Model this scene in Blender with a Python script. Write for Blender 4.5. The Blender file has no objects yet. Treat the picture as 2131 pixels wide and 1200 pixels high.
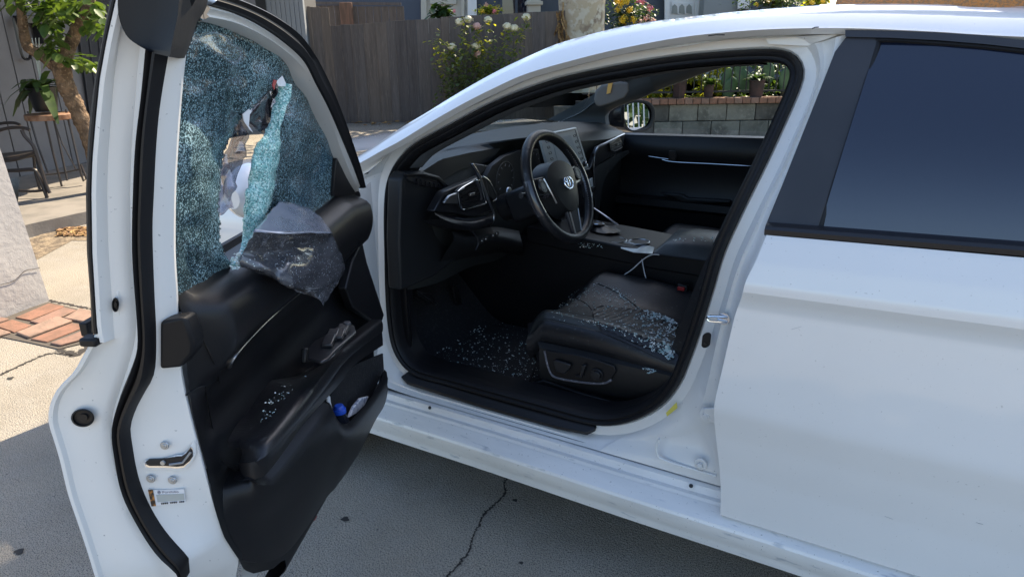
import bpy, bmesh, math, random
import numpy as np
from mathutils import Vector, Matrix, noise as mnoise
random.seed(7)
S = bpy.context.scene
COL = S.collection
# ---------------------------------------------------------------- camera
W0, H0, FPX = 2131.0, 1200.0, 1478.0
CAM = Vector((.33, -1.44, 1.36))
YAW, PITCH, ROLL = math.radians(31), math.radians(19.3), math.radians(-.9)
FWD = Vector((-math.sin(YAW)*math.cos(PITCH), math.cos(YAW)*math.cos(PITCH), -math.sin(PITCH)))
_R = Vector((math.cos(YAW), math.sin(YAW), 0)); _U = _R.cross(FWD)
RGT = _R*math.cos(ROLL) + _U*math.sin(ROLL); UPV = -_R*math.sin(ROLL) + _U*math.cos(ROLL)
cd = bpy.data.cameras.new('camera'); co = bpy.data.objects.new('camera', cd); COL.objects.link(co)
co.matrix_world = Matrix(((RGT.x, UPV.x, -FWD.x, CAM.x), (RGT.y, UPV.y, -FWD.y, CAM.y), (RGT.z, UPV.z, -FWD.z, CAM.z), (0, 0, 0, 1)))
cd.sensor_width = 36; cd.lens = FPX/W0*36; cd.clip_start = .05; cd.clip_end = 2000
S.camera = co
S.render.resolution_x = 1024; S.render.resolution_y = 576
# ---------------------------------------------------------------- light
SUN_AZ, SUN_EL = math.radians(3), math.radians(48)      # azimuth from +Y towards +X
w = bpy.data.worlds.new('World'); S.world = w; w.use_nodes = True
nt = w.node_tree; bg = nt.nodes['Background']
sk = nt.nodes.new('ShaderNodeTexSky'); sk.sky_type = 'NISHITA'; sk.sun_disc = False
sk.sun_elevation = SUN_EL; sk.sun_rotation = SUN_AZ; sk.air_density = 1.0; sk.dust_density = 1.3; sk.ozone_density = 1.0
nt.links.new(sk.outputs[0], bg.inputs[0]); bg.inputs[1].default_value = .15
sd = bpy.data.lights.new('sun', 'SUN'); so = bpy.data.objects.new('sun', sd); COL.objects.link(so)
sd.energy = 5.0; sd.angle = math.radians(.5); sd.color = (1, .86, .66)
sdir = Vector((math.sin(SUN_AZ)*math.cos(SUN_EL), math.cos(SUN_AZ)*math.cos(SUN_EL), math.sin(SUN_EL)))
so.rotation_euler = sdir.to_track_quat('Z', 'Y').to_euler(); so.location = sdir*30
S.view_settings.view_transform = 'Standard'; S.view_settings.look = 'None'
S.view_settings.exposure = 1.2; S.view_settings.gamma = 1
S.render.engine = 'CYCLES'
S.cycles.max_bounces = 8; S.cycles.transparent_max_bounces = 16

# ---------------------------------------------------------------- geometry helpers
def ray(u, v): return FWD + RGT*((u-W0/2)/FPX) - UPV*((v-H0/2)/FPX)
def at(u, v, ax, val):
    d = ray(u, v); i = 'xyz'.index(ax); t = (val-CAM[i])/d[i]; return CAM + d*t
def lerp_tab(tab, x):
    if x <= tab[0][0]: return tab[0][1]
    for (a, b), (c, d) in zip(tab, tab[1:]):
        if x <= c: return b + (d-b)*(x-a)/(c-a)
    return tab[-1][1]
def atg(u, v, g):
    y = g(.8)
    for _ in range(12):
        p = at(u, v, 'y', y); y = .4*y + .6*g(p.z)
    return at(u, v, 'y', g(p.z))
# open front door frame: s along the door, t inboard, z up
TH = math.radians(65); HX, HY = -1.13, 0.0
DS = Vector((math.cos(TH), -math.sin(TH), 0)); DT = Vector((math.sin(TH), math.cos(TH), 0))
HP = Vector((HX, HY, 0))
def dpt(s, t, z): return HP + DS*s + DT*t + Vector((0, 0, z))
def datt(u, v, t):
    r = ray(u, v); o = HP + DT*t; k = (o-CAM).dot(DT)/r.dot(DT); return CAM + r*k
def dats(u, v, s):
    r = ray(u, v); o = HP + DS*s; k = (o-CAM).dot(DS)/r.dot(DS); return CAM + r*k
def cr(pts, n=8, closed=False):
    pts = [Vector(p) for p in pts]; m = len(pts); out = []
    segs = m if closed else m-1
    for i in range(segs):
        if closed: p0, p1, p2, p3 = pts[i-1], pts[i], pts[(i+1) % m], pts[(i+2) % m]
        else: p0, p1, p2, p3 = pts[max(i-1, 0)], pts[i], pts[i+1], pts[min(i+2, m-1)]
        for k in range(n):
            t = k/n
            out.append(.5*((2*p1)+(p2-p0)*t+(2*p0-5*p1+4*p2-p3)*t*t+(3*p1-p0-3*p2+p3)*t*t*t))
    if not closed: out.append(pts[-1].copy())
    return out
def resample(pts, n, closed=False):
    pts = [Vector(p) for p in pts]
    if closed: pts = pts+[pts[0]]
    L = [0]
    for a, b in zip(pts, pts[1:]): L.append(L[-1]+(b-a).length)
    out = []; j = 0; m = n if closed else n-1
    for i in range(n):
        d = L[-1]*i/m
        while j < len(L)-2 and L[j+1] < d: j += 1
        k = (d-L[j])/max(L[j+1]-L[j], 1e-9); out.append(pts[j].lerp(pts[j+1], min(k, 1)))
    return out
def link(name, me, mat=None, parent=None, smooth=True, ang=35):
    o = bpy.data.objects.new(name, me); COL.objects.link(o)
    if mat is not None and not me.materials: me.materials.append(mat)
    if smooth and len(me.polygons):
        me.polygons.foreach_set('use_smooth', [True]*len(me.polygons))
        try: me.set_sharp_from_angle(angle=math.radians(ang))
        except Exception: pass
    if parent is not None:
        o.parent = parent
        if parent.type == 'EMPTY': o.matrix_parent_inverse = Matrix.Translation(-parent.location)
    return o
def mesh(name, vs, fs, mat=None, parent=None, smooth=True, ang=35, recalc=True):
    me = bpy.data.meshes.new(name); me.from_pydata([tuple(v) for v in vs], [], fs)
    if recalc:
        b = bmesh.new(); b.from_mesh(me); bmesh.ops.remove_doubles(b, verts=b.verts, dist=1e-6)
        bmesh.ops.recalc_face_normals(b, faces=b.faces); b.to_mesh(me); b.free()
    return link(name, me, mat, parent, smooth, ang)
class MB:
    def __init__(s): s.v = []; s.f = []
    def add(s, vs, fs):
        k = len(s.v); s.v += [tuple(v) for v in vs]; s.f += [tuple(i+k for i in f) for f in fs]; return s
    def grid(s, rows, closed=False, cap=False):
        n = len(rows[0]); vs = [p for r in rows for p in r]; fs = []
        for i in range(len(rows)-1):
            for j in range(n if closed else n-1):
                a = i*n+j; b = i*n+(j+1) % n; fs.append((a, b, b+n, a+n))
        if cap: fs.append(tuple(range(n))[::-1]); fs.append(tuple(range((len(rows)-1)*n, len(rows)*n)))
        return s.add(vs, fs)
    def box(s, c, h, M=None):
        c = Vector(c); vs = []
        for x in (-1, 1):
            for y in (-1, 1):
                for z in (-1, 1):
                    p = Vector((x*h[0], y*h[1], z*h[2]))
                    if M is not None: p = M @ p
                    vs.append(c+p)
        return s.add(vs, [(0, 1, 3, 2), (4, 6, 7, 5), (0, 4, 5, 1), (2, 3, 7, 6), (0, 2, 6, 4), (1, 5, 7, 3)])
    def tube(s, pts, r, n=8, closed=False, flat=None, up=None):
        pts = [Vector(p) for p in pts]; m = len(pts); rows = []
        N = None
        for i, p in enumerate(pts):
            if closed: T = (pts[(i+1) % m]-pts[i-1])
            else: T = pts[min(i+1, m-1)]-pts[max(i-1, 0)]
            if T.length < 1e-9: T = Vector((0, 0, 1))
            T.normalize()
            if up is not None: N = Vector(up)
            if N is None: N = T.orthogonal()
            N = (N - T*N.dot(T))
            if N.length < 1e-6: N = T.orthogonal()
            N.normalize(); B = T.cross(N)
            rr = r[i] if isinstance(r, (list, tuple)) else r
            rb = rr*(flat if flat else 1)
            rows.append([p + N*(math.cos(2*math.pi*k/n)*rr) + B*(math.sin(2*math.pi*k/n)*rb) for k in range(n)])
        if closed: rows.append(rows[0])
        return s.grid(rows, True, not closed)
    def disc(s, c, nrm, r, h, n=20, r2=None, rot=0):
        c = Vector(c); nrm = Vector(nrm).normalized(); a = nrm.orthogonal().normalized(); b = nrm.cross(a); r2 = r if r2 is None else r2
        ring = lambda q, rr: [q + a*math.cos(2*math.pi*k/n+rot)*rr + b*math.sin(2*math.pi*k/n+rot)*rr for k in range(n)]
        return s.grid([ring(c, r), ring(c+nrm*h, r2)], True, True)
    def plate(s, poly, off, inset=0):
        """closed polygon of 3-D points extruded by vector off"""
        poly = [Vector(p) for p in poly]; off = Vector(off); n = len(poly)
        vs = poly + [p+off for p in poly]
        fs = [tuple(range(n)), tuple(range(n, 2*n))[::-1]] + [(i, (i+1) % n, (i+1) % n+n, i+n) for i in range(n)]
        return s.add(vs, fs)
    def build(s, name, mat, parent=None, bevel=0, seg=2, smooth=True, ang=35, sub=0):
        o = mesh(name, s.v, s.f, mat, parent, smooth, ang)
        if bevel:
            m = o.modifiers.new('bevel', 'BEVEL'); m.width = bevel; m.segments = seg; m.limit_method = 'ANGLE'; m.angle_limit = math.radians(40); m.harden_normals = False
        if sub:
            m = o.modifiers.new('sub', 'SUBSURF'); m.levels = sub; m.render_levels = sub
        return o
def thing(name, label, cat, loc=(0, 0, 0), group=None):
    o = bpy.data.objects.new(name, None); COL.objects.link(o); o.location = loc; o['label'] = label; o['category'] = cat
    if group: o['group'] = group
    o.empty_display_size = .1
    return o
def tag(o, label, cat, group=None):
    o['label'] = label; o['category'] = cat
    if group: o['group'] = group
    return o
def struct(o): o['kind'] = 'structure'; return o
def stuff(o): o['kind'] = 'stuff'; return o
def ptin(p, poly):
    x, y = p; c = False; n = len(poly)
    for i in range(n):
        x1, y1 = poly[i]; x2, y2 = poly[i-1]
        if (y1 > y) != (y2 > y) and x < (x2-x1)*(y-y1)/(y2-y1)+x1: c = not c
    return c
# ---------------------------------------------------------------- materials
def mat(name, col, rough=.5, metal=0, coat=0, spec=.5, bump=None, var=None, coords='Object', alpha=None, sheen=0, trans=0, emis=None, coatr=.03):
    """bump=(scale,strength,distance), var=(scale, colour2, lo, hi[, detail])"""
    m = bpy.data.materials.new(name); m.use_nodes = True; t = m.node_tree; b = t.nodes['Principled BSDF']
    b.inputs['Base Color'].default_value = (*col, 1); b.inputs['Roughness'].default_value = rough; b.inputs['Metallic'].default_value = metal
    b.inputs['Coat Weight'].default_value = coat; b.inputs['Coat Roughness'].default_value = coatr; b.inputs['Specular IOR Level'].default_value = spec
    b.inputs['Transmission Weight'].default_value = trans; b.inputs['Sheen Weight'].default_value = sheen
    tc = t.nodes.new('ShaderNodeTexCoord')
    if var:
        vs = var if isinstance(var, list) else [var]
        src = None
        for q in vs:
            n = t.nodes.new('ShaderNodeTexNoise'); n.inputs['Scale'].default_value = q[0]; n.inputs['Detail'].default_value = q[4] if len(q) > 4 else 5
            mp = t.nodes.new('ShaderNodeMapping')
            if len(q) > 5: mp.inputs['Scale'].default_value = q[5]
            t.links.new(tc.outputs[coords], mp.inputs[0]); t.links.new(mp.outputs[0], n.inputs['Vector'])
            r = t.nodes.new('ShaderNodeMapRange'); r.inputs['From Min'].default_value = q[2]; r.inputs['From Max'].default_value = q[3]
            t.links.new(n.outputs[0], r.inputs[0])
            x = t.nodes.new('ShaderNodeMix'); x.data_type = 'RGBA'
            t.links.new(r.outputs[0], x.inputs[0])
            if src is None: x.inputs[6].default_value = (*col, 1)
            else: t.links.new(src, x.inputs[6])
            x.inputs[7].default_value = (*q[1], 1); src = x.outputs[2]
        t.links.new(src, b.inputs['Base Color'])
    if bump:
        bs = bump if isinstance(bump, list) else [bump]; prev = None
        for q in bs:
            n = t.nodes.new('ShaderNodeTexNoise'); n.inputs['Scale'].default_value = q[0]; n.inputs['Detail'].default_value = 4
            mp = t.nodes.new('ShaderNodeMapping')
            if len(q) > 3: mp.inputs['Scale'].default_value = q[3]
            t.links.new(tc.outputs[coords], mp.inputs[0]); t.links.new(mp.outputs[0], n.inputs['Vector'])
            bp = t.nodes.new('ShaderNodeBump'); bp.inputs['Strength'].default_value = q[1]; bp.inputs['Distance'].default_value = q[2]
            t.links.new(n.outputs[0], bp.inputs['Height'])
            if prev: t.links.new(prev, bp.inputs['Normal'])
            prev = bp.outputs[0]
        t.links.new(prev, b.inputs['Normal'])
    if emis: b.inputs['Emission Color'].default_value = (*emis[0], 1); b.inputs['Emission Strength'].default_value = emis[1]
    return m
def glass_mat(name, tint, refl_rough=.02, ior=1.5, extra=0.):
    m = bpy.data.materials.new(name); m.use_nodes = True; t = m.node_tree; t.nodes.remove(t.nodes['Principled BSDF']); out = t.nodes['Material Output']
    tr = t.nodes.new('ShaderNodeBsdfTransparent'); tr.inputs[0].default_value = (*tint, 1)
    g = t.nodes.new('ShaderNodeBsdfGlossy'); g.inputs['Roughness'].default_value = refl_rough
    f = t.nodes.new('ShaderNodeLayerWeight'); f.inputs[0].default_value = .5
    pw = t.nodes.new('ShaderNodeMath'); pw.operation = 'POWER'; pw.inputs[1].default_value = 5; t.links.new(f.outputs['Facing'], pw.inputs[0])
    a = t.nodes.new('ShaderNodeMath'); a.operation = 'MULTIPLY_ADD'; a.inputs[1].default_value = .8*(ior-1)/.5; a.inputs[2].default_value = .04+extra; t.links.new(pw.outputs[0], a.inputs[0])
    x = t.nodes.new('ShaderNodeMixShader'); t.links.new(a.outputs[0], x.inputs[0]); t.links.new(tr.outputs[0], x.inputs[1]); t.links.new(g.outputs[0], x.inputs[2])
    t.links.new(x.outputs[0], out.inputs[0]); return m
M = {}
M['paint'] = mat('white_car_paint', (.79, .785, .77), .36, coat=1, spec=.5, var=[(3, (.75, .745, .73), .3, .7), (180, (.55, .54, .52), .70, .78, 2)], coatr=.035)
M['jamb'] = mat('white_jamb_paint', (.76, .76, .745), .42, coat=.45, coatr=.12, var=[(2.2, (.72, .725, .71), .3, .7), (130, (.38, .39, .40), .72, .78, 2)], bump=(30, .06, .002))
M['sillpaint'] = mat('dusty_sill_paint', (.77, .765, .75), .45, coat=.4, coatr=.15, var=[(5, (.68, .68, .67), .4, .7, 6, (1, 4, 4)), (60, (.42, .45, .49), .62, .74, 6, (.25, 1, 1)), (200, (.2, .2, .2), .70, .76, 2)])
M['rubber'] = mat('black_rubber', (.008, .008, .0095), .5, spec=.3, bump=(120, .15, .001))
M['gloss'] = mat('gloss_black_trim', (.012, .012, .014), .30, coat=.1)
M['satin'] = mat('satin_black_film', (.022, .023, .028), .40, var=(6, (.034, .034, .040), .35, .75), bump=(9, .05, .004))
M['plastic'] = mat('dark_plastic', (.007, .0072, .0085), .40, spec=.38, bump=[(420, .35, .0006), (3, .1, .004)], var=(5, (.010, .010, .012), .3, .7))
M['softplastic'] = mat('soft_dash_plastic', (.010, .0105, .012), .48, spec=.38, bump=[(380, .4, .0008)], var=(4, (.014, .015, .016), .3, .7))
M['dashskin'] = mat('dash_skin', (.017, .019, .019), .5, spec=.35, bump=(350, .4, .0008), var=(30, (.03, .03, .028), .66, .8))
M['leather'] = mat('black_leather', (.013, .013, .015), .36, bump=[(260, .4, .0012), (14, .25, .006)], var=(90, (.055, .058, .06), .62, .75))
M['leathergrey'] = mat('dusty_leather', (.028, .030, .029), .36, bump=[(260, .4, .0012), (14, .2, .006)], var=(8, (.050, .052, .048), .4, .7))
M['carpet'] = mat('black_carpet', (.012, .012, .014), .95, bump=(200, .8, .004), var=(90, (.03, .03, .033), .55, .7))
M['chrome'] = mat('chrome', (.75, .77, .8), .12, 1)
M['satinchrome'] = mat('satin_chrome', (.55, .57, .6), .28, 1)
M['steel'] = mat('bolt_steel', (.42, .45, .48), .4, .8)
M['stitch'] = mat('grey_stitch', (.25, .25, .27), .8)
M['headliner'] = mat('grey_headliner', (.16, .155, .15), .95, bump=(200, .4, .001))
M['pillartrim'] = mat('pillar_trim', (.085, .095, .105), .75, bump=(300, .3, .0006))
M['screen'] = mat('pale_screen', (.50, .54, .55), .35, coat=.5, var=(5, (.58, .62, .63), .3, .7))  # pale base colour stands in for the screen's glow and reflection
M['ink'] = mat('black_ink', (.01, .01, .012), .5)
M['white'] = mat('white_plastic', (.75, .76, .78), .4)
M['tint'] = mat('tinted_glass', (.006, .010, .026), .04, coat=.6, spec=.7, coatr=.01, bump=(2.2, .02, .01))
M['clear'] = glass_mat('clear_glass', (.82, .88, .86))
M['windscreen'] = glass_mat('windscreen_glass', (.80, .86, .85), .02, 1.16)
M['mirror'] = mat('mirror_glass', (.85, .88, .9), .01, 1)
M['red'] = mat('red_plastic', (.35, .02, .02), .4)
M['bluecap'] = mat('blue_cap', (.02, .09, .55), .35)
# ================================================================ THE CAR
car = thing('white_sedan', 'white four door sedan with its driver door open and the door window smashed', 'car', (.3, .9, 0))
YC = 1.84                                   # overall width; driver skin at y = 0
def mir(p): return Vector((p[0], YC-p[1], p[2]))
def gflange(z): return lerp_tab([(.3, .15), (.85, .16), (1.05, .19), (1.33, .31), (1.4, .34)], z)
Cpx = [(1128, 852), (997, 816), (930, 797), (882, 784), (853, 768), (834, 746), (820, 716), (812, 675), (807, 610), (805, 520), (804, 440), (808, 385), (820, 350), (840, 322), (867, 298), (933, 262),
       (1033, 210), (1133, 172), (1200, 154), (1300, 134), (1400, 118), (1500, 108), (1593, 103), (1637, 108), (1660, 123), (1670, 149), (1663, 183), (1637, 245), (1593, 341), (1550, 428), (1506, 525),
       (1482, 605), (1457, 685), (1437, 742), (1412, 800), (1376, 843), (1328, 870), (1278, 882), (1225, 878)]
C3 = [atg(u, v, gflange) for u, v in Cpx]
CN = 200
Cl = resample(cr(C3, 8, True), CN, True)
cen = sum(Cl, Vector())/CN
def ring_off(loop, inw, dy):
    out = []; n = len(loop)
    for i, p in enumerate(loop):
        T = (loop[(i+1) % n]-loop[i-1]); T.y = 0; T.normalize()
        N = Vector((T.z, 0, -T.x))
        if N.dot(Vector((cen.x-p.x, 0, cen.z-p.z))) < 0: N = -N
        out.append(p + N*inw + Vector((0, dy, 0)))
    return out
# rubber door seal round the opening, two bulbs and a lip
sm = MB()
def roundrow(a): return a
prof = [(-.001, .004), (.001, -.012), (.006, -.019), (.012, -.017), (.014, -.010), (.017, -.010), (.021, -.013), (.026, -.006), (.028, .008), (.030, .030)]
sm.grid([r+[r[0]] for r in [ring_off(Cl, a, b) for a, b in prof]])
sm.build('door_seal', M['rubber'], car, ang=60)
# inner jamb lining behind the seal
lm = MB(); lm.grid([r+[r[0]] for r in [ring_off(Cl, a, b) for a, b in [(.027, .012), (.029, .045), (.030, .085)]]])
lm.build('door_frame_lining', M['plastic'], car)
# white flange round the opening
fl = MB()
# outer correspondence points in 3-D; classified along the loop by position
def outer_row(d, yf):
    return ring_off(Cl, -d, 0) if yf is None else [Vector((q.x, yf(q), q.z)) for q in ring_off(Cl, -d, 0)]
r0 = ring_off(Cl, .010, .030); r1 = ring_off(Cl, .0, .008); r2 = ring_off(Cl, -.006, .0); r3 = ring_off(Cl, -.030, -.004)
fl.grid([r+[r[0]] for r in (r0, r1, r2, r3)])
fl.build('door_opening_flange', M['jamb'], car)
# --- roof rail and A-pillar: rows swept from the windscreen base to the rear
def prow(pts, n=90, k=10): return resample(cr(pts, k), n)
NX = 110
# B: edge of the outer skin above the door; A: silhouette of the roof side
Bpx = [(743, 342, .09), (790, 316, .10), (833, 293, .115), (900, 252, .14), (967, 214, .165), (1033, 181, .185), (1100, 152, .20), (1233, 115, .215), (1338, 92, .225), (1411, 79, .23), (1484, 70, .235), (1606, 61, .24), (1760, 59, .24), (1940, 66, .24), (2131, 77, .24)]
B3 = [at(u, v, 'y', y) for u, v, y in Bpx]
B3 = [Vector((-1.30, .07, .945))] + B3
def tail(last, dy=0): return [Vector((.95, .25+dy, last.z-.03)), Vector((1.35, .27+dy, last.z-.13)), Vector((1.75, .27+dy, last.z-.30)), Vector((2.1, .24+dy, last.z-.42))]
B3 += tail(B3[-1])
Apx = [(745, 332, .15), (790, 303, .17), (850, 262, .20), (900, 232, .22), (950, 201, .24), (1010, 166, .26), (1063, 138, .28), (1120, 112, .30), (1180, 87, .31), (1300, 57, .33), (1450, 37, .34), (1600, 24, .35), (1760, 15, .35), (1940, 15, .35), (2131, 20, .35)]
A3 = [at(u, v, 'y', y) for u, v, y in Apx]
A3 = [Vector((-1.27, .13, .985))] + A3 + tail(A3[-1], .08)
GBp = [(p + Vector((.0, .022, -.012))) for p in B3]
Gpx = [(748, 368, .13), (790, 338, .135), (813, 318, .14), (870, 280, .16), (933, 242, .185), (1033, 197, .215), (1100, 166, .23), (1230, 130, .25), (1300, 113, .26), (1411, 98, .265), (1508, 84, .27), (1606, 79, .275), (1752, 71, .275), (1940, 86, .275), (2131, 97, .275)]
G3 = [at(u, v, 'y', y) for u, v, y in Gpx]; G3 = [Vector((-1.28, .10, .93))] + G3 + tail(G3[-1], .03)
Br = prow(B3, NX); Ar = prow(A3, NX); Gr = prow(G3, NX); GBr = prow(GBp, NX)
def off_row(row, v): return [p+Vector(v) for p in row]
mid1 = [b.lerp(a, .12)+Vector((0, -.004, .0)) for a, b in zip(Ar, Br)]
mid2 = [b.lerp(a, .45)+Vector((0, -.010, .008)) for a, b in zip(Ar, Br)]
mid3 = [b.lerp(a, .55)+Vector((0, -.007, .0085)) for a, b in zip(Ar, Br)]
mid4 = [b.lerp(a, .82)+Vector((0, -.004, .010)) for a, b in zip(Ar, Br)]
top1 = [a+Vector((.006, .028, .006)) for a in Ar]; top2 = [a+Vector((.012, .06, -.002)) for a in Ar]
ra = MB(); ra.grid([GBr, Br, mid1, mid2, mid3, mid4, Ar, top1, top2])
ra.build('roof_rail', M['paint'], car, ang=28)
# channel under the rail then flange sheet reaching the seal ring along the top
gr_ = MB(); gr_.grid([GBr, [g.lerp(b, .45)+Vector((0, .012, 0)) for g, b in zip(Gr, GBr)], Gr])
gr_.build('rail_channel', M['jamb'], car)
# sheet between G and the seal ring (only over A-pillar + roof part of the loop)
def near_idx(px):
    t = atg(px[0], px[1], gflange); return min(range(CN), key=lambda i: (Cl[i]-t).length)
i0, i1 = near_idx((812, 372)), near_idx((1656, 118))
if i1 < i0: i1 += CN
seg = [r3[i % CN] for i in range(i0, i1+1)]
gs = [at(752, 375, 'y', .11)] + G3[2:14] 
gs = prow(gs, len(seg)); sg = resample(seg, len(seg))
md = [a.lerp(b, .35)+Vector((0, -.006, 0)) for a, b in zip(gs, sg)]; md2 = [a.lerp(b, .7)+Vector((0, -.007, 0)) for a, b in zip(gs, sg)]
us = MB(); us.grid([gs, md, md2, sg]); us.build('upper_jamb_sheet', M['jamb'], car, ang=50)
# --- B-pillar jamb between seal ring and the rear door edge
Rpx_up = [(1752, 71, .262), (1737, 109, .25), (1694, 218, .20), (1659, 306, .17), (1628, 384, .14), (1600, 450, .11), (1589, 480, .10), (1570, 545, .08), (1548, 600, .06), (1536, 640, .06), (1522, 700, .06), (1505, 770, .06), (1500, 855, .06), (1512, 960, .06), (1515, 1012, .07)]
R3 = [at(u+14, v, 'y', y+.01) for u, v, y in Rpx_up]
i2, i3 = near_idx((1656, 118)), near_idx((1300, 880))
if i3 < i2: i3 += CN
seg = [r3[i % CN] for i in range(i2, i3+1)]
# the last part of the jamb goes along the sill seam
n = len(seg); sg = resample(seg, n)
rr = resample(cr(R3, 8), n)
low = [Vector((-.02, .10, .31)), Vector((-.35, .10, .31))]
# map: upper 78 % of the segment to the rear edge, the rest to the seam line
k = int(n*.80)
rr = resample(cr(R3, 8), k) + [Vector((R3[-1].x+.02, .10, .312)).lerp(Vector((-.33, .10, .312)), (i+1)/(n-k)) for i in range(n-k)]
rows = []
for t, dy in ((0, 0), (.10, -.006), (.25, -.014), (.34, -.004), (.40, .0), (.62, -.004), (.74, -.016), (.86, -.012), (1, 0)):
    rows.append([a.lerp(b, t)+Vector((0, dy*(1 if i < k else max(0, 1-(i-k)/12)), 0)) for i, (a, b) in enumerate(zip(sg, rr))])
bp = MB(); bp.grid(rows); bp.build('b_pillar_jamb', M['jamb'], car, ang=50)
MB().grid([[at(u, v, 'y', .292) for u, v in r] for r in (((1590, 76), (1680, 71), (1764, 66)), ((1600, 92), (1680, 96), (1756, 100)))]).build('corner_backing', M['jamb'], car)
# --- front jamb (hinge pillar) white sheet ahead of the opening
i4, i5 = near_idx((1128, 852)), near_idx((812, 372))
seg = [r3[i % CN] for i in range(i4, i5+1)]; n = len(seg)
k = 20
tgt = []
for p in seg:
    if p.z < .40 and p.x > -1.0: tgt.append(Vector((p.x, .10, .312)))
    else: tgt.append(Vector((-1.22, .07, min(max(p.z, .312), .98))))
# smooth the target line
for _ in range(6): tgt = [tgt[0]]+[(tgt[i-1]+tgt[i]*2+tgt[i+1])/4 for i in range(1, n-1)]+[tgt[-1]]
fj = MB(); fj.grid([[a.lerp(b, t)+Vector((0, dy, 0)) for a, b in zip(seg, tgt)] for t, dy in ((0, 0), (.15, -.008), (.35, -.012), (.6, 0), (1, 0))])
fj.build('front_jamb', M['jamb'], car, ang=50)
i6 = near_idx((1300, 880)); seg = [r3[i % CN] for i in range(i6, i4+CN+1 if i4 < i6 else i4+1)]
tg = [Vector((p.x, .10, .312)) for p in seg]
bj = MB(); nb_ = len(seg); bj.grid([[a.lerp(b, t)+Vector((0, dy*min(1, i/10), 0)) for i, (a, b) in enumerate(zip(seg, tg))] for t, dy in ((0, 0), (.15, -.008), (.35, -.012), (.6, 0), (1, 0))])
bj.build('sill_ledge', M['jamb'], car, ang=50)
# --- sill (rocker): one profile drawn along x
sp = [(.112, .306), (.104, .309), (.098, .309), (.088, .305), (.084, .296), (.078, .290), (.066, .289), (.060, .283), (.054, .281), (.046, .276), (.022, .268), (.014, .263), (.011, .256), (.012, .246), (.022, .215), (.028, .206), (.030, .196), (.034, .180), (.042, .174), (.06, .172), (.16, .172)]
xs = [-1.30+i*.06 for i in range(int(3.4/.06))]
rk = MB(); rk.grid([[Vector((x, y+.0015*math.sin(x*7), z)) for x in xs] for y, z in sp]); rk.build('sill_panel', M['sillpaint'], car, ang=24)
sl = MB(); sl.tube([Vector((x, .113, .3145)) for x in xs[:24]], .0022, 6); sl.build('sill_seam_sealer', M['rubber'], car)
# scuff plate
scp = [at(u, v, 'y', y) for u, v, y in [(836, 787, .128), (853, 775, .15), (882, 789, .152), (1000, 821, .152), (1130, 857, .152), (1243, 887, .15), (1240, 897, .135), (1222, 906, .122), (1161, 894, .122), (997, 848, .122), (849, 801, .122)]]
scp = [Vector((p.x, p.y, p.z)) for p in scp]
sc = MB(); sc.plate(scp, (0, -.006, .010)); sc.build('scuff_plate', M['plastic'], car, bevel=.004)
# holes, bolts, striker, switch on the jamb
def blob(u, v, y, r, h, m, name, parent=car, nrm=(0, -1, 0), n=20, lab=None):
    c = at(u, v, 'y', y); d = MB(); d.disc(c, nrm, r, h, n, r*.8); o = d.build(name, m, parent, bevel=.0012)
    return o
for u, v in [(896, 848), (1439, 1010)]:
    c = at(u, v, 'y', .078); d = MB(); d.disc(c, (0, -.8, .5), .0075, .003, 18); o = d.build('jacking_hole', M['jamb'], car); d = MB(); d.disc(c+Vector((0, -.0035, .002)), (0, -.8, .5), .0052, .0015, 18); d.build('hole_bore', M['ink'], o)
for u, v, r in [(1471, 865, .014), (1457, 967, .011)]:
    c = at(u, v, 'y', .088); d = MB(); d.disc(c+Vector((0, .006, 0)), (0, -1, .0), r*1.5, .004, 26, r*1.35); o = d.build('bolt_washer', M['jamb'], car, bevel=.001)
    d = MB(); d.disc(c, (0, -1, 0), r*.75, .008, 6, r*.7); d.disc(c+Vector((0, -.008, 0)), (0, -1, 0), r*.4, .002, 16); d.build('bolt', M['jamb'], o, bevel=.001)
hg = MB(); hg.plate([at(u, v, 'y', .082) for u, v in [(1462, 850), (1498, 848), (1500, 882), (1490, 884), (1468, 874)]], (0, .006, 0)); hg.build('hinge_leaf', M['jamb'], car, bevel=.002)
# striker
c = at(1486, 660, 'y', .10)
d = MB(); d.tube(cr([c+Vector((.03, .0, .006)), c+Vector((-.004, -.012, .006)), c+Vector((-.012, -.013, .0)), c+Vector((-.004, -.012, -.006)), c+Vector((.03, 0, -.006))], 5), .0032, 8); d.disc(c+Vector((.022, .003, 0)), (0, -1, 0), .014, .003, 20); d.build('door_striker', M['chrome'], car)
# courtesy switch
c = at(1471, 706, 'y', .112); d = MB(); oval = [c+Vector((math.cos(a)*.0095+.004*math.sin(a), -.002, math.sin(a)*.011+(.009 if math.sin(a) > 0 else -.009))) for a in [i*math.pi/14 for i in range(28)]]
d.plate(oval, (0, -.005, 0)); o = d.build('door_switch', M['rubber'], car, bevel=.0015)
d = MB(); d.disc(c+Vector((-.001, -.0075, -.008)), (0, -1, 0), .0035, .002, 14); d.build('switch_pin', M['gloss'], o)
# yellow sticker and embossing on the lower pillar
o = MB().plate([at(u, v, 'y', .128) for u, v in [(1386, 858), (1408, 836), (1410, 848), (1388, 866)]], (0, -.0006, 0)).build('yellow_sticker', mat('yellow_sticker', (.62, .55, .10), .5), car)
d = MB(); d.tube(cr([at(u, v, 'y', .093) for u, v in [(1372, 912), (1366, 928), (1370, 948), (1392, 960), (1430, 972), (1490, 990)]], 6), .0035, 8); d.build('pressed_rib', M['jamb'], car)
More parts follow.
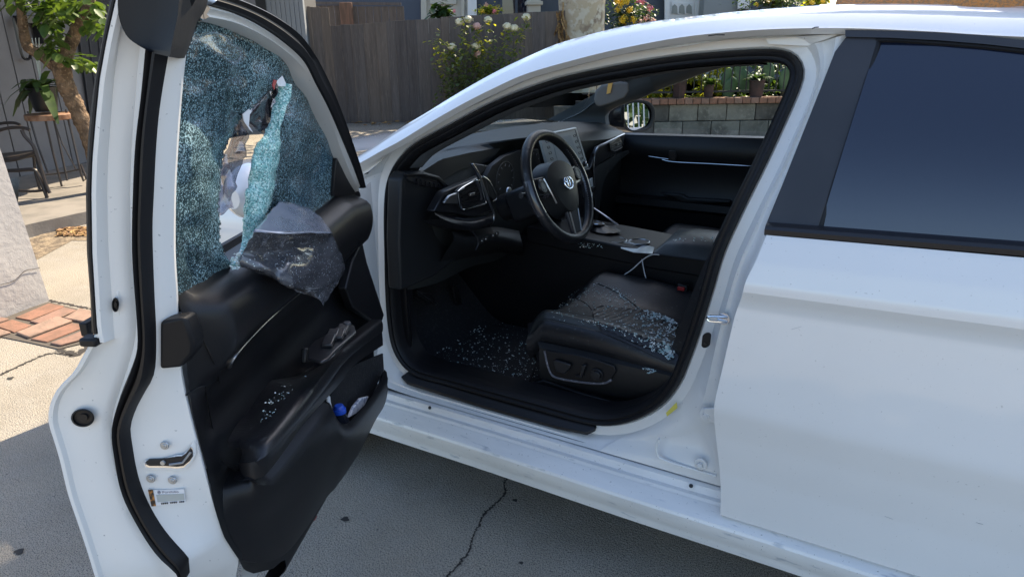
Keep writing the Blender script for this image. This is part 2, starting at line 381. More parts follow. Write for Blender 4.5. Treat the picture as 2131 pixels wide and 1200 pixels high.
# ---------------- rear door
def skin(z): return lerp_tab([(.24, .034), (.28, .030), (.40, .026), (.50, .014), (.565, .001), (.58, 0), (.60, .001), (.72, .009), (.80, .016), (.815, .018), (.835, .013), (.855, .004), (.87, .004), (.92, .018), (.965, .040), (.99, .058)], z)
rd = MB()
Lpx = [(1595, 489), (1572, 545), (1553, 583), (1545, 612), (1539, 630), (1531, 652), (1520, 695), (1505, 760), (1491, 820), (1486, 855), (1489, 900), (1496, 960), (1500, 1020), (1499, 1070)]
Lp = [atg(u, v, skin) for u, v in Lpx]
Le = resample(cr(Lp, 8), 90)
rows = []
XE = 1.05
ztop = lambda x: .968+.03*(x-.05)
NZ = 90
crease = lambda x, z: 0
cols = []
for i, p in enumerate(Le):
    row = []
    for j in range(40):
        t = j/39; x = p.x+(XE-p.x)*t
        z = p.z + (p.z-.28)/.69*.03*(x-p.x)      # lines rise a little to the rear
        # lower crease rises faster
        y = skin(p.z) + .0
        row.append(Vector((x, y, z)))
    rows.append(row)
edge1 = [p+Vector((.0, .0, 0)) for p in Le]
rd.grid([[r[0]+Vector((.004, .020, 0))]+[r[0]+Vector((.0, .006, 0))]+r for r in rows])
rdo = rd.build('rear_door', M['paint'], car, ang=18)
# folded bottom edge
d = MB(); d.grid([[Vector((p.x, skin(.28)+a, p.z+b)) for p in rows[-1]] for a, b in ((0, 0), (.004, -.004), (.03, -.004))]); d.build('door_hem', M['paint'], rdo)
# gap seal shadow strip beside the rear door edge
# belt molding
bm_ = [at(u, v, 'y', .052) for u, v in [(1592, 480), (1700, 488), (1850, 500), (2000, 513), (2131, 524)]]
xs2 = [bm_[0].lerp(bm_[-1], i/10) for i in range(11)]; ext = [bm_[-1]+(bm_[-1]-bm_[0]).normalized()*k*.12 for k in range(1, 6)]
line = xs2+ext
d = MB(); d.grid([[p+Vector((0, a, b)) for p in line] for a, b in ((.02, -.010), (.0, -.010), (-.006, -.006), (-.007, .004), (-.002, .010), (.012, .013), (.03, .012))]); d.build('belt_moulding', M['gloss'], rdo)
# window plane of the rear door (tumblehome)
def gw(z): return .072 + (z-.97)*(.248-.072)/(1.365-.97)
def W(u, v, d=0): p = atg(u, v, gw); return p+Vector((0, d, 0))
o = MB().plate([W(*q) for q in [(1591, 474), (1628, 384), (1659, 306), (1694, 218), (1737, 109), (1762, 76), (1828, 79), (1822, 100), (1780, 235), (1740, 360), (1700, 484)]], (0, .02, .004)).build('pillar_cover', M['satin'], rdo, bevel=.002)
# header cover above the window
hd = [W(u, v) for u, v in [(1760, 63), (1850, 64), (1950, 68), (2050, 75), (2131, 84)]]; hb = [W(u, v) for u, v in [(1760, 77), (1850, 79), (1950, 84), (2050, 92), (2131, 101)]]
e = hd[-1]-hd[-2]; hd += [hd[-1]+e*k for k in (1, 2, 3, 4)]; hb += [hb[-1]+(hb[-1]-hb[-2]-Vector((0, 0, .001)))*1*k for k in (1, 2, 3, 4)]
d = MB(); d.grid([[p+Vector((0, .02, 0)) for p in hd], [p+Vector((0, -.006, .0)) for p in hd], [p+Vector((0, -.006, .0)) for p in hb], [p+Vector((0, .012, 0)) for p in hb]]); d.build('window_header', M['satin'], rdo, ang=30)
# window gasket and pane
gl = [W(*q, .006) for q in [(1703, 484), (1742, 362), (1783, 236), (1824, 102), (1832, 84)]]
gt = [W(*q, .006) for q in [(1832, 84), (1950, 90), (2050, 98), (2131, 107)]]
gt += [gt[-1]+(gt[-1]-gt[-2])*k for k in (1, 2, 3)]
d = MB(); d.tube(cr(gl[:-1]+[gl[-1]]+gt[1:], 6), .0065, 8, flat=.8); d.build('window_gasket', M['rubber'], rdo)
d = MB()
lowl = resample([W(1700, 492, .010), W(2131, 536, .010), W(2131, 536, .010)+Vector((.55, 0, .018))], 24); topl = resample([W(1828, 80, .010)]+[p for p in gt[1:]], 24)
d.grid([[a.lerp(b, t)+Vector((0, -.022*math.sin(math.pi*t)+.0, 0)) for a, b in zip(lowl, topl)] for t in [i/16 for i in range(17)]])
d.build('window_pane', M['tint'], rdo, ang=80)
for u0, v0, u1, v1 in [(1647, 685, 1668, 679), (1841, 1073, 1858, 1079), (2031, 1086, 2046, 1090), (1903, 612, 1908, 613)]:
    MB().tube([atg(u0, v0, skin)+Vector((0, -.0006, 0)), atg(u1, v1, skin)+Vector((0, -.0006, 0))], .00035, 4).build('scratch', M['steel'], rdo)
for u0, v0, u1, v1 in [(1474, 75, 1508, 73), (1690, 60, 1704, 57), (1234, 117, 1247, 114)]:
    a_ = at(u0, v0, 'y', .225); b2_ = at(u1, v1, 'y', .225); MB().tube([a_, a_.lerp(b2_, .5)+Vector((0, 0, .0012)), b2_], .0016, 4).build('paint_chip', M['ink'], car)
# ---------------- quarter panel, rear end, roof, bonnet: the rest of the bodywork
def bodyside(x, side):
    pass
rear = MB()
prof = [(.22, .034), (.30, .028), (.45, .018), (.58, 0), (.72, .008), (.80, .015), (.835, .012), (.86, .004), (.92, .018), (.985, .05), (1.03, .09)]
rows = []
for y_, z_ in []: pass
for z, y in prof:
    row = []
    for i in range(22):
        x = XE+.008+i*.075; tp = max(0, (x-1.55)/1.1)
        zz = z+(.035*(x-.0))*((z-.28)/.69)
        # wheel arch
        dx = x-1.43; 
        if abs(dx) < .36: zz = max(zz, .31+math.sqrt(max(.36**2-dx*dx, 0))*.98 if z < .72 else zz)
        row.append(Vector((x, y+.16*tp*tp, min(zz, 1.06))))
    rows.append(row)
for side in (0, 1):
    r_ = rows if side == 0 else [[mir(p) for p in r] for r in rows]
    MB().grid(r_).build('quarter_panel', M['paint'], car, ang=30)
# front wing
wing = []
for z, y in [(.25, .05), (.45, .03), (.6, .012), (.72, .006), (.80, .004), (.86, .012), (.92, .04), (.955, .09)]:
    row = []
    for i in range(20):
        x = -1.225-i*.063; tp = max(0, (-x-1.5)/.95); zz = z-(.10*max(0, -x-1.3))*((z-.25)/.7)**2
        dx = x+1.45
        if abs(dx) < .35 and z < .7: zz = max(zz, .31+math.sqrt(max(.35**2-dx*dx, 0))*.98)
        row.append(Vector((x, y+.22*tp**2.2, zz)))
    wing.append(row)
for side in (0, 1):
    MB().grid(wing if side == 0 else [[mir(p) for p in r] for r in wing]).build('front_wing', M['paint'], car, ang=30)
# bonnet
rows = []
for i in range(16):
    x = -1.36-i*.07; tp = max(0, (-x-1.5)/.95); row = []
    for j in range(21):
        t = j/20; y0 = .10+.22*tp**2.2; y = y0+(YC-2*y0)*t
        crown = .045*(1-(2*t-1)**2)+.010*math.exp(-((abs(2*t-1)-.72)/.08)**2)
        row.append(Vector((x, y, .985-.10*max(0, -x-1.3)-.10*tp**3+crown*1.0)))
    rows.append(row)
MB().grid(rows).build('bonnet', M['paint'], car, ang=40)
d = MB(); d.box((-1.33, YC/2, .965), (.06, .76, .012)); d.build('windscreen_cowl', M['plastic'], car, bevel=.01)
# bumper front and rear
for nm, x0, sgn, zt in (('front_bumper', -2.36, -1, .78), ('rear_bumper', 2.60, 1, .82)):
    rows = []
    for z, b in [(.20, -.06), (.3, .0), (.45, .02), (.6, .02), (.7, .0), (zt, -.05)]:
        rows.append([Vector((x0+sgn*(b+.16*(1-(2*t-1)**4)-.16), .18+(YC-.36)*t, z)) for t in [i/18 for i in range(19)]])
    MB().grid(rows).build(nm, M['paint'], car, ang=40)
# roof skin
rr_ = [p for p in top2 if p.x > -.60]
NR = 60
edge = resample(rr_, NR); rows = []
for p in edge:
    row = []
    for j in range(25):
        t = j/24; y = p.y+(YC-2*p.y)*t; row.append(Vector((p.x, y, p.z+.028*(1-(2*t-1)**2))))
    rows.append(row)
roof_rows = [r for r in rows if r[0].x < 1.30]
rf = MB().grid(roof_rows).build('roof', M['paint'], car, ang=40)
# headliner
hl = MB().grid([[Vector((p.x, min(max(p.y, .36), YC-.36), p.z-.045-.05*abs(2*j/24-1)**4)) for j, p in enumerate(r)] for r in roof_rows if r[0].x > -.52]).build('headliner', M['headliner'], car)
# rear screen
b_ = roof_rows[-1]; bk = [Vector((2.02, .30+(YC-.60)*j/24, 1.06)) for j in range(25)]
MB().grid([[a.lerp(c, t) for a, c in zip(b_, bk)] for t in (0, .33, .66, 1)]).build('rear_screen', M['tint'], car)
MB().grid([[Vector((2.02+.2*i, .22+(YC-.44)*j/12, 1.06-.015*i)) for j in range(13)] for i in range(4)]).build('boot_lid', M['paint'], car)
MB().grid([[Vector((2.62, .22+(YC-.44)*j/12, z)) for j in range(13)] for z in (.7, .85, 1.02)]).build('boot_panel', M['paint'], car)
# windscreen
pe_ = resample([p for p in top2 if p.x <= -.59], 24); ws = []
for i, e in enumerate(pe_):
    t = i/23; ws.append([Vector((e.x-(.11-.05*t)*(1-(2*j/20-1)**2), e.y+(YC-2*e.y)*j/20, e.z-.004-.02*t*(1-t)+.028*t*(1-(2*j/20-1)**2))) for j in range(21)])
MB().grid(ws).build('windscreen', M['windscreen'], car, ang=80)
# passenger-side rail and pillar (mirrored)
ra2 = MB(); ra2.grid([[mir(p) for p in r] for r in (GBr, Br, mid2, Ar, top1, top2)]); ra2.build('passenger_roof_rail', M['paint'], car, ang=28)
# floor pan, underside
d = MB(); d.box((.4, YC/2, .25), (1.65, .80, .03)); d.build('floor_pan', M['carpet'], car)
d = MB(); d.box((-1.36, YC/2, .60), (.02, .78, .36)); d.build('bulkhead', M['carpet'], car)
# wheels
for x in (-1.45, 1.43):
    for y, sg_ in ((.13, -1), (YC-.13, 1)):
        wt = MB(); c = Vector((x, y, .33)); pr = [(.21, -.10), (.30, -.11), (.325, -.09), (.33, 0), (.325, .09), (.30, .11), (.21, .10)]
        wt.grid([[c+Vector((math.cos(a)*r, o_, math.sin(a)*r)) for a in [k*math.pi/20 for k in range(40)]] for r, o_ in pr], True); to = wt.build('tyre', M['rubber'], car)
        rm = MB(); rm.disc(c+Vector((0, sg_*.02, 0)), (0, sg_, 0), .21, .01, 36)
        for k in range(5):
            a = k*2*math.pi/5+.3; rm.box(c+Vector((math.cos(a)*.11, sg_*.06, math.sin(a)*.11)), (.10, .012, .022), Matrix.Rotation(-a, 3, 'Y'))
        rm.disc(c+Vector((0, sg_*.04, 0)), (0, sg_, 0), .04, .03, 20); rm.build('rim', M['steel'], to)
# ================================================================ OPEN DRIVER DOOR (part of the car)
def zc(curve, zs):
    c = sorted([Vector(p) for p in curve], key=lambda p: p.z); out = []
    for z in zs:
        if z <= c[0].z: d = c[1]-c[0]; out.append(c[0]+(d*((z-c[0].z)/d.z) if False else Vector((0, 0, z-c[0].z)))); continue
        if z >= c[-1].z: d = c[-1]-c[-2]; out.append(c[-1]+d*((z-c[-1].z)/max(d.z, 1e-4))); continue
        for a, b in zip(c, c[1:]):
            if z <= b.z: out.append(a.lerp(b, (z-a.z)/max(b.z-a.z, 1e-6))); break
    return out
def sp_(L, s): return [dats(u, v, s) for u, v in L]
ZS = [.30+i*.0125 for i in range(int((1.44-.30)/.0125)+1)]
cO_low = cr(sp_([(186, 719), (171, 746), (154, 775), (125, 804), (108, 833), (102, 862), (103, 882), (111, 908), (126, 958), (142, 1025), (163, 1087), (184, 1150), (199, 1200)], 1.11), 4)
cO_low += [cO_low[-1]+Vector((0, 0, -.15))+DT*.01+DS*-.02, cO_low[-1]+Vector((0, 0, -.33))+DT*.03+DS*-.06]
cO_up = sp_([(242, 0), (223, 83), (208, 167), (200, 250), (193, 333), (191, 400), (193, 525), (200, 640), (203, 686)], 1.11)
cA = sp_([(264, 100), (260, 133), (252, 267), (248, 400), (254, 546), (262, 640), (262, 700), (240, 790), (218, 860), (216, 900), (222, 960), (240, 1020), (272, 1100), (320, 1180)], 1.098)
cL = sp_([(312, 90), (310, 110), (302, 200), (290, 300), (285, 400), (283, 525), (292, 650), (294, 713), (283, 754), (258, 817), (242, 871), (240, 900), (244, 935), (259, 1013), (288, 1075), (330, 1142), (372, 1180)], 1.09)
cR = sp_([(352, 100), (350, 113), (333, 217), (325, 300), (320, 400), (317, 483), (321, 608), (325, 700), (321, 775), (300, 817), (283, 850), (272, 885), (274, 917), (288, 992), (313, 1054), (347, 1108), (392, 1158)], 1.08)
cT = sp_([(383, 118), (375, 200), (368, 300), (363, 400), (362, 525), (367, 608), (369, 667), (376, 767), (385, 821), (404, 900), (426, 983)], 1.055)+[datt(u, v, .152) for u, v in [(447, 1058), (467, 1117), (497, 1163)]]
def low_ext(c, ds, dt):
    c = cr(c, 4); m = min(c, key=lambda p: p.z); z0 = m.z
    ext = [m+Vector((0, 0, -d))+DS*(ds*(d/.25)**1.6)+DT*(dt*d/.25) for d in (.06, .12, .18, .24, .32)]
    return c+ext
cA, cL, cR, cT = cr(cA, 4)+[], cL, cR, cT
cA = low_ext(cA, -.10, -.01); cL = low_ext(cL, -.16, .0); cR = low_ext(cR, -.18, -.07); cT = low_ext(cT, -.16, -.10)
low_z = [z for z in ZS if z <= 1.0]; up_z = [z for z in ZS if z >= .985]
dm = MB()
def face_rows(zs, cO):
    o, a, l, r, t = (zc(c, zs) for c in (cO, cA, cL, cR, cT))
    R = []
    R.append([p+DS*-.05+DT*.004 for p in o])                      # outer skin going forward
    R.append([p+DT*-.001 for p in o]); R.append([p+DS*.003+DT*.002 for p in o]); R.append([p+DS*.002+DT*.007 for p in o]); R.append([p+DS*-.004+DT*.010 for p in o])
    R.append([p.lerp(q, .45)+DS*-.006 for p, q in zip(o, a)])
    R.append([q+DT*-.006+DS*-.003 for q in a]); R.append([q+DS*-.009+DT*.003 for q in a])
    R.append([p.lerp(q, .35)+DS*-.010 for p, q in zip(a, l)]); R.append([p.lerp(q, .8)+DS*-.004 for p, q in zip(a, l)])
    R.append(l); R.append([q+DS*.0 for q in r])
    R.append([p.lerp(q, .5)+DS*.004 for p, q in zip(r, t)]); R.append([p.lerp(q, .85)+DS*.000 for p, q in zip(r, t)])
    R.append([q+DT*.0 for q in t]); R.append([q+DS*-.006+DT*-.001 for q in t]); R.append([q+DS*-.010+DT*-.03 for q in t])
    return R
dm.grid(face_rows(low_z, cO_low)); dm.grid(face_rows(up_z, cO_up))
# outer skin of the door (far side from the camera) and inner sheet
def skin_t(z): return lerp_tab([(.26, .034), (.28, .030), (.40, .026), (.50, .014), (.565, .001), (.60, .001), (.72, .009), (.80, .016), (.835, .013), (.87, .004), (.92, .018), (.965, .040), (1.0, .06)], z)
rows = []
for z in low_z+[1.0]:
    o = zc(cO_low, [z])[0]; so_ = (o-HP).dot(DS)-.05; to_ = (o-HP).dot(DT)+.004
    row = []
    for j in range(14):
        k = j/13; z = max(z, .34) if k > .12 else z; s = so_*(1-k)+.0*k; t = to_*(1-min(1, k*1.4))+skin_t(z)*min(1, k*1.4)
        row.append(dpt(s, t, z))
    rows.append(row)
dm.grid(rows)
dm.grid([[dpt(s, .10+.02*k, z) for s in (.0, .3, .6, .9)] for k, z in ((-1, .36), (1, .6), (1, .99))])
door = dm.build('front_door', M['jamb'], car, ang=32)
# ---- window frame header
def td(z): return .155+.19*(z-1.04)
def G(u, v, d=0):
    t = .2
    for _ in range(10): t = .4*t+.6*(td((datt(u, v, t+d)).z))
    return datt(u, v, t+d)
GtP = [(383, 118), (397, 80), (417, 44), (467, 53), (517, 73), (567, 103), (610, 140), (640, 187), (667, 240), (687, 283), (700, 325), (716, 352), (735, 377)]
GtP = [(417, 44), (467, 53), (517, 73), (567, 103), (610, 140), (640, 187), (667, 240), (685, 283), (702, 330), (722, 375), (738, 400)]
FoP = [(432, 12), (483, 27), (533, 50), (583, 83), (627, 123), (653, 173), (677, 217), (700, 267), (718, 308), (733, 345), (746, 385)]
BoP = [(438, -22), (500, 0), (560, 28), (612, 64), (642, 104), (664, 140), (688, 190), (711, 250), (728, 300), (744, 350), (754, 392)]
n = 60
Gt = resample(cr([G(u, v, 0.004) for u, v in GtP], 6), n); Fo = resample(cr([G(u, v, .022) for u, v in FoP], 6), n); Bo = resample(cr([G(u, v, .012) for u, v in BoP], 6), n)
So = [b+Vector((0, 0, .012))+DT*-.05+DS*-.004 for b in Bo]
hm = MB(); hm.grid([[p+DT*-.02 for p in Gt], Gt, [a.lerp(b, .25)+DT*.010 for a, b in zip(Gt, Fo)], [a.lerp(b, .45)+DT*.004 for a, b in zip(Gt, Fo)], [a.lerp(b, .8)+DT*.006 for a, b in zip(Gt, Fo)], Fo, [p+DT*-.006 for p in Fo], [a.lerp(b, .7)+DT*-.02 for a, b in zip(Fo, Bo)], [b+DT*-.03 for b in Bo], [b+Vector((0, 0, .010))+DT*-.035 for b in Bo], So])
hm.build('window_frame_header', M['jamb'], door, ang=40)
sm = MB(); mid = [a.lerp(b, .5)+DT*.0 for a, b in zip(Fo, Bo)]
wd = [(b-a).length*.5 for a, b in zip(Fo, Bo)]
sm.grid([[a.lerp(b, k)+DT*h for a, b in zip(Fo, Bo)] for k, h in ((.04, -.004), (.06, .006), (.3, .011), (.46, .006), (.54, .006), (.75, .012), (.95, .004), (.98, -.02))])
sm.build('header_seal', M['rubber'], door)
# ---- main seal along the rear edge
zs = [z for z in ZS]
l_ = zc(cL, zs); r_ = zc(cR, zs)
sl = MB(); sl.grid([[a.lerp(b, k)+DS*h for a, b in zip(l_, r_)] for k, h in ((-.02, -.002), (.0, .008), (.12, .013), (.26, .012), (.34, .005), (.42, .005), (.52, .015), (.75, .018), (.92, .012), (1.0, .004), (1.02, -.003))]); sl.build('edge_seal', M['rubber'], door, ang=50)
# outer black run strip
w1 = sp_([(233, -10), (213, 100), (200, 167), (190, 233), (185, 300), (181, 400), (183, 525), (190, 608), (193, 690)], 1.10); zt = [z for z in ZS if z > .99]
a_ = zc(w1, zt); b_ = zc(cO_up, zt)
MB().grid([[p+DS*-.05 for p in a_], a_, [p.lerp(q, .2)+DS*.004 for p, q in zip(a_, b_)], [p.lerp(q, .8)+DS*.006 for p, q in zip(a_, b_)], [q+DS*.004 for q in b_], [q+DS*-.012 for q in b_]]).build('outer_run_strip', M['rubber'], door)
c = dats(191, 708, 1.11); d = MB(); d.box(c, (.010, .012, .006), Matrix.Rotation(-TH, 3, 'Z')); d.build('moulding_end', M['rubber'], door, bevel=.003)
# outer belt moulding + outer window edge on the street side
d = MB(); d.plate([dpt(0.02, .045, .985), dpt(1.09, .045, .985), dpt(1.09, .045, 1.005), dpt(.02, .045, 1.005)], DT*-.012); d.build('outer_belt_strip', M['rubber'], door, bevel=.002)
# rubber corner block
cols = [sp_([(246, -30), (246, 30), (262, 73), (285, 93), (312, 108)], 1.118), sp_([(320, -30), (318, 40), (314, 80), (312, 100), (316, 110)], 1.112), [G(u, v, .045) for u, v in [(375, -30), (370, 30), (362, 70), (356, 100), (354, 119)]], [G(u, v, .034) for u, v in [(405, -30), (400, 0), (392, 60), (384, 100), (372, 122)]], [G(u, v, .026) for u, v in [(434, -30), (430, 14), (410, 46), (397, 84), (384, 121)]], [G(u, v, -.01) for u, v in [(434, -30), (430, 14), (412, 46), (399, 84), (385, 121)]]]
MB().grid([cr(c_, 3) for c_ in cols]).build('corner_rubber', M['rubber'], door, ang=60)
# lower rubber block beside the seal
q = [dats(u, v, s) for u, v, s in [(321, 676, 1.095), (369, 669, 1.09), (380, 675, 1.085), (395, 721, 1.08), (392, 742, 1.08), (367, 773, 1.09), (321, 777, 1.095)]]
MB().plate([p+DS*-.012 for p in q], DS*-.03).build('latch_side_rubber', M['rubber'], door, bevel=.005, seg=3)
# ---- things on the latch face
def facept(u, v, off=0):
    s = 1.07
    for _ in range(10):
        p = dats(u, v, s); z = p.z; tr_ = (zc(cR, [z])[0]-HP); tt = (zc(cT, [z])[0]-HP); tp = (p-HP).dot(DT)
        k = (tp-tr_.dot(DT))/(tt.dot(DT)-tr_.dot(DT)); k = min(max(k, -.3), 1.2)
        s2 = tr_.dot(DS)*(1-k)+tt.dot(DS)*k + .004*math.sin(math.pi*min(max(k, 0), 1)); s = .5*s+.5*s2
    return dats(u, v, s+off)
LP = [(302, 961), (306, 957), (332, 956), (364, 949), (378, 948), (388, 941), (398, 927), (402, 932), (403, 947), (396, 959), (383, 971), (369, 973), (344, 971), (310, 971), (304, 968)]
lc = Vector((352, 958))
rim_o = [facept(352+(u-352)*1.10+ (0), 956+(v-956)*1.35, .0025) for u, v in LP]; rim_i = [facept(u, v, .003) for u, v in LP]; dp = [facept(u, v, -.010) for u, v in LP]
MB().grid([[p for p in rim_o]+[rim_o[0]], rim_i+[rim_i[0]]]).build('latch_surround', M['jamb'], door)
MB().grid([rim_i+[rim_i[0]], [a+DS*.0015 for a in rim_i]+[rim_i[0]+DS*.0015], [facept(352+(u-352)*.96, 957+(v-957)*.82, .004) for u, v in LP]+[facept(352+(LP[0][0]-352)*.96, 957+(LP[0][1]-957)*.82, .004)]]).build('latch_rim', M['chrome'], door)
MB().plate([facept(352+(u-352)*.97, 957+(v-957)*.84, .0045) for u, v in LP], DS*-.004).build('latch_mouth', M['ink'], door)
d = MB(); d.disc(facept(340, 961, .005), DS, .0035, .003, 12); d.tube([facept(352, 966, .005), facept(380, 962, .005), facept(397, 940, .005)], .0018, 6); d.build('latch_claw', M['steel'], door)
for u, v in [(343, 926), (314, 995), (359, 998)]:
    c = facept(u, v, .002); d = MB(); d.disc(c, DS, .0068, .002, 24, .0062); d.disc(c+DS*.002, DS, .0044, .0012, 20, .0036); d.disc(c+DS*.0032, DS, .0016, .001, 6); d.build('latch_screw', M['steel'], door, bevel=.0004)
def oval(u, v, ru, rv, off, fn, n=28): return [fn(u+ru*math.cos(k*2*math.pi/n), v+rv*math.sin(k*2*math.pi/n), off) for k in range(n)]
fO = lambda u, v, off: dats(u, v, 1.098+off)
for u, v, a, b in [(172, 869, 24.5, 19), (240, 634, 7.5, 15)]:
    d = MB(); d.grid([oval(u, v, a, b, -.004, fO)+[oval(u, v, a, b, -.004, fO)[0]], oval(u, v, a, b, .006, fO)+[oval(u, v, a, b, .006, fO)[0]], oval(u, v, a*.86, b*.86, .007, fO)+[oval(u, v, a*.86, b*.86, .007, fO)[0]], oval(u, v, a*.80, b*.80, .0045, fO)+[oval(u, v, a*.8, b*.8, .0045, fO)[0]]]); d.plate(oval(u, v, a*.8, b*.8, .0045, fO), DS*-.002); d.plate(oval(u, v, a*.4, b*.4, .007, fO), DS*-.004)
    d.build('rubber_plug', M['rubber'], door, ang=40)
d = MB(); d.plate([dats(u, v, 1.094) for u, v in [(213, 622), (222, 608), (250, 603), (252, 655), (240, 664), (213, 668)]], DS*.003); d.build('plug_boss', M['jamb'], door, bevel=.003, seg=3)
# sticker with printing
SC = [(308, 1019), (383, 1017), (386, 1045), (315, 1052)]
def SQ(a, b, off): # a 0..1 across, b 0..1 down
    u = (SC[0][0]*(1-a)+SC[1][0]*a)*(1-b)+(SC[3][0]*(1-a)+SC[2][0]*a)*b; v = (SC[0][1]*(1-a)+SC[1][1]*a)*(1-b)+(SC[3][1]*(1-a)+SC[2][1]*a)*b
    return facept(u, v, off)
def sq(name, a0, b0, a1, b1, off, m): return MB().plate([SQ(a0, b0, off), SQ(a1, b0, off), SQ(a1, b1, off), SQ(a0, b1, off)], DS*-.0004).build(name, m, door)
sq('door_sticker', 0, 0, 1, 1, .0026, M['white'])
sq('sticker_grey_panel', .2, .33, .98, .80, .0029, mat('sticker_grey', (.42, .44, .42), .4))
sq('sticker_dark_panel', 0, -.02, .13, 1.03, .0030, mat('sticker_black', (.03, .02, .015), .4, var=(120, (.55, .22, .04), .48, .6)))
for k in range(14):
    sq('sticker_mark', .24+k*.053, .87, .24+k*.053+.035, .97, .0031, M['ink']) if k % 5 else None
def textmesh(s, size):
    cu = bpy.data.curves.new('text', 'FONT'); cu.body = s; cu.size = size; cu.resolution_u = 3; to = bpy.data.objects.new('text', cu); COL.objects.link(to)
    me = bpy.data.meshes.new_from_object(to.evaluated_get(bpy.context.evaluated_depsgraph_get())); vs = [v.co.copy() for v in me.vertices]; fs = [tuple(p.vertices) for p in me.polygons]
    bpy.data.objects.remove(to); bpy.data.curves.remove(cu); bpy.data.meshes.remove(me); return vs, fs
vs, fs = textmesh('Portfolio', 1.0); wx = max(v.x for v in vs)
mesh('sticker_lettering', [SQ(.38+.46*v.x/wx, .25-.22*v.y, .0032) for v in vs], fs, mat('sticker_navy', (.01, .012, .09), .4), door, smooth=False, recalc=False)
d = MB(); d.tube([SQ(.29+.035*math.cos(k*math.pi/8), .17+.10*math.sin(k*math.pi/8), .0032) for k in range(16)], .0003, 4, closed=True); d.tube([SQ(.255, .17, .0032), SQ(.325, .17, .0032)], .0003, 4); d.tube([SQ(.29, .07, .0032), SQ(.29, .27, .0032)], .0003, 4); d.build('sticker_logo', bpy.data.materials['sticker_navy'], door)
# ---- sail panel (black triangle at the front of the window)
d = MB(); d.plate([G(u, v, .006) for u, v in [(702, 328), (722, 368), (750, 400), (752, 410), (694, 408)]], DT*-.012); d.build('sail_panel', M['plastic'], door, bevel=.003)
# ---- door trim
def proj2(p):
    d = Vector(p)-CAM; z = d.dot(FWD); return (W0/2+FPX*d.dot(RGT)/z, H0/2-FPX*d.dot(UPV)/z)
zt_ = [.36+i*.01 for i in range(65)]
# rear and front limits of the trim in s at each z
Tc = cr(sp_([(369, 660), (376, 767), (385, 821), (404, 900), (426, 983)], 1.05), 4) + [datt(u, v, .155) for u, v in [(447, 1058), (467, 1117), (497, 1163), (530, 1187), (551, 1194), (580, 1181), (600, 1160)]]
Fc = [datt(u, v, .165) for u, v in [(754, 400), (752, 430), (755, 480), (754, 540), (768, 590), (800, 655), (797, 672), (797, 765), (803, 800), (790, 850), (760, 905), (735, 960), (700, 1020), (665, 1070), (645, 1105), (622, 1146), (604, 1160)]]
def slim(curve, z, last):
    best = None
    for a, b in zip(curve, curve[1:]):
        za, zb = a.z, b.z
        if (za-z)*(zb-z) <= 0 and abs(za-zb) > 1e-6:
            k = (z-za)/(zb-za); s = ((a.lerp(b, k))-HP).dot(DS); best = s if best is None else (max(best, s) if last else min(best, s))
    if best is None:
        p = min(curve, key=lambda p: abs(p.z-z)); best = (p-HP).dot(DS)
    return best
def toSZ(u, v, t): p = datt(u, v, t); return ((p-HP).dot(DS), p.z)
chr_ = [toSZ(u, v, .185) for u, v in [(429, 801), (454, 792), (475, 764), (487, 742), (517, 709), (558, 667), (600, 630), (637, 601), (690, 560), (760, 505)]]
chr_.sort()
zch = lambda s: lerp_tab(chr_, s)
belt = sorted([toSZ(u, v, .15) for u, v in [(364, 617), (414, 588), (464, 562), (520, 528), (580, 487), (640, 445), (696, 404), (750, 398)]])
zb_ = lambda s: lerp_tab(belt, s)
def sm_(a, b, x): k = min(max((x-a)/(b-a), 0), 1); return k*k*(3-2*k)
def tfield(s, z):
    zc_ = zch(s); zt__ = zb_(s)
    if z > zc_:
        k = (z-zc_)/max(zt__-zc_, .02)
        t = .178+.022*math.sin(math.pi*min(1, max(0, k))*.85+.3)
        t -= .035*sm_(.72, 1.0, k)**1.5
    else:
        t = .172
        t -= .030*sm_(0, .06, zc_-z)
        t -= .012*math.exp(-((z-.80)/.03)**2)
    t += .006*sm_(.62, .50, z)
    tp_ = zc(cT, [min(z, 1.0)])[0]-HP; e = tp_.dot(DS)-s
    k = sm_(-.01, .075, e); return (tp_.dot(DT)+.003)*(1-k)+t*k
rows = []
NSG = 110
for z in zt_+[1.01]:
    s1 = slim(Tc, min(z, .995), True); s0 = slim(Fc, min(z, .985), False)
    row = []
    for j in range(NSG):
        k = j/(NSG-1); s = s0+(s1-s0)*k
        zz = z
        if z > .90: # compress to the belt line
            zz = .90+(z-.90)/(1.01-.90)*(zb_(s)-.90)
        t = tfield(s, zz)
        e = k*(s1-s0); t -= .030*(1-sm_(0, .022, e)); 
        e2 = z-.36; t -= .02*(1-sm_(0, .03, e2))
        row.append(dpt(s, t, zz))
    rows.append(row)
pm = MB(); pm.grid([[dpt((p-HP).dot(DS), .10, .365) for p in rows[0]]]+rows+[[p+DT*-.05+Vector((0, 0, -.004)) for p in rows[-1]]]); trim = pm.build('door_trim', M['plastic'], door, ang=50)
def ontrim(u, v, off=.0006):
    t = .17
    for _ in range(14):
        p = datt(u, v, t+off)-HP; t = .5*t+.5*tfield(p.dot(DS), p.z)
    return datt(u, v, t+off)
# end cap seam and spear at the front
for L, r_ in (([(371, 659, .19), (400, 682, .196), (425, 711, .200), (446, 755, .198), (457, 795, .190)], .0013), ([(387, 822, .176), (408, 808, .182), (430, 801, .186), (457, 793, .186)], .0013), ([(428, 803, .178), (442, 888, .166), (463, 958, .166), (497, 967, .168)], .0013)):
    MB().tube(cr([ontrim(u, v) for u, v, t in L], 6), r_, 6).build('trim_seam', M['rubber'], door)
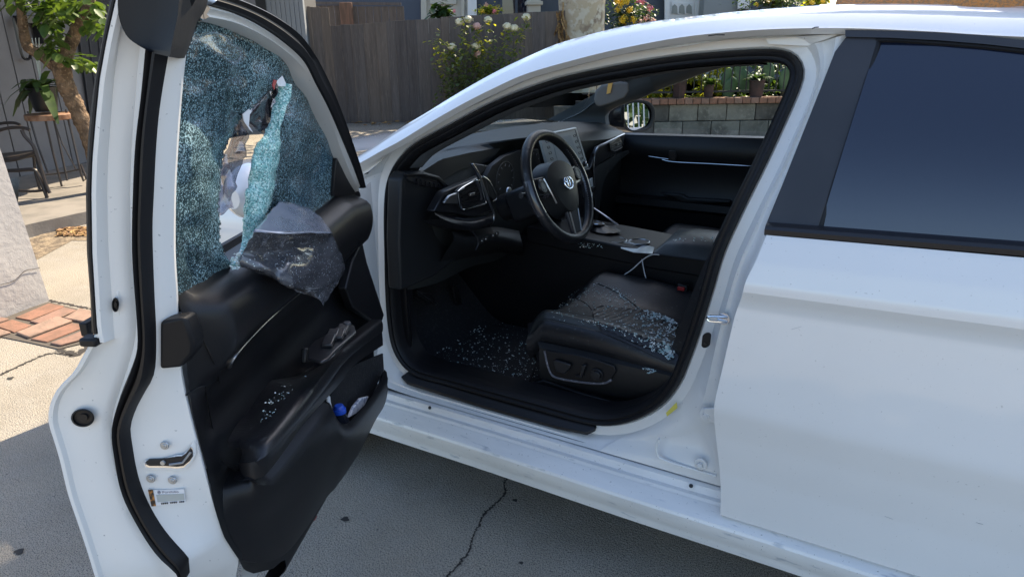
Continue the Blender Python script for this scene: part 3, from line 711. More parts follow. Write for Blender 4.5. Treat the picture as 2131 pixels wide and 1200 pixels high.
# chrome spear
cs = cr([ontrim(u, v, .003) for u, v, t in [(474, 766, .193), (487, 743, .195), (517, 709, .196), (558, 667, .196), (600, 630, .196), (640, 598, .196), (690, 555, .195)]], 8); m = len(cs)
MB().tube(cs, [.0045*(1-.75*sm_(.0, .35, i/m))*(.2+.8*sm_(0, .04, i/m)) for i in range(m)], 8).build('chrome_spear', M['satinchrome'], door)
# flared tip at the front edge of the trim
MB().plate([datt(u, v, .175) for u, v in [(754, 500), (764, 545), (800, 655), (796, 668), (778, 668), (735, 640), (720, 600), (735, 540)]], DT*-.02).build('trim_front_flare', M['plastic'], door, bevel=.004, seg=3)
# armrest and grab handle
A0 = [(499, 932, .178), (498, 914, .176), (525, 866, .155), (570, 798, .15), (588, 789, .15), (620, 783, .15), (647, 774, .155), (673, 758, .175), (691, 740, .195), (712, 722, .205), (740, 700, .205), (788, 664, .19)]
A1 = [(499, 934, .182), (516, 932, .215), (541, 925, .238), (570, 897, .245), (604, 858, .247), (637, 819, .247), (667, 781, .245), (696, 745, .242), (712, 730, .236), (745, 705, .226), (793, 668, .205)]
A2 = [(497, 962, .180), (514, 963, .215), (538, 958, .243), (570, 933, .252), (604, 895, .254), (637, 857, .254), (667, 821, .250), (690, 790, .246), (715, 756, .238), (745, 728, .226), (796, 690, .203)]
A3 = [(499, 976, .176), (510, 994, .205), (543, 994, .236), (570, 967, .244), (604, 920, .244), (637, 875, .242), (680, 828, .238), (705, 800, .234), (745, 753, .220), (797, 718, .198)]
n = 60
R = [resample(cr([datt(u, v, t) for u, v, t in q], 8), n) for q in (A0, A1, A2, A3)]
am = MB(); am.grid([[p+DT*-.018 for p in R[0]], R[0], [a.lerp(b, .5)+Vector((0, 0, .003)) for a, b in zip(R[0], R[1])], [a.lerp(b, .9)+Vector((0, 0, .003)) for a, b in zip(R[0], R[1])], [b+Vector((0, 0, -.001))+DT*.003 for b in R[1]], [a.lerp(b, .3)+DT*.004 for a, b in zip(R[1], R[2])], [a.lerp(b, .7)+DT*.003 for a, b in zip(R[1], R[2])], R[2]]); am.build('armrest', M['leather'], door, ang=60)
am = MB(); am.grid([[p+DT*-.003 for p in R[2]], [a.lerp(b, .1)+DT*-.001 for a, b in zip(R[2], R[3])], [a.lerp(b, .6)+DT*.0 for a, b in zip(R[2], R[3])], R[3], [p+DT*(-.006-.028*min(1, i/8))+Vector((0, 0, -.004)) for i, p in enumerate(R[3])]]); am.build('pull_handle_band', M['plastic'], door, ang=60)
# lower panel with the map pocket
P0 = [(446, 1010, .135), (500, 985, .155), (520, 998, .178), (555, 1000, .19), (600, 950, .206), (640, 900, .220), (676, 850, .232), (686, 838, .234), (696, 862, .236), (710, 880, .238), (726, 878, .238), (745, 858, .236), (768, 832, .230), (790, 796, .216), (800, 768, .205)]
P1 = [(449, 1025, .140), (508, 1012, .170), (540, 1020, .186), (575, 1008, .198), (620, 960, .214), (650, 922, .226), (680, 885, .238), (692, 888, .240), (704, 900, .242), (716, 908, .244), (738, 900, .242), (757, 876, .238), (778, 845, .230), (799, 808, .216), (806, 782, .205)]
P2 = [(458, 1075, .150), (520, 1090, .166), (560, 1085, .176), (600, 1060, .188), (640, 1020, .202), (664, 990, .210), (690, 960, .216), (702, 955, .218), (712, 955, .22), (724, 952, .22), (745, 936, .216), (762, 908, .21), (782, 870, .204), (800, 832, .198), (806, 800, .196)]
P3 = [(500, 1164, .150), (545, 1170, .160), (580, 1160, .164), (606, 1140, .168), (640, 1095, .172), (664, 1056, .174), (685, 1028, .175), (697, 1016, .175), (706, 1003, .175), (716, 990, .175), (736, 958, .175), (757, 914, .175), (776, 876, .175), (796, 848, .175), (804, 815, .175)]
n = 90
R = [resample(cr([datt(u, v, t) for u, v, t in q], 8), n) for q in (P0, P1, P2, P3)]
iu = [(-1 if proj2(p)[0] > 684 else 1) for p in R[0]]
pk = MB(); pk.grid([[p+DT*(-.012 if q < 0 else -.03)+Vector((0, 0, .02*q)) for p, q in zip(R[0], iu)], R[0], [a.lerp(b, .4)+DT*.003 for a, b in zip(R[0], R[1])], R[1], [a.lerp(b, .35)+DT*.002 for a, b in zip(R[1], R[2])], [a.lerp(b, .7)+DT*.001 for a, b in zip(R[1], R[2])], R[2], [a.lerp(b, .5)+DT*.004 for a, b in zip(R[2], R[3])], R[3], [p+DT*-.03 for p in R[3]]]); pk.build('map_pocket', M['plastic'], door, ang=50)
# dark back wall of the pocket
MB().plate([datt(u, v, .182) for u, v in [(684, 832), (712, 776), (746, 755), (797, 735), (799, 769), (768, 836), (724, 880), (700, 872)]], DT*-.004).build('pocket_back', M['carpet'], door)
# window switches and inner handle
q = [(640, 745), (641, 722), (655, 708), (690, 690), (716, 672), (738, 676), (741, 690), (700, 726), (684, 744), (668, 752)]
tz = lambda u, v, dz=0: at(u, v, 'z', .845+dz)
MB().plate([tz(*p) for p in q], (0, 0, -.006)).build('switch_panel', M['gloss'], door, bevel=.002)
MB().plate([datt(u, v, .205) for u, v in [(637, 724), (668, 722), (700, 724), (688, 744), (678, 754), (636, 756)]], DT*-.01).build('switch_pod_front', M['plastic'], door, bevel=.003)
for u, v in [(684, 709), (692, 697), (706, 694), (713, 686)]:
    c = tz(u, v, .006); d = MB(); d.box(c, (.019, .010, .004), Matrix.Rotation(-TH+.1, 3, 'Z') @ Matrix.Rotation(.15, 3, 'Y')); d.build('window_switch', M['gloss'], door, bevel=.002)
c = tz(722, 676, .008); d = MB(); d.disc(c, (0, 0, 1), .009, .006, 20, .007); d.build('mirror_adjuster', M['satin'], door, bevel=.001)
MB().tube(cr([datt(u, v, .215) for u, v in [(684, 748), (692, 738), (697, 729), (706, 722)]], 5), [.002]+[.004]*14+[.002], 8).build('inner_handle', M['satinchrome'], door)
# ---- smashed, laminated-looking side glass
HOLE = [(587, 157), (578, 172), (562, 186), (540, 210), (520, 228), (503, 240), (492, 262), (476, 290), (463, 318), (458, 350), (455, 390), (452, 430), (454, 470), (457, 505), (464, 525), (475, 542), (481, 556), (495, 556), (520, 520), (540, 480), (566, 418), (580, 330), (583, 290), (572, 262), (584, 234), (597, 178)]
gp = MB()
poly = [(367, 700), (362, 400), (368, 300), (376, 195), (384, 110), (396, 78), (416, 40), (470, 50), (520, 70), (572, 100), (614, 138), (644, 186), (670, 240), (690, 284), (706, 330), (700, 420), (660, 470), (500, 575), (369, 650)]
def G2(u, v):
    p = G(u, v, 0); w_ = mnoise.noise(Vector((u/120, v/120, 0)))*.014+mnoise.noise(Vector((u/45, v/45, 4)))*.006
    hx = 560-u; dist = math.hypot((u-500)/60, (v-330)/160)
    w_ += -.020*math.exp(-dist*dist)
    e = min(1, abs(u-366)/30)*min(1, max(0, (705-u))/40)
    return G(u, v, -.004+w_*e)
U0, U1, V0, V1, ST = 358, 712, 36, 662, 3.0
nu = int((U1-U0)/ST)+1; nv = int((V1-V0)/ST)+1; idx = {}; vs = []; fs = []
rng = random.Random(3)
def vid(i, j):
    if (i, j) not in idx:
        u = U0+i*ST+rng.uniform(-.9, .9); v = V0+j*ST+rng.uniform(-.9, .9); idx[(i, j)] = len(vs); vs.append(G2(u, v))
    return idx[(i, j)]
for i in range(nu-1):
    for j in range(nv-1):
        u = U0+(i+.5)*ST; v = V0+(j+.5)*ST
        if not ptin((u, v), poly): continue
        ju = mnoise.noise(Vector((u/9, v/9, 1)))*5; jv = mnoise.noise(Vector((u/9, v/9, 7)))*5
        if ptin((u+ju, v+jv), HOLE): continue
        fs.append((vid(i, j), vid(i+1, j), vid(i+1, j+1), vid(i, j+1)))
def crackle(name, dark, midc, bright, bl, gscale=1.0, thr=(.30, .62, .86)):
    m = bpy.data.materials.new(name); m.use_nodes = True; t = m.node_tree; b = t.nodes['Principled BSDF']; N = t.nodes.new; L_ = t.links.new
    tc = N('ShaderNodeTexCoord'); mp = N('ShaderNodeMapping'); L_(tc.outputs['Object'], mp.inputs[0])
    nz = N('ShaderNodeTexNoise'); nz.inputs['Scale'].default_value = 14; L_(mp.outputs[0], nz.inputs['Vector'])
    vo = N('ShaderNodeTexVoronoi'); vo.inputs['Scale'].default_value = 470*gscale; L_(mp.outputs[0], vo.inputs['Vector'])
    sx = N('ShaderNodeSeparateColor'); L_(vo.outputs['Color'], sx.inputs[0])
    big = N('ShaderNodeTexNoise'); big.inputs['Scale'].default_value = 7; big.inputs['Detail'].default_value = 4; L_(mp.outputs[0], big.inputs['Vector'])
    ad = N('ShaderNodeMath'); ad.operation = 'MULTIPLY_ADD'; L_(big.outputs[0], ad.inputs[0]); ad.inputs[1].default_value = .9; L_(sx.outputs[0], ad.inputs[2])
    sb = N('ShaderNodeMath'); sb.operation = 'SUBTRACT'; L_(ad.outputs[0], sb.inputs[0]); sb.inputs[1].default_value = .45
    cr_ = N('ShaderNodeValToRGB'); L_(sb.outputs[0], cr_.inputs[0]); e = cr_.color_ramp.elements
    e[0].position = thr[0]; e[0].color = (*dark, 1); e[1].position = thr[2]; e[1].color = (*bright, 1); x = e.new(thr[1]); x.color = (*midc, 1)
    b2 = N('ShaderNodeTexNoise'); b2.inputs['Scale'].default_value = 5; L_(tc.outputs['Object'], b2.inputs['Vector'])
    mr = N('ShaderNodeMapRange'); mr.inputs['From Min'].default_value = .52; mr.inputs['From Max'].default_value = .72; mr.inputs['To Max'].default_value = .45; L_(b2.outputs[0], mr.inputs[0])
    mx = N('ShaderNodeMix'); mx.data_type = 'RGBA'; L_(mr.outputs[0], mx.inputs[0]); L_(cr_.outputs[0], mx.inputs[6]); mx.inputs[7].default_value = (*bl, 1)
    L_(mx.outputs[2], b.inputs['Base Color']); b.inputs['Roughness'].default_value = .18; b.inputs['Coat Weight'].default_value = .3
    # every grain faces its own way
    bp = N('ShaderNodeBump'); bp.inputs['Strength'].default_value = .6; bp.inputs['Distance'].default_value = .002; L_(sx.outputs[1], bp.inputs['Height']); L_(bp.outputs[0], b.inputs['Normal'])
    tr = N('ShaderNodeBsdfTransparent'); tr.inputs[0].default_value = (.45, .75, .75, 1); ms = N('ShaderNodeMixShader')
    gt = N('ShaderNodeMath'); gt.operation = 'GREATER_THAN'; gt.inputs[1].default_value = .80; L_(sx.outputs[2], gt.inputs[0])
    ml = N('ShaderNodeMath'); ml.operation = 'MULTIPLY'; ml.inputs[1].default_value = .5; L_(gt.outputs[0], ml.inputs[0])
    L_(ml.outputs[0], ms.inputs[0]); L_(b.outputs[0], ms.inputs[1]); L_(tr.outputs[0], ms.inputs[2]); L_(ms.outputs[0], t.nodes['Material Output'].inputs[0])
    return m
M['crackle'] = crackle('crazed_side_glass', (.022, .042, .050), (.060, .105, .12), (.34, .52, .58), (.04, .13, .22), 1.3, (.34, .62, .98))
M['crumb'] = crackle('pale_crumbled_glass', (.14, .36, .36), (.28, .58, .55), (.66, .88, .85), (.16, .42, .46), 1.0, (.1, .5, .95))
gl = mesh('shattered_window', vs, fs, M['crackle'], door, ang=180)
m_ = gl.modifiers.new('thick', 'SOLIDIFY'); m_.thickness = .004; m_.offset = 0
# folded strip of pale crumbled glass
SL = [(583, 172), (574, 205), (565, 236), (553, 273), (540, 293), (530, 320), (522, 355), (521, 381), (513, 401), (509, 446), (506, 480), (503, 505), (490, 536), (478, 550)]
SR = [(598, 182), (594, 212), (584, 238), (574, 260), (573, 280), (582, 300), (581, 327), (574, 367), (566, 415), (552, 450), (536, 478), (522, 505), (506, 535), (492, 552)]
n = 60
a_ = resample(cr([G(u, v, .002) for u, v in SL], 5), n); b_ = resample(cr([G(u, v, .012) for u, v in SR], 5), n)
rows = []
for k in [i/12 for i in range(13)]:
    row = []
    for i, (a, b) in enumerate(zip(a_, b_)):
        p = a.lerp(b, k)+DT*(.014*math.sin(math.pi*k)+.004*mnoise.noise(Vector((i*.3, k*4, 2))))
        if k == 0: p += (a-b).normalized()*.004*mnoise.noise(Vector((i*.9, 0, 5)))
        if k == 1: p += (b-a).normalized()*.004*mnoise.noise(Vector((i*.9, 3, 5)))
        row.append(p)
    rows.append(row)
o = MB().grid(rows).build('glass_fold', M['crumb'], door, ang=180); m_ = o.modifiers.new('thick', 'SOLIDIFY'); m_.thickness = .004
# clear tint film still stretched across the hole
fm = bpy.data.materials.new('tint_film'); fm.use_nodes = True; t = fm.node_tree; b = t.nodes['Principled BSDF']; N = t.nodes.new; L_ = t.links.new
b.inputs['Coat Weight'].default_value = 1; b.inputs['Coat Roughness'].default_value = .04; b.inputs['Roughness'].default_value = .22; b.inputs['Specular IOR Level'].default_value = .8
tc = N('ShaderNodeTexCoord'); vo = N('ShaderNodeTexVoronoi'); vo.inputs['Scale'].default_value = 250; L_(tc.outputs['Object'], vo.inputs['Vector'])
lt = N('ShaderNodeMath'); lt.operation = 'LESS_THAN'; lt.inputs[1].default_value = .30; L_(vo.outputs['Distance'], lt.inputs[0])
sx = N('ShaderNodeSeparateColor'); L_(vo.outputs['Color'], sx.inputs[0]); g2 = N('ShaderNodeMath'); g2.operation = 'GREATER_THAN'; g2.inputs[1].default_value = .72; L_(sx.outputs[0], g2.inputs[0])
ml = N('ShaderNodeMath'); ml.operation = 'MULTIPLY'; L_(lt.outputs[0], ml.inputs[0]); L_(g2.outputs[0], ml.inputs[1])
mx = N('ShaderNodeMix'); mx.data_type = 'RGBA'; L_(ml.outputs[0], mx.inputs[0]); mx.inputs[6].default_value = (.12, .125, .145, 1); mx.inputs[7].default_value = (.45, .5, .52, 1); L_(mx.outputs[2], b.inputs['Base Color'])
nz = N('ShaderNodeTexNoise'); nz.inputs['Scale'].default_value = 22; nz.inputs['Detail'].default_value = 3; L_(tc.outputs['Object'], nz.inputs['Vector']); bp = N('ShaderNodeBump'); bp.inputs['Strength'].default_value = .25; bp.inputs['Distance'].default_value = .004; L_(nz.outputs[0], bp.inputs['Height']); L_(bp.outputs[0], b.inputs['Normal'])
tr = N('ShaderNodeBsdfTransparent'); tr.inputs[0].default_value = (.5, .5, .55, 1); ms = N('ShaderNodeMixShader'); mv = N('ShaderNodeMath'); mv.operation = 'MULTIPLY_ADD'; mv.inputs[1].default_value = -.3; mv.inputs[2].default_value = .3; L_(ml.outputs[0], mv.inputs[0]); L_(mv.outputs[0], ms.inputs[0]); L_(b.outputs[0], ms.inputs[1]); L_(tr.outputs[0], ms.inputs[2]); L_(ms.outputs[0], t.nodes['Material Output'].inputs[0])
M['film'] = fm
M['filmclear'] = glass_mat('clear_film', (.55, .55, .60), .12, 1.5, .06)
def patch(name, rows, m, parent, amp=.004, sc=30, ang=25, k=5, th=.0006):
    RR = [cr([datt(u, v, t) for u, v, t in r], k) for r in rows]
    cols = list(zip(*RR)); cols = [resample(list(c_), k*(len(rows)-1)+1) if False else cr(list(c_), k) for c_ in cols]
    for c_ in cols:
        for i, p in enumerate(c_): c_[i] = p + DT*amp*mnoise.noise(p*sc)+Vector((0, 0, amp*.6*mnoise.noise(p*sc*1.7+Vector((3, 1, 2)))))
    o = MB().grid(cols).build(name, m, parent, ang=ang); s_ = o.modifiers.new('thick', 'SOLIDIFY'); s_.thickness = th; return o
patch('film_flap_top', [[(583, 417, .166), (612, 424, .166), (642, 434, .169), (667, 451, .171)], [(556, 448, .201), (596, 452, .206), (640, 458, .211), (680, 468, .206)], [(528, 482, .236), (580, 485, .256), (635, 485, .261), (692, 486, .246)]], mat('film_sky_sheen', (.23, .26, .33), .25, coat=.7, var=(260, (.6, .65, .7), .68, .74)), door, amp=.0035, sc=22, ang=14)  # sky reflection on the upper fold painted as a lighter film colour
patch('torn_film_flap', [[(529, 481, .235), (580, 484, .255), (635, 484, .26), (691, 485, .245)], [(526, 486, .228), (580, 489, .248), (635, 489, .252), (693, 489, .238)], [(508, 517, .185), (562, 522, .205), (628, 512, .222), (698, 505, .235)], [(497, 545, .178), (552, 560, .205), (612, 556, .235), (716, 545, .225)], [(520, 562, .180), (568, 578, .205), (606, 594, .232), (712, 582, .222)], [(552, 573, .190), (590, 590, .205), (640, 606, .222), (694, 604, .222)], [(575, 579, .195), (612, 604, .21), (655, 618, .218), (672, 636, .222)]], M['film'], door, amp=.006, sc=34, ang=16, k=10)
patch('stretched_film', [[(500, 246, .175), (506, 262, .17), (514, 280, .168)], [(476, 300, .16), (492, 305, .165), (512, 306, .17)], [(459, 350, .15), (480, 352, .155), (500, 350, .16)], [(456, 400, .15), (474, 398, .155), (490, 396, .16)], [(454, 445, .15), (466, 442, .155), (480, 430, .16)]], M['filmclear'], door, amp=.008, sc=60)
patch('film_shard', [[(587, 160, .20), (592, 172, .20), (597, 180, .20)], [(562, 186, .195), (576, 200, .195), (588, 212, .195)], [(530, 218, .19), (552, 236, .19), (570, 250, .19)], [(503, 241, .185), (524, 262, .185), (550, 284, .185)]], M['filmclear'], door, amp=.006, sc=60)
MB().plate([datt(u, v, .215) for u, v in [(588, 158), (598, 180), (580, 180), (575, 170)]], DT*-.001).build('film_corner', M['white'], door)
MB().plate([datt(u, v, .19) for u, v in [(505, 238), (536, 212), (541, 214), (520, 238), (518, 262), (527, 276), (520, 270), (508, 252)]], DT*-.001).build('film_edge', M['white'], door)
MB().plate([datt(u, v, .217) for u, v in [(570, 166), (577, 168), (573, 178), (571, 187), (567, 178)]], DT*-.001).build('red_film_scrap', M['red'], door)
MB().box(datt(653, 1068, .11), (.008, .004, .014), Matrix.Rotation(-TH, 3, 'Z')).build('door_reflector', M['red'], door, bevel=.002)
# outside mirror of this door, seen through the hole
c = dpt(.27, -.10, 1.02)
mm = MB()
Rm = Matrix.Rotation(-TH, 3, 'Z')
rows = []
for i in range(9):
    a = i/8; x = -.10+.2*a; r = math.sin(math.pi*min(max(a, .04), .96))**.5
    rows.append([c+Rm @ Vector((x, .0+.055*r*math.cos(q), .068*r*math.sin(q))) for q in [k*math.pi/10 for k in range(20)]])
mm.grid(rows, True, True); mo = mm.build('door_mirror', M['paint'], door, ang=50)
d = MB(); d.tube(cr([c+Rm @ Vector((x, .058, -.03)) for x in (-.08, -.03, .03, .08)], 4), .008, 8); d.build('mirror_base_band', M['gloss'], door)
d = MB(); d.box(dpt(.20, -.03, .965), (.05, .05, .012), Rm); d.build('mirror_arm', M['gloss'], door, bevel=.005)
# ================================================================ CABIN
def X(u, v, x): return at(u, v, 'x', x)
def Y(u, v, y): return at(u, v, 'y', y)
def Z(u, v, z): return at(u, v, 'z', z)
# floor mat, carpet, tunnel
rows = []
for i in range(40):
    x = -1.30+.9*i/39; row = []
    for j in range(24):
        y = .16+.60*j/23; z = .31+.20*sm_(-1.0, -1.30, x)**1.3+.02*sm_(.22, .16, y)+.006*mnoise.noise(Vector((x*6, y*6, 0)))
        row.append(Vector((x, y, z)))
    rows.append(row)
MB().grid(rows).build('floor_carpet', M['carpet'], car, ang=80)
d = MB(); d.plate([Z(u, v, .322) for u, v in [(880, 735), (935, 668), (1010, 672), (1090, 690), (1115, 760), (1095, 812), (1000, 790)]], (0, 0, -.006)); d.build('floor_mat', mat('rubber_mat', (.014, .014, .016), .8, bump=(150, .6, .003)), car, bevel=.004)
for y_, sg in ((.92, 1),):
    d = MB(); d.box((-.35, .92, .44), (.98, .115, .22)); d.build('centre_tunnel', M['plastic'], car, bevel=.02)
# sill trim inside
d = MB(); d.grid([[Vector((x, y, z)) for x in [-1.05+.05*i for i in range(20)]] for y, z in ((.17, .36), (.20, .366), (.225, .36), (.24, .32))]); d.build('inner_sill_trim', M['plastic'], car)
# left kick panel
MB().plate([Vector((-1.04, .20, .33)), Vector((-1.30, .20, .33)), Vector((-1.30, .20, .95)), Vector((-1.06, .18, .95)), Vector((-1.03, .18, .7)), Vector((-1.03, .18, .45))], (0, .01, 0)).build('kick_panel', M['plastic'], car)
# pedals
pb = MB(); pb.plate([X(u, v, -1.16) for u, v in [(943, 596), (950, 592), (962, 630), (966, 660), (957, 664), (950, 640)]], (-.015, 0, 0)); o = pb.build('accelerator_pedal', M['rubber'], car, bevel=.003)
for k in range(4): MB().tube([X(945+k*3.5, 600, -1.158), X(955+k*2.6, 655, -1.158)], .0012, 5).build('pedal_rib', M['plastic'], o)
pb = MB(); pb.plate([X(u, v, -1.10) for u, v in [(868, 606), (900, 612), (912, 632), (896, 634), (870, 615)]], (-.012, 0, 0)); pb.build('brake_pedal', M['rubber'], car, bevel=.003)
MB().tube([X(868, 604, -1.10), X(908, 634, -1.095)], .0016, 6).build('pedal_edge', M['satinchrome'], car)
# ---------------- dashboard
NS = 50
def dl(pts): return resample(cr([Vector(p) for p in pts], 6), NS)
# top: from the windscreen base back to the brow, for y .17 -> 1.68
r_ws = dl([(-1.36, .20, .955), (-1.42, .6, .97), (-1.44, .92, .975), (-1.42, 1.25, .97), (-1.36, 1.66, .955)])
r_mid = dl([(-1.15, .19, .985), Vector(Z(935, 303, 1.0)), Vector(Z(1058, 273, 1.02)), Vector((-1.10, 1.30, 1.025)), (-1.05, 1.67, .99)])
r_up = dl([Z(846, 362, .985), Z(914, 319, 1.0), Z(975, 303, 1.02), Z(1055, 291, 1.035), Z(1110, 284, 1.035), Vector((-.955, 1.02, 1.02)), Vector((-.945, 1.25, 1.0)), Vector((-.925, 1.45, .985)), Vector((-.95, 1.67, .96))])
r_lo = dl([Vector((-1.02, .185, .965)), X(905, 345, -1.02), X(965, 322, -1.0), X(1048, 306, -.975), X(1110, 300, -.94), Vector((-.915, 1.02, .985)), Vector((-.905, 1.25, .965)), Vector((-.895, 1.45, .95)), Vector((-.92, 1.67, .94))])
r_f2 = dl([Vector((-1.02, .185, .93)), X(930, 385, -.98), X(985, 372, -.965), X(1030, 370, -1.00), X(1090, 340, -1.0), Vector((-.92, 1.0, .92)), Vector((-.92, 1.25, .88)), Vector((-.92, 1.45, .88)), Vector((-.93, 1.67, .88))])
r_f3 = dl([Vector((-1.0, .185, .86)), Vector((-.95, .30, .84)), Vector((-.96, .50, .82)), Vector((-.98, .60, .82)), Vector((-.96, .8, .8)), Vector((-.90, 1.0, .80)), Vector((-.93, 1.25, .74)), Vector((-.92, 1.45, .74)), Vector((-.94, 1.67, .74))])
r_f4 = dl([Vector((-1.05, .185, .62)), Vector((-1.0, .30, .62)), Vector((-1.0, .50, .62)), Vector((-1.0, .65, .6)), Vector((-1.0, .8, .6)), Vector((-.98, 1.0, .6)), Vector((-1.05, 1.25, .52)), Vector((-1.05, 1.45, .52)), Vector((-1.06, 1.67, .52))])
def L2(a, b, k, off=(0, 0, 0)): return [p.lerp(q, k)+Vector(off) for p, q in zip(a, b)]
dm = MB(); dm.grid([r_ws, L2(r_ws, r_mid, .5, (0, 0, .008)), r_mid, L2(r_mid, r_up, .5, (0, 0, .004)), L2(r_mid, r_up, .9, (0, 0, .002)), r_up, L2(r_up, r_lo, .15, (.008, 0, 0)), r_lo, r_f2, r_f3, r_f4])
dash = dm.build('dashboard', M['dashskin'], car, ang=45)
# darker lower brow band in front of the driver
MB().grid([[p+Vector((.006, 0, -.002)) for p in resample([X(u, v, -.985) for u, v in [(838, 378), (880, 352), (914, 330), (975, 316), (1040, 306)]], 20)], [p for p in resample([X(u, v, -.975) for u, v in [(900, 395), (925, 372), (960, 352), (1000, 342), (1020, 335)]], 20)]]).build('brow_panel', M['softplastic'], dash)
def quad(name, pts, m, parent=dash, th=(-.01, 0, 0), bevel=.002, seg=2): return MB().plate(pts, th).build(name, m, parent, bevel=bevel, seg=seg)
# end cap facing the door, with the side defroster grille
quad('dash_end_cap', [X(u, v, -.97) for u, v in [(834, 372), (846, 358), (880, 356), (916, 366), (932, 386), (906, 436), (904, 446), (934, 472), (968, 500), (950, 540), (905, 575), (850, 600), (834, 604), (830, 500)]], M['softplastic'], th=(-.05, 0, 0), bevel=.008, seg=3)
quad('defroster_grille', [X(u, v, -.962) for u, v in [(847, 369), (856, 366), (884, 370), (912, 378), (922, 388), (917, 392), (890, 388), (852, 377)]], M['ink'])
for k in range(6): quad('grille_slat', [X(u, v, -.957) for u, v in [(868+k*9, 372+k*2.2), (870+k*9, 371+k*2.3), (872+k*9, 384+k*1.6), (870+k*9, 384+k*1.6)]], M['plastic'], bevel=0)
quad('end_cap_ridge', [X(u, v, -.955) for u, v in [(845, 361), (880, 360), (915, 368), (934, 386), (908, 434), (903, 432), (926, 388), (912, 374), (880, 366), (848, 367)]], M['plastic'], bevel=.002)
# outer air vent
quad('vent_housing', [X(u, v, -.90) for u, v in [(903, 440), (925, 400), (955, 386), (1004, 366), (1012, 372), (1022, 420), (1026, 438), (985, 452), (945, 444)]], M['gloss'], th=(-.03, 0, 0), bevel=.004)
q = [X(u, v, -.882) for u, v in [(925, 421), (937, 407), (951, 401), (954, 424), (927, 424)]]; quad('vent_wing', q, M['satinchrome'])
vf = [X(u, v, -.880) for u, v in [(953, 399), (962, 391), (990, 375), (998, 375), (1010, 418), (1012, 423), (1000, 427), (966, 436), (961, 436), (957, 425)]]
MB().tube(vf+[vf[0]], .0028, 8).build('vent_frame', M['chrome'], dash)
quad('vent_throat', [p+Vector((-.006, 0, 0)) for p in vf], M['ink'])
for k in range(4): MB().plate([X(962+k*1.5, 402+k*8, -.878), X(1000+k*2, 386+k*9, -.878), X(1000+k*2, 388.5+k*9, -.878), X(962+k*1.5, 404.5+k*8, -.878)], (-.012, 0, 0)).build('vent_vane', M['plastic'], dash)
MB().box(X(982, 404, -.872), (.004, .012, .004)).build('vent_tab', M['satinchrome'], dash, bevel=.001)
MB().tube([X(993, 380, -.874), X(1001, 400, -.874), X(1002, 415, -.874)], .0045, 8).build('vent_wheel', M['satin'], dash)
# bright spear beside the vent
sp = cr([X(u, v, -.868) for u, v in [(983, 341), (996, 362), (1008, 392), (1020, 425), (1028, 446), (1026, 460), (1019, 469)]], 6)
MB().tube(sp, [.0035]*len(sp), 8, flat=.5).build('dash_spear', M['satinchrome'], dash)
quad('dash_spear_cap', [X(u, v, -.876) for u, v in [(981, 340), (1000, 342), (1016, 345), (1005, 358), (1000, 362), (1008, 385), (1001, 378), (992, 358)]], M['satin'])
# tray pad under the vent with stitching
r1 = resample(cr([X(u, v, -.93) for u, v in [(902, 440), (930, 446), (965, 450), (990, 452), (1025, 442)]], 5), 24); r2 = resample(cr([X(u, v, -.865) for u, v in [(906, 446), (935, 456), (965, 462), (988, 462), (1026, 452)]], 5), 24); r3 = resample(cr([X(u, v, -.868) for u, v in [(915, 456), (937, 468), (968, 477), (990, 478), (1022, 470)]], 5), 24); r4 = [p+Vector((-.06, 0, -.01)) for p in r3]
MB().grid([r1, L2(r1, r2, .9, (0, 0, .002)), r2, L2(r2, r3, .5, (.006, 0, 0)), r3, r4]).build('dash_tray_pad', M['leather'], dash, ang=60)
for k in range(12): p = L2(r1, r2, .6, (0, 0, .003)); a = p[8+k]; b = p[9+k]; MB().tube([a, a.lerp(b, .55)], .0007, 4).build('pad_stitch', M['stitch'], dash)
# knee panels
r1 = resample(cr([X(u, v, -.93) for u, v in [(930, 470), (960, 478), (990, 478), (1030, 472), (1080, 480)]], 5), 24); r2 = resample(cr([X(u, v, -.885) for u, v in [(940, 480), (962, 492), (986, 492), (1030, 487), (1085, 500)]], 5), 24); r3 = resample(cr([X(u, v, -.89) for u, v in [(944, 500), (962, 508), (990, 512), (1035, 505), (1088, 520)]], 5), 24); r4 = resample([X(u, v, -1.0) for u, v in [(905, 560), (950, 545), (985, 535), (1040, 525), (1090, 535)]], 24)
MB().grid([r1, r2, L2(r2, r3, .5, (.004, 0, 0)), r3, r4]).build('knee_panel', M['softplastic'], dash, ang=60)
MB().tube(cr([X(u, v, -.883) for u, v in [(981, 480), (991, 492), (995, 506), (990, 520)]], 5), .0022, 6).build('knee_trim_edge', M['satin'], dash)
for k, (u, v) in enumerate([(1003, 501), (1011, 497), (1026, 490), (1034, 486)]):
    MB().box(X(u, v, -.884), (.003, .009, .007)).build('dash_button', M['gloss'], dash, bevel=.001); MB().box(X(u, v, -.880), (.0006, .0013, .0018)).build('button_symbol', M['white'], dash)
# start button
c = X(1058, 399, -.875); d = MB(); d.disc(c, (1, 0, .1), .016, .006, 24, .014); d.build('start_button', M['satinchrome'], dash, bevel=.001)
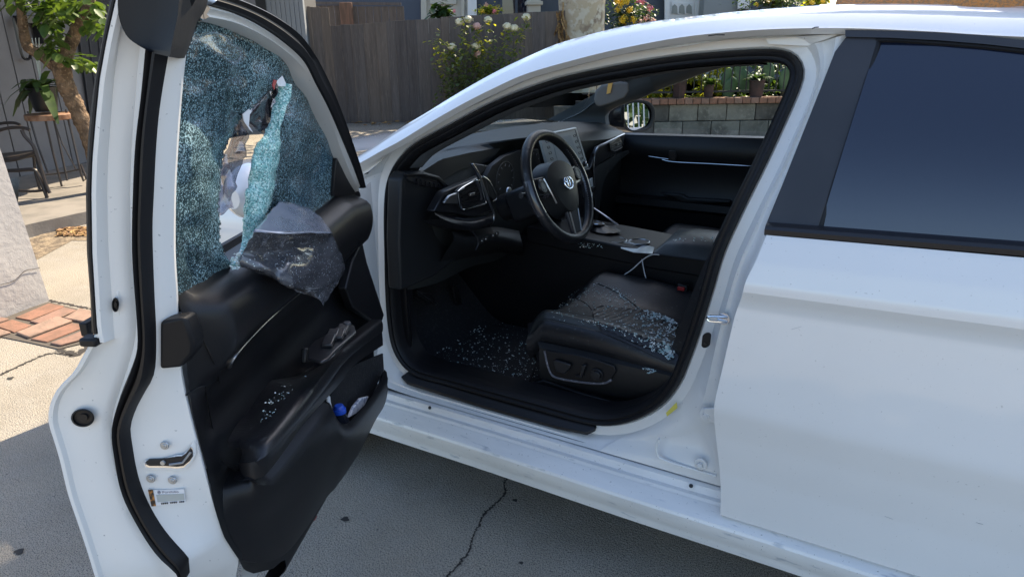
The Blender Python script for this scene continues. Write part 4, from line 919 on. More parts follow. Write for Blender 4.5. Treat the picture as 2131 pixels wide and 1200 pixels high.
# instrument cowl and dials
cw = [X(u, v, -.93) for u, v in [(1008, 398), (1010, 372), (1024, 346), (1050, 325), (1082, 312), (1120, 310), (1130, 360), (1100, 396), (1060, 405), (1030, 420)]]
quad('instrument_panel', cw, M['ink'], th=(-.02, 0, 0))
for u, v, r in [(1052, 372, .058), (1110, 345, .055)]:
    c = X(u, v, -.925); MB().tube([c+Vector((0, math.cos(a)*r, math.sin(a)*r)) for a in [k*math.pi/18 for k in range(36)]], .0010, 6, closed=True).build('dial_ring', M['satin'], dash)
    for k in range(9): a = math.pi*(-.2+1.4*k/8); MB().tube([c+Vector((.001, math.cos(a)*r*.75, math.sin(a)*r*.75)), c+Vector((.001, math.cos(a)*r*.88, math.sin(a)*r*.88))], .0009, 4).build('dial_tick', M['stitch'], dash)
MB().tube(cr([X(u, v, -.90) for u, v in [(1006, 367), (1018, 376), (1030, 398), (1034, 412), (1026, 419)]], 5), .0016, 6).build('cowl_bright_edge', M['satinchrome'], dash)
# centre screen
scr = [X(u, v, -.865) for u, v in [(1123, 281), (1200, 265), (1226, 349), (1146, 366)]]
def SX(a, b, off=0):
    p = scr[0].lerp(scr[1], a).lerp(scr[3].lerp(scr[2], a), b); return p+Vector((off, 0, 0))
quad('centre_screen', [SX(0, 0), SX(1, 0), SX(1, 1), SX(0, 1)], M['screen'], th=(-.012, 0, 0), bevel=.003)
fr = [SX(.05, .04, .001), SX(.93, .04, .001), SX(.93, .93, .001), SX(.60, .93, .001)]
MB().tube(fr, .0009, 5).build('screen_border_line', M['ink'], dash)
quad('screen_display', [SX(.25, .15, .0015), SX(.77, .15, .0015), SX(.77, .86, .0015), SX(.25, .86, .0015)], mat('lit_off_display', (.58, .62, .63), .2, coat=.6), th=(-.001, 0, 0), bevel=0)
for side, a in ((0, .12), (1, .86)):
    for k in range(5):
        b = .16+.14*k
        MB().tube([SX(a-.03, b, .0016), SX(a+.03, b-.01, .0016), SX(a+.035, b+.035, .0016), SX(a-.02, b+.04, .0016)], .0009, 5, closed=True).build('screen_key_symbol', M['ink'], dash)
    c = SX(a+.02, .88, .0); d = MB(); d.disc(c, (1, 0, .15), .011, .012, 20, .010); d.build('screen_knob', M['gloss'], dash, bevel=.001)
    MB().tube([c+Vector((.013, math.cos(q)*.0085, math.sin(q)*.0085)) for q in [k*math.pi/8-.5 for k in range(9)]], .0013, 5).build('knob_glint_ring', M['chrome'], dash)
# dash centre stack below screen and climate
quad('centre_stack', [X(u, v, -.88) for u, v in [(1150, 366), (1228, 350), (1240, 316), (1252, 320), (1240, 440), (1232, 470), (1200, 480), (1170, 470)]], M['gloss'], th=(-.02, 0, 0), bevel=.003)
quad('climate_panel', [X(u, v, -.868) for u, v in [(1222, 376), (1233, 370), (1235, 388), (1222, 392)]], M['screen'], th=(-.005, 0, 0), bevel=.001)
quad('climate_panel', [X(u, v, -.868) for u, v in [(1226, 402), (1234, 398), (1235, 422), (1228, 424)]], M['screen'], th=(-.005, 0, 0), bevel=.001)
c = X(1231, 394, -.865); d = MB(); d.disc(c, (1, 0, 0), .012, .012, 18); d.build('climate_knob', M['gloss'], dash, bevel=.001)
# sweeping centre-to-passenger blade
b1 = resample(cr([X(u, v, -.868) for u, v in [(1239, 432), (1237, 380), (1237, 330), (1244, 306), (1262, 296), (1300, 278)]], 6), 40)
MB().tube(b1, .0028, 8, flat=.6).build('sweep_trim', M['satinchrome'], dash)
quad('passenger_dash_face', [X(u, v, -.872) for u, v in [(1240, 320), (1246, 306), (1264, 298), (1288, 284), (1298, 300), (1294, 312), (1270, 326), (1240, 346)]], M['gloss'], th=(-.02, 0, 0), bevel=.002)
vq = [X(u, v, -.864) for u, v in [(1268, 299), (1284, 289), (1294, 296), (1296, 306), (1280, 315), (1270, 313)]]
quad('passenger_vent', vq, M['ink'], th=(-.004, 0, 0)); MB().tube(vq+[vq[0]], .0018, 6).build('passenger_vent_frame', M['satin'], dash)
for k in range(3): MB().tube([X(1272, 302+k*4.5, -.862), X(1292, 294+k*5, -.862)], .0014, 5).build('passenger_vent_vane', M['satin'], dash)
MB().box(X(1286, 300, -.858), (.003, .01, .003)).build('passenger_vent_tab', M['satinchrome'], dash)
g1 = [X(u, v, -.868) for u, v in [(1237, 348), (1252, 340), (1270, 330), (1290, 318), (1308, 312)]]; g2 = [X(u, v, -.875) for u, v in [(1238, 400), (1250, 370), (1262, 350), (1280, 338), (1308, 318)]]; g3 = [X(u, v, -.87) for u, v in [(1238, 470), (1248, 440), (1250, 400), (1258, 372), (1300, 322)]]
g1, g2, g3 = (resample(cr(g, 5), 30) for g in (g1, g2, g3)); MB().grid([g1, [p+Vector((.006, 0, 0)) for p in g2], g3, [p+Vector((-.06, .01, 0)) for p in g3]]).build('passenger_knee_bolster', M['dashskin'], dash, ang=70)
quad('glovebox', [X(u, v, -.95) for u, v in [(1252, 372), (1262, 352), (1310, 325), (1350, 340), (1350, 470), (1250, 470)]], M['plastic'], th=(-.03, 0, 0))
# ---------------- steering wheel
WC = Vector((-.672, .522, .925)); WN = Vector((math.cos(math.radians(24)), 0, math.sin(math.radians(24)))); WU = Vector((-WN.z, 0, WN.x)); WS = Vector((0, 1, 0))
def wp(a, b, c=0): return WC+WS*a+WU*b+WN*c
rimr = .169
ring = [wp(math.cos(k*2*math.pi/72)*rimr, math.sin(k*2*math.pi/72)*rimr) for k in range(72)]
wd = MB(); wd.tube(ring, .0165, 14, closed=True); wheel = wd.build('steering_wheel', M['leather'], car)
for k0, k1, nm in ((10, 27, 'rim_upper_grip'), (33, 41, 'rim_left_grip'), (-5, 3, 'rim_right_grip')):
    pts = [wp(math.cos(k*2*math.pi/72)*rimr, math.sin(k*2*math.pi/72)*rimr) for k in range(k0, k1)]
    MB().tube(pts, .0172 if k0 != 10 else .0169, 14).build(nm, mat('worn_smooth_leather', (.03, .03, .034), .16, coat=.6) if nm == 'rim_left_grip' else bpy.data.materials.get('worn_smooth_leather') or M['leather'], wheel)
for k in range(26):
    a = 2*math.pi*(-.10+.0085*k*1.0); c = wp(math.cos(a)*(rimr-.015), math.sin(a)*(rimr-.015), .009); MB().tube([c+WN*.002+WU*.001, c+WN*.003-WS*.004], .0008, 4).build('rim_stitch', M['stitch'], wheel)
hub = [wp(x*1.0, y, .022) for x, y in [(-.085, .035), (-.06, .062), (-.02, .075), (.02, .075), (.06, .062), (.085, .035), (.07, -.02), (.045, -.068), (.015, -.085), (-.015, -.085), (-.045, -.068), (-.07, -.02)]]
hb = MB(); base = [p-WN*.055+(p-wp(0, 0, .022))*.12 for p in cr(hub, 4, True)]; h1 = cr(hub, 4, True); h2 = [wp(0, 0, .028).lerp(p, .72)+WN*.004 for p in h1]; h3 = [wp(0, 0, .032).lerp(p, .3)+WN*.002 for p in h1]
hb.grid([r+[r[0]] for r in (base, h1, h2, h3, [wp(0, 0, .033)]*len(h1))]); hb.build('airbag_cover', M['softplastic'], wheel, ang=35)
def spoke(a, w0, w1, r0, r1, m, nm, c0=.018, c1=.004):
    d = Vector((math.cos(a), math.sin(a))); e = Vector((-d.y, d.x)); P_ = []
    for r, w, c in ((r0, w0, c0), (r1, w1, c1)): P_.append([wp(d.x*r+e.x*w*s, d.y*r+e.y*w*s, c) for s in (-1, 1)])
    return MB().plate([P_[0][0], P_[0][1], P_[1][1], P_[1][0]], WN*-.014).build(nm, m, wheel, bevel=.004)
spoke(math.radians(8), .034, .026, .05, .170, M['gloss'], 'wheel_spoke'); spoke(math.radians(172), .034, .026, .05, .170, M['gloss'], 'wheel_spoke')
spoke(math.radians(-90), .032, .024, .05, .172, M['satin'], 'wheel_spoke')
for sx_ in (-1, 1):
    MB().tube([wp(sx_*.028, -.085, .020), wp(sx_*.020, -.165, .006)], .0026, 6).build('spoke_bright_edge', M['satinchrome'], wheel)
    MB().tube(cr([wp(sx_*.093, .038, .012), wp(sx_*.085, -.005, .014), wp(sx_*.072, -.045, .012)], 4), .0028, 6).build('spoke_bright_edge', M['satinchrome'], wheel)
    d = MB(); d.disc(wp(sx_*.118, .018, .012), WN, .022, .006, 24, .020); d.build('thumb_pad', M['gloss'], wheel, bevel=.001)
    MB().tube([wp(sx_*.118+math.cos(q)*.014, .018+math.sin(q)*.014, .0185) for q in [k*math.pi/8 for k in range(16)]], .0009, 5, closed=True).build('thumb_pad_ring', M['satin'], wheel)
    for k in range(3): MB().box(wp(sx_*(.108+.01*k), -.014, .014), (.003, .003, .004)).build('wheel_button', M['satin'], wheel)
# emblem: three ellipses
def ell(cx, cy, rx, ry, r, off=.056): return MB().tube([wp(cx+math.cos(k*math.pi/14)*rx, cy+math.sin(k*math.pi/14)*ry, off) for k in range(28)], r, 6, closed=True).v, 0
for cx, cy, rx, ry, r in ((0, 0, .026, .0185, .0022), (0, .0, .0075, .0175, .0019), (0, .0085, .0195, .0075, .0019)):
    MB().tube([wp(cx+math.cos(k*math.pi/14)*rx, cy+math.sin(k*math.pi/14)*ry, .037) for k in range(28)], r, 6, closed=True).build('emblem_oval', M['chrome'], wheel)
MB().tube([WC-WN*.02, WC-WN*.22], .045, 16).build('steering_column', M['plastic'], wheel)
MB().box(WC-WN*.10+Vector((0, 0, -.01)), (.06, .075, .05), Matrix.Rotation(-math.radians(24), 3, 'Y')).build('column_shroud', M['plastic'], wheel, bevel=.015, seg=3)
for sg in (-1, 1): MB().tube([WC-WN*.06+WS*sg*.05, WC-WN*.05+WS*sg*.10+WU*.01, WC-WN*.045+WS*sg*.155+WU*.015], [.006, .007, .009], 8).build('column_stalk', M['gloss'], wheel)
# ---------------- centre console
cs = MB(); cs.plate([Vector((x, y, z)) for x, y, z in [(-.95, .80, .70), (-.45, .80, .668), (-.2, .80, .665), (-.2, 1.06, .665), (-.45, 1.06, .668), (-.95, 1.06, .70)]], (0, 0, -.06)); con = cs.build('centre_console', M['plastic'], car, bevel=.006)
MB().tube(cr([Vector(p) for p in [X(1236, 434, -.80), Y(1260, 450, 1.05), Y(1300, 478, 1.05), Y(1332, 499, 1.04)]], 6), .0042, 8).build('console_bright_rail', M['satinchrome'], con)
MB().tube([Y(1185, 522, .81), Y(1270, 514, .81), Y(1300, 522, .81), Y(1362, 530, .81)], .003, 6).build('console_edge_trim', M['satinchrome'], con)
MB().plate([Z(u, v, .672) for u, v in [(1290, 503), (1325, 505), (1362, 514), (1358, 527), (1318, 524), (1292, 516)]], (0, 0, -.003)).build('console_tray', M['screen'], con, bevel=.002)
for u, v in [(1283, 500), (1330, 503)]:
    c = Z(u, v, .676); d = MB(); d.tube([c+Vector((math.cos(k*math.pi/12)*.036, math.sin(k*math.pi/12)*.036, 0)) for k in range(24)], .003, 6, closed=True); d.build('cup_holder_ring', M['satinchrome'], con)
    MB().disc(c+Vector((0, 0, -.001)), (0, 0, 1), .034, .001, 24).build('cup_holder_well', M['ink'], con)
# gear lever
g1 = Y(1243, 464, .93); g0 = Vector((g1.x+.03, .93, .69)); g1 = g0.lerp(g1, 1.0)
rows = []
for k, r in ((0, .055), (.2, .045), (.5, .026), (.7, .016)):
    c = g0.lerp(g1, k); rows.append([c+Vector((math.cos(q)*r*1.1+.004*math.sin(q*5), math.sin(q)*r*.9, .002*math.cos(q*7))) for q in [i*math.pi/10 for i in range(20)]])
gb = MB().grid(rows, True).build('gear_gaiter', M['leather'], con, ang=50)
rows = []
for k, r in ((.6, .014), (.8, .019), (.95, .023), (1.05, .022), (1.12, .013)):
    c = g0.lerp(g1, k); rows.append([c+Vector((math.cos(q)*r*1.2, math.sin(q)*r, 0)) for q in [i*math.pi/10 for i in range(20)]])
MB().grid(rows, True, True).build('gear_knob', M['gloss'], con, ang=60)
MB().tube([g1+Vector((math.cos(q)*.024, math.sin(q)*.020, .0)) for q in [i*math.pi/10 for i in range(20)]], .0025, 6, closed=True).build('gear_knob_ring', M['chrome'], con)
# arm rest box lid
rows = []
for x in [-.46, -.45, -.42, -.36, -.25, -.1, .05, .12]:
    e = sm_(-.47, -.40, x); row = []
    for k in range(15):
        q = k/14; y = .80+.27*q; h = math.sin(math.pi*min(max(q, .0), 1))**.35
        row.append(Vector((x, y, .665+.058*h*(.25+.75*e)*min(1, e+.2))))
    rows.append(row)
MB().grid(rows).build('armrest_lid', M['leathergrey'], con, ang=60)
MB().tube([Vector((-.44, .798, .665)), Vector((.12, .798, .665))], .004, 6).build('lid_seam', M['ink'], con)
# seat belt buckle
MB().box(Y(1418, 600, .74), (.012, .008, .006)).build('belt_buckle_button', M['red'], car, bevel=.002)
MB().box(Y(1420, 612, .75), (.018, .010, .035)).build('belt_buckle', M['plastic'], car, bevel=.004)
# ---------------- driver seat
def seatz(x, y):
    yc = (y-.535)/.245
    z = .550+.040*sm_(.30, .95, abs(yc))
    z += -.012*math.exp(-(yc/.45)**2)
    z -= .040*sm_(-.50, -.10, x)
    z -= .055*sm_(-.62, -.70, x)**1.7
    z -= .018*sm_(.86, 1.0, abs(yc))**2
    return z
INS = [(1232, 649), (1240, 641), (1253, 637), (1277, 639), (1307, 643), (1333, 644), (1373, 660), (1411, 675), (1402, 700), (1403, 751), (1379, 744), (1347, 729), (1307, 708), (1267, 689), (1251, 684), (1237, 665)]
GRY = [(1100, 700), (1128, 625), (1190, 622), (1215, 630), (1236, 647), (1234, 660), (1252, 690), (1290, 706), (1398, 758), (1380, 762), (1280, 715), (1180, 682), (1128, 672)]
def proj(p):
    d = Vector(p)-CAM; z = d.dot(FWD); return (W0/2+FPX*d.dot(RGT)/z, H0/2-FPX*d.dot(UPV)/z)
sb = MB(); nx, ny = 110, 90
xs_ = [-.70+.74*i/(nx-1) for i in range(nx)]; ys_ = [.29+.49*j/(ny-1) for j in range(ny)]
sb2 = [[Vector((x+.045*((abs((y-.535)/.245))**4) * sm_(-.4, -.70, x), y, seatz(x, y))) for y in ys_] for x in xs_]
front = [[p+Vector((.005, 0, -.03)) for p in sb2[0]], [p+Vector((.03, 0, -.09)) for p in sb2[0]]]
sm = MB(); sm.grid([front[1], front[0]]+sb2)
left = [r[0] for r in sb2]; sm.grid([left, [p+Vector((0, -.012, -.02)) for p in left], [p+Vector((0, -.010, -.055)) for p in left], [p+Vector((0, .01, -.085)) for p in left]])
right = [r[-1] for r in sb2]; sm.grid([right, [p+Vector((0, .012, -.02)) for p in right], [p+Vector((0, .0, -.085)) for p in right]])
base_rows = []
for x in [-.60+.66*i/30 for i in range(31)]:
    up = .494-.0*sm_(-.3, 0, x); k = (x+.60)/.66
    y0 = .262+.006*math.sin(math.pi*k)
    lo = .375-.03*sm_(.3, .0, 1-k)
    base_rows.append([Vector((x-.02, y0+.02, up+.01)), Vector((x, y0, up)), Vector((x, y0-.004, up-.02)), Vector((x, y0-.001, (up+lo)/2)), Vector((x, y0+.002, lo+.02)), Vector((x+.01, y0+.02, lo))])
seat = MB().grid(base_rows).grid([[p+Vector((-.0, 0, 0)) for p in base_rows[0]], [Vector((-.63, .32, p.z)) for p in base_rows[0]], [Vector((-.63, .74, p.z)) for p in base_rows[0]]]).build('driver_seat', M['softplastic'], car, ang=40)
cu = sm.build('seat_cushion', M['leather'], seat, ang=80)
# ribbed insert and the smooth front panel follow the cushion
def seatpatch(name, poly, stp, off, m, rib=0):
    vs = []; fs = []; idx = {}
    def iv(i, j):
        if (i, j) not in idx:
            x = -.70+i*stp; y = .29+j*stp; r_ = rib*abs(math.sin((x*1.0-y*.18)*math.pi/.021))
            xx = x+.045*((abs((y-.535)/.245))**4)*sm_(-.4, -.70, x)
            idx[(i, j)] = len(vs); vs.append((xx, y, seatz(x, y)+off+r_))
        return idx[(i, j)]
    for i in range(int(.62/stp)):
        for j in range(int(.45/stp)):
            x = -.70+(i+.5)*stp; y = .29+(j+.5)*stp
            if ptin(proj((x+.045*((abs((y-.535)/.245))**4)*sm_(-.4, -.70, x), y, seatz(x, y)+.002)), poly): fs.append((iv(i, j), iv(i+1, j), iv(i+1, j+1), iv(i, j+1)))
    return mesh(name, vs, fs, m, seat, ang=70)
seatpatch('seat_insert', INS, .0028, .0015, mat('perforated_leather', (.014, .014, .017), .42, var=(300, (.05, .05, .055), .6, .7)), .003)
seatpatch('seat_front_panel', GRY, .003, .0007, M['leathergrey'])
def onseat(u, v):
    z = .56
    for _ in range(14):
        p = Z(u, v, z); z = .5*z+.5*(seatz(p.x, p.y))
    return Z(u, v, z)
for L in ([(1133, 662), (1180, 672), (1250, 692), (1310, 716), (1380, 750), (1402, 757)], [(1200, 622), (1215, 629), (1228, 640), (1234, 652)], [(1244, 590), (1280, 606), (1310, 626), (1332, 644)], [(1234, 652), (1240, 672), (1252, 688)], [(1236, 643), (1255, 636), (1290, 641), (1333, 645), (1372, 660), (1410, 676)]):
    MB().tube(cr([onseat(u, v)+Vector((0, 0, .0008)) for u, v in L], 6), .0014, 6).build('seat_piping', M['ink'], seat)
# seat back
rows = []
for k in range(22):
    q = k/21; x = -.185+.20*q; z = .50+.68*q; w_ = .245-.05*q**3; row = []
    for j in range(25):
        t = j/24*2-1; yy = .535+w_*t; xx = x-.055*max(0, abs(t)-.55)**1.0/.45*(1-.5*q)+.06*max(0, abs(t)-.93)/.07
        row.append(Vector((xx-.03*math.sin(math.pi*q)*.5, yy, z)))
    rows.append(row)
bk = [[p+Vector((.11, 0, 0)) for p in r] for r in rows]
sb_ = MB(); sb_.grid(rows); sb_.grid([[r[0] for r in rows], [r[0]+Vector((.05, -.02, 0)) for r in rows], [r[0] for r in bk]]); sb_.grid([[r[-1] for r in rows], [r[-1] for r in bk]]); sb_.grid(bk); sb_.grid([rows[-1], bk[-1]]); sb_.build('seat_backrest', M['leather'], seat, ang=60)
MB().box((.10, .535, 1.25), (.045, .12, .07)).build('headrest', M['leather'], seat, bevel=.03, seg=4)
# seat control panel and switches
CP = [(1133, 730), (1137, 728), (1200, 737), (1240, 747), (1279, 760), (1283, 772), (1272, 790), (1256, 797), (1220, 796), (1160, 786), (1143, 770)]
MB().plate([Y(u, v, .258) for u, v in CP], (0, -.004, 0)).build('seat_switch_panel', M['plastic'], seat, bevel=.003)
cp = [Y(u, v, .2525) for u, v in CP[6:]+CP[:1]]; MB().tube(cr(cp, 4), .0035, 6).build('panel_scuffed_rim', mat('scuffed_plastic', (.10, .10, .12), .5, var=(150, (.3, .3, .32), .55, .7)), seat)
MB().plate([Y(u, v, .250) for u, v in [(1154, 748), (1161, 747), (1190, 756), (1190, 762), (1178, 776), (1160, 770)]], (0, -.010, 0)).build('lumbar_switch', M['gloss'], seat, bevel=.002)
MB().plate([Y(u, v, .250) for u, v in [(1213, 757), (1222, 757), (1214, 784), (1198, 782), (1199, 779), (1209, 779)]], (0, -.010, 0)).build('seat_slide_switch', M['gloss'], seat, bevel=.002)
d = MB(); d.disc(Y(1243, 779, .252), (0, -1, 0), .020, .006, 28, .019); d.disc(Y(1243, 779, .246), (0, -1, 0), .014, .010, 24, .012); d.build('recline_knob', M['gloss'], seat, bevel=.001)
MB().plate([Y(u, v, .262) for u, v in [(1100, 800), (1130, 790), (1200, 815), (1290, 840), (1350, 850), (1340, 868), (1200, 832), (1100, 812)]], (0, .05, 0)).build('seat_rail_cover', M['plastic'], seat, bevel=.004)
# passenger seat, rear bench
ps = MB(); ps.grid([[Vector((p.x, p.y+.78, p.z-.0)) for p in r] for r in sb2]); ps.grid([[Vector((p.x, p.y+.78, p.z)) for p in r] for r in rows]); ps.grid([[r[0]+Vector((0, .78, 0)) for r in rows], [r[0]+Vector((.11, .78, 0)) for r in rows]])
pso = ps.build('passenger_seat', M['leather'], car, ang=60)
d = MB(); d.box((1.05, YC/2, .50), (.28, .62, .12)); d.box((1.42, YC/2, .82), (.10, .62, .30), Matrix.Rotation(.25, 3, 'Y')); d.build('rear_bench', M['leather'], car, bevel=.03)
MB().box((1.65, YC/2, .80), (.03, .70, .30)).build('parcel_bulkhead', M['carpet'], car)
# ---------------- passenger door
def PY(u, v, y): return Y(u, v, y)
NP = 30
pxs = [-1.12+i*(2.15/NP) for i in range(NP+1)]
def prow_(y, z0, z1): return [Vector((x, y, z0+(z1-z0)*(x+1.12)/2.15)) for x in pxs]
pd = MB(); pd.grid([prow_(1.77, .915, .975), prow_(1.745, .935, .99), prow_(1.715, .93, .985), prow_(1.695, .90, .95), prow_(1.690, .865, .88), prow_(1.70, .835, .835), prow_(1.715, .80, .80), prow_(1.715, .70, .70), prow_(1.70, .665, .665), prow_(1.66, .655, .655), prow_(1.655, .625, .625), prow_(1.70, .60, .60), prow_(1.70, .38, .38), prow_(1.74, .30, .30)])
pdo = pd.build('passenger_door', M['plastic'], car, ang=30)
MB().grid([prow_(1.79, .915, .975), prow_(1.76+.08, .25, .25)]).build('passenger_door_skin', M['paint'], pdo)
MB().tube(cr([PY(u, v, 1.69) for u, v in [(1349, 325), (1375, 329), (1391, 331)]], 4), [.001]+[.0022]*6+[.002]*2, 8).build('passenger_trim_tip', M['chrome'], pdo)
MB().tube(cr([PY(u, v, 1.692) for u, v in [(1378, 332), (1402, 337), (1480, 341), (1568, 346), (1640, 350)]], 4), .0026, 8).build('passenger_trim_spear', M['chrome'], pdo)
MB().plate([PY(u, v, 1.69) for u, v in [(1393, 313), (1406, 314), (1410, 324), (1406, 335), (1392, 333)]], (0, -.006, 0)).build('passenger_latch_handle', M['gloss'], pdo, bevel=.002)
MB().plate([PY(u, v, 1.66) for u, v in [(1372, 402), (1415, 404), (1430, 412), (1500, 416), (1520, 418), (1520, 424), (1420, 422), (1400, 412)]], (0, .03, 0)).build('passenger_armrest', M['softplastic'], pdo, bevel=.006)
MB().tube([PY(1458, 445, 1.69), PY(1520, 447, 1.69)], .003, 6).build('passenger_pocket_edge', M['softplastic'], pdo)
MB().tube([PY(u, v, 1.765) for u, v in [(1300, 281), (1400, 284), (1500, 286), (1620, 289)]], .0035, 6).build('passenger_belt_strip', M['satinchrome'], pdo)
# passenger glass
MB().grid([[mir(p)+Vector((0, .02, 0)) for p in resample([Vector((-1.14, .09, .96)), Vector((.95, .09, .99))], 10)], [Vector((-.62, 1.60, 1.26)).lerp(Vector((.75, 1.59, 1.30)), i/9) for i in range(10)]]).build('passenger_window', M['clear'], pdo, ang=80)
# passenger pillar, header trim
up_ = [Y(1140, 249, 1.64), Y(1190, 222, 1.62), Y(1240, 194, 1.60), Y(1270, 172, 1.585), Y(1330, 140, 1.56)]; lo_ = [Y(1262, 262, 1.72), Y(1264, 232, 1.71), Y(1330, 205, 1.66), Y(1372, 186, 1.64), Y(1420, 168, 1.62)]
up_ = resample(cr(up_, 5), 24); lo_ = resample(cr(lo_, 5), 24)
MB().grid([[p+Vector((0, .05, 0)) for p in up_], up_, L2(up_, lo_, .5, (0, -.025, 0)), lo_, [p+Vector((0, .04, 0)) for p in lo_]]).build('passenger_pillar_trim', M['pillartrim'], car, ang=50)
h_lo = resample(cr([Y(1366, 188, 1.64), Y(1420, 168, 1.62), Y(1460, 153, 1.60), Y(1510, 139, 1.58), Y(1560, 132, 1.57), Y(1650, 130, 1.56), Vector((.7, 1.56, 1.27))], 5), 30); h_up = [p+Vector((0, -.12, .11)) for p in h_lo]
MB().grid([[p+Vector((0, .06, .0)) for p in h_lo], h_lo, L2(h_lo, h_up, .4, (0, -.03, 0)), h_up]).build('passenger_header_trim', M['pillartrim'], car, ang=50)
MB().plate([Y(1648, 120, 1.60), Y(1652, 160, 1.62), Y(1600, 290, 1.70), Y(1640, 290, 1.70), Y(1710, 120, 1.60)], (0, .06, 0)).build('passenger_centre_pillar', M['plastic'], car)
# front header
tr0 = roof_rows[0]
MB().grid([[p+Vector((-.0, 0, -.012)) for p in tr0], [p+Vector((.03, 0, -.035)) for p in tr0], [p+Vector((.14, 0, -.05)) for p in tr0], [p+Vector((.35, 0, -.04)) for p in tr0]]).build('front_header_trim', M['headliner'], car, ang=60)
# driver A-pillar inner trim
iseg = [r for r in range(near_idx((812, 390)), near_idx((812, 390))+120)]
ia, ib = near_idx((830, 330)), near_idx((1590, 104))
if ib < ia: ib += CN
sg = [ring_off(Cl, .032, .02)[i % CN] for i in range(ia, ib)]
MB().grid([sg, [p+Vector((.012, .045, -.004)) for p in sg], [p+Vector((-.005, .085, .006)) for p in sg]]).build('driver_pillar_trim', M['pillartrim'], car, ang=60)
# rear-view mirror
mp = [(1237, 208), (1240, 190), (1252, 178), (1290, 170), (1308, 172), (1310, 190), (1300, 205), (1272, 216), (1248, 223), (1240, 219)]
q = [Y(u, v, .95) for u, v in mp]
o = MB().plate(q, (-.015, .03, 0)).build('rear_view_mirror', M['headliner'], car, bevel=.008, seg=3)
MB().plate([Y(u, v, .945) for u, v in [(1266, 170), (1276, 168), (1270, 194), (1262, 196)]], (0, .002, 0)).build('mirror_sunlit_strip', mat('amber_sun_glint', (.75, .42, .10), .4), o)  # sun reflection on the mirror painted as an amber strip
MB().tube([Y(1290, 178, .97), Vector((-.62, .97, 1.29))], .008, 8).build('mirror_stalk', M['plastic'], o)
# passenger exterior mirror: housing and glass face the rear
gc = Y(1326, 242, 1.96); nn = (gc-CAM).normalized(); want = Vector((.90, .42, -.03)).normalized(); mn = (want-nn).normalized()
def mp_(u, v, off=0):
    r = ray(u, v); k = (gc+mn*off-CAM).dot(mn)/r.dot(mn); return CAM+r*k
q = [mp_(u, v) for u, v in [(1292, 236), (1296, 218), (1310, 209), (1330, 208), (1350, 212), (1361, 224), (1364, 240), (1360, 258), (1350, 269), (1330, 275), (1308, 273), (1295, 258)]]
cc = sum(q, Vector())/len(q); qs = cr(q, 4, True); oL = (Y(1262, 240, 1.90)-cc)*.45
mh = MB(); mh.grid([r+[r[0]] for r in (qs, [p-mn*.03+oL*.2 for p in qs], [cc.lerp(p, .85)-mn*.07+oL*.6 for p in qs], [cc.lerp(p, .5)-mn*.10+oL for p in qs], [cc-mn*.11+oL]*len(qs))])
mho = mh.build('passenger_mirror', M['gloss'], car, ang=60)
MB().plate([Y(u, v, 1.86) for u, v in [(1252, 250), (1258, 232), (1272, 222), (1300, 212), (1300, 268), (1275, 264)]], (-.03, .05, 0)).build('mirror_foot', M['gloss'], mho, bevel=.006)
MB().grid([r+[r[0]] for r in (qs, [cc.lerp(p, .93)+mn*.002 for p in qs], [cc.lerp(p, .80)-mn*.004 for p in qs])]).build('mirror_bezel', M['rubber'], mho, ang=60)
gq = cr([mp_(u, v, .003) for u, v in [(1300, 227), (1308, 217), (1325, 214), (1342, 218), (1350, 232), (1350, 250), (1342, 262), (1320, 271), (1306, 264), (1300, 245)]], 4, True)
MB().plate(gq, mn*-.003).build('mirror_glass', M['mirror'], mho, smooth=False)
mc = gc
# ---------------- charging cable (its own thing)
cab = MB().tube(cr([Z(u, v, .68) for u, v in [(1300, 504), (1318, 508)]]+[Y(1330, 520, .86), Y(1336, 540, .80), Y(1340, 562, .785), Y(1346, 586, .77), Vector((Y(1346, 594, .76)))], 8), .0018, 6).tube(cr([Y(1372, 530, .795), Y(1356, 530, .79), Y(1338, 540, .78), Y(1316, 560, .775), Y(1296, 574, .77), Y(1289, 585, .76)], 8), .0018, 6).build('charging_cable', M['white'], None)
tag(cab, 'thin white charging cable looped down beside the driver seat from the console', 'cable')
# ================================================================ GROUND AND SURROUNDINGS
def gp_(u, v, z=0): return at(u, v, 'z', z)
conc = mat('driveway_concrete', (.40, .352, .278), .9, var=[(1.3, (.30, .265, .21), .40, .62, 6), (7, (.37, .335, .28), .45, .75, 5), (300, (.08, .072, .065), .51, .59, 2), (600, (.52, .48, .42), .58, .68, 2), (70, (.10, .09, .08), .68, .73, 4)], bump=[(150, .9, .008), (420, .6, .003)])
bb = bmesh.new()
def gsheet(name, x0, x1, y0, y1, z, m, n=2):
    xs = [x0+(x1-x0)*i/n for i in range(n+1)]; ys = [y0+(y1-y0)*i/n for i in range(n+1)]
    return struct(MB().grid([[Vector((x, y, z)) for x in xs] for y in ys]).build(name, m, None, smooth=False))
gsheet('ground', -400, 400, -400, 400, -.03, mat('dry_earth', (.20, .16, .11), .95, var=(2, (.14, .11, .08), .4, .6)))
gsheet('driveway', -60, 60, -40, 60, 0, conc, 4)
dark = mat('joint_dirt', (.035, .03, .026), .95)
def groove(name, pts, w, z=.0022, jit=.0, n=80, m=dark, seed=1):
    c = resample(cr(pts, 10), n); R = random.Random(seed); L = []; Rr = []
    for i, p in enumerate(c):
        T = (c[min(i+1, n-1)]-c[max(i-1, 0)]).normalized(); N = Vector((-T.y, T.x, 0)); ww = w*(1+R.uniform(-.6, .9)) if jit else w
        o = N*(jit*R.uniform(-1, 1)); L.append(p+N*ww*.5+o+Vector((0, 0, z))); Rr.append(p-N*ww*.5+o+Vector((0, 0, z)))
    return struct(MB().grid([L, Rr]).build(name, m, None, smooth=False))
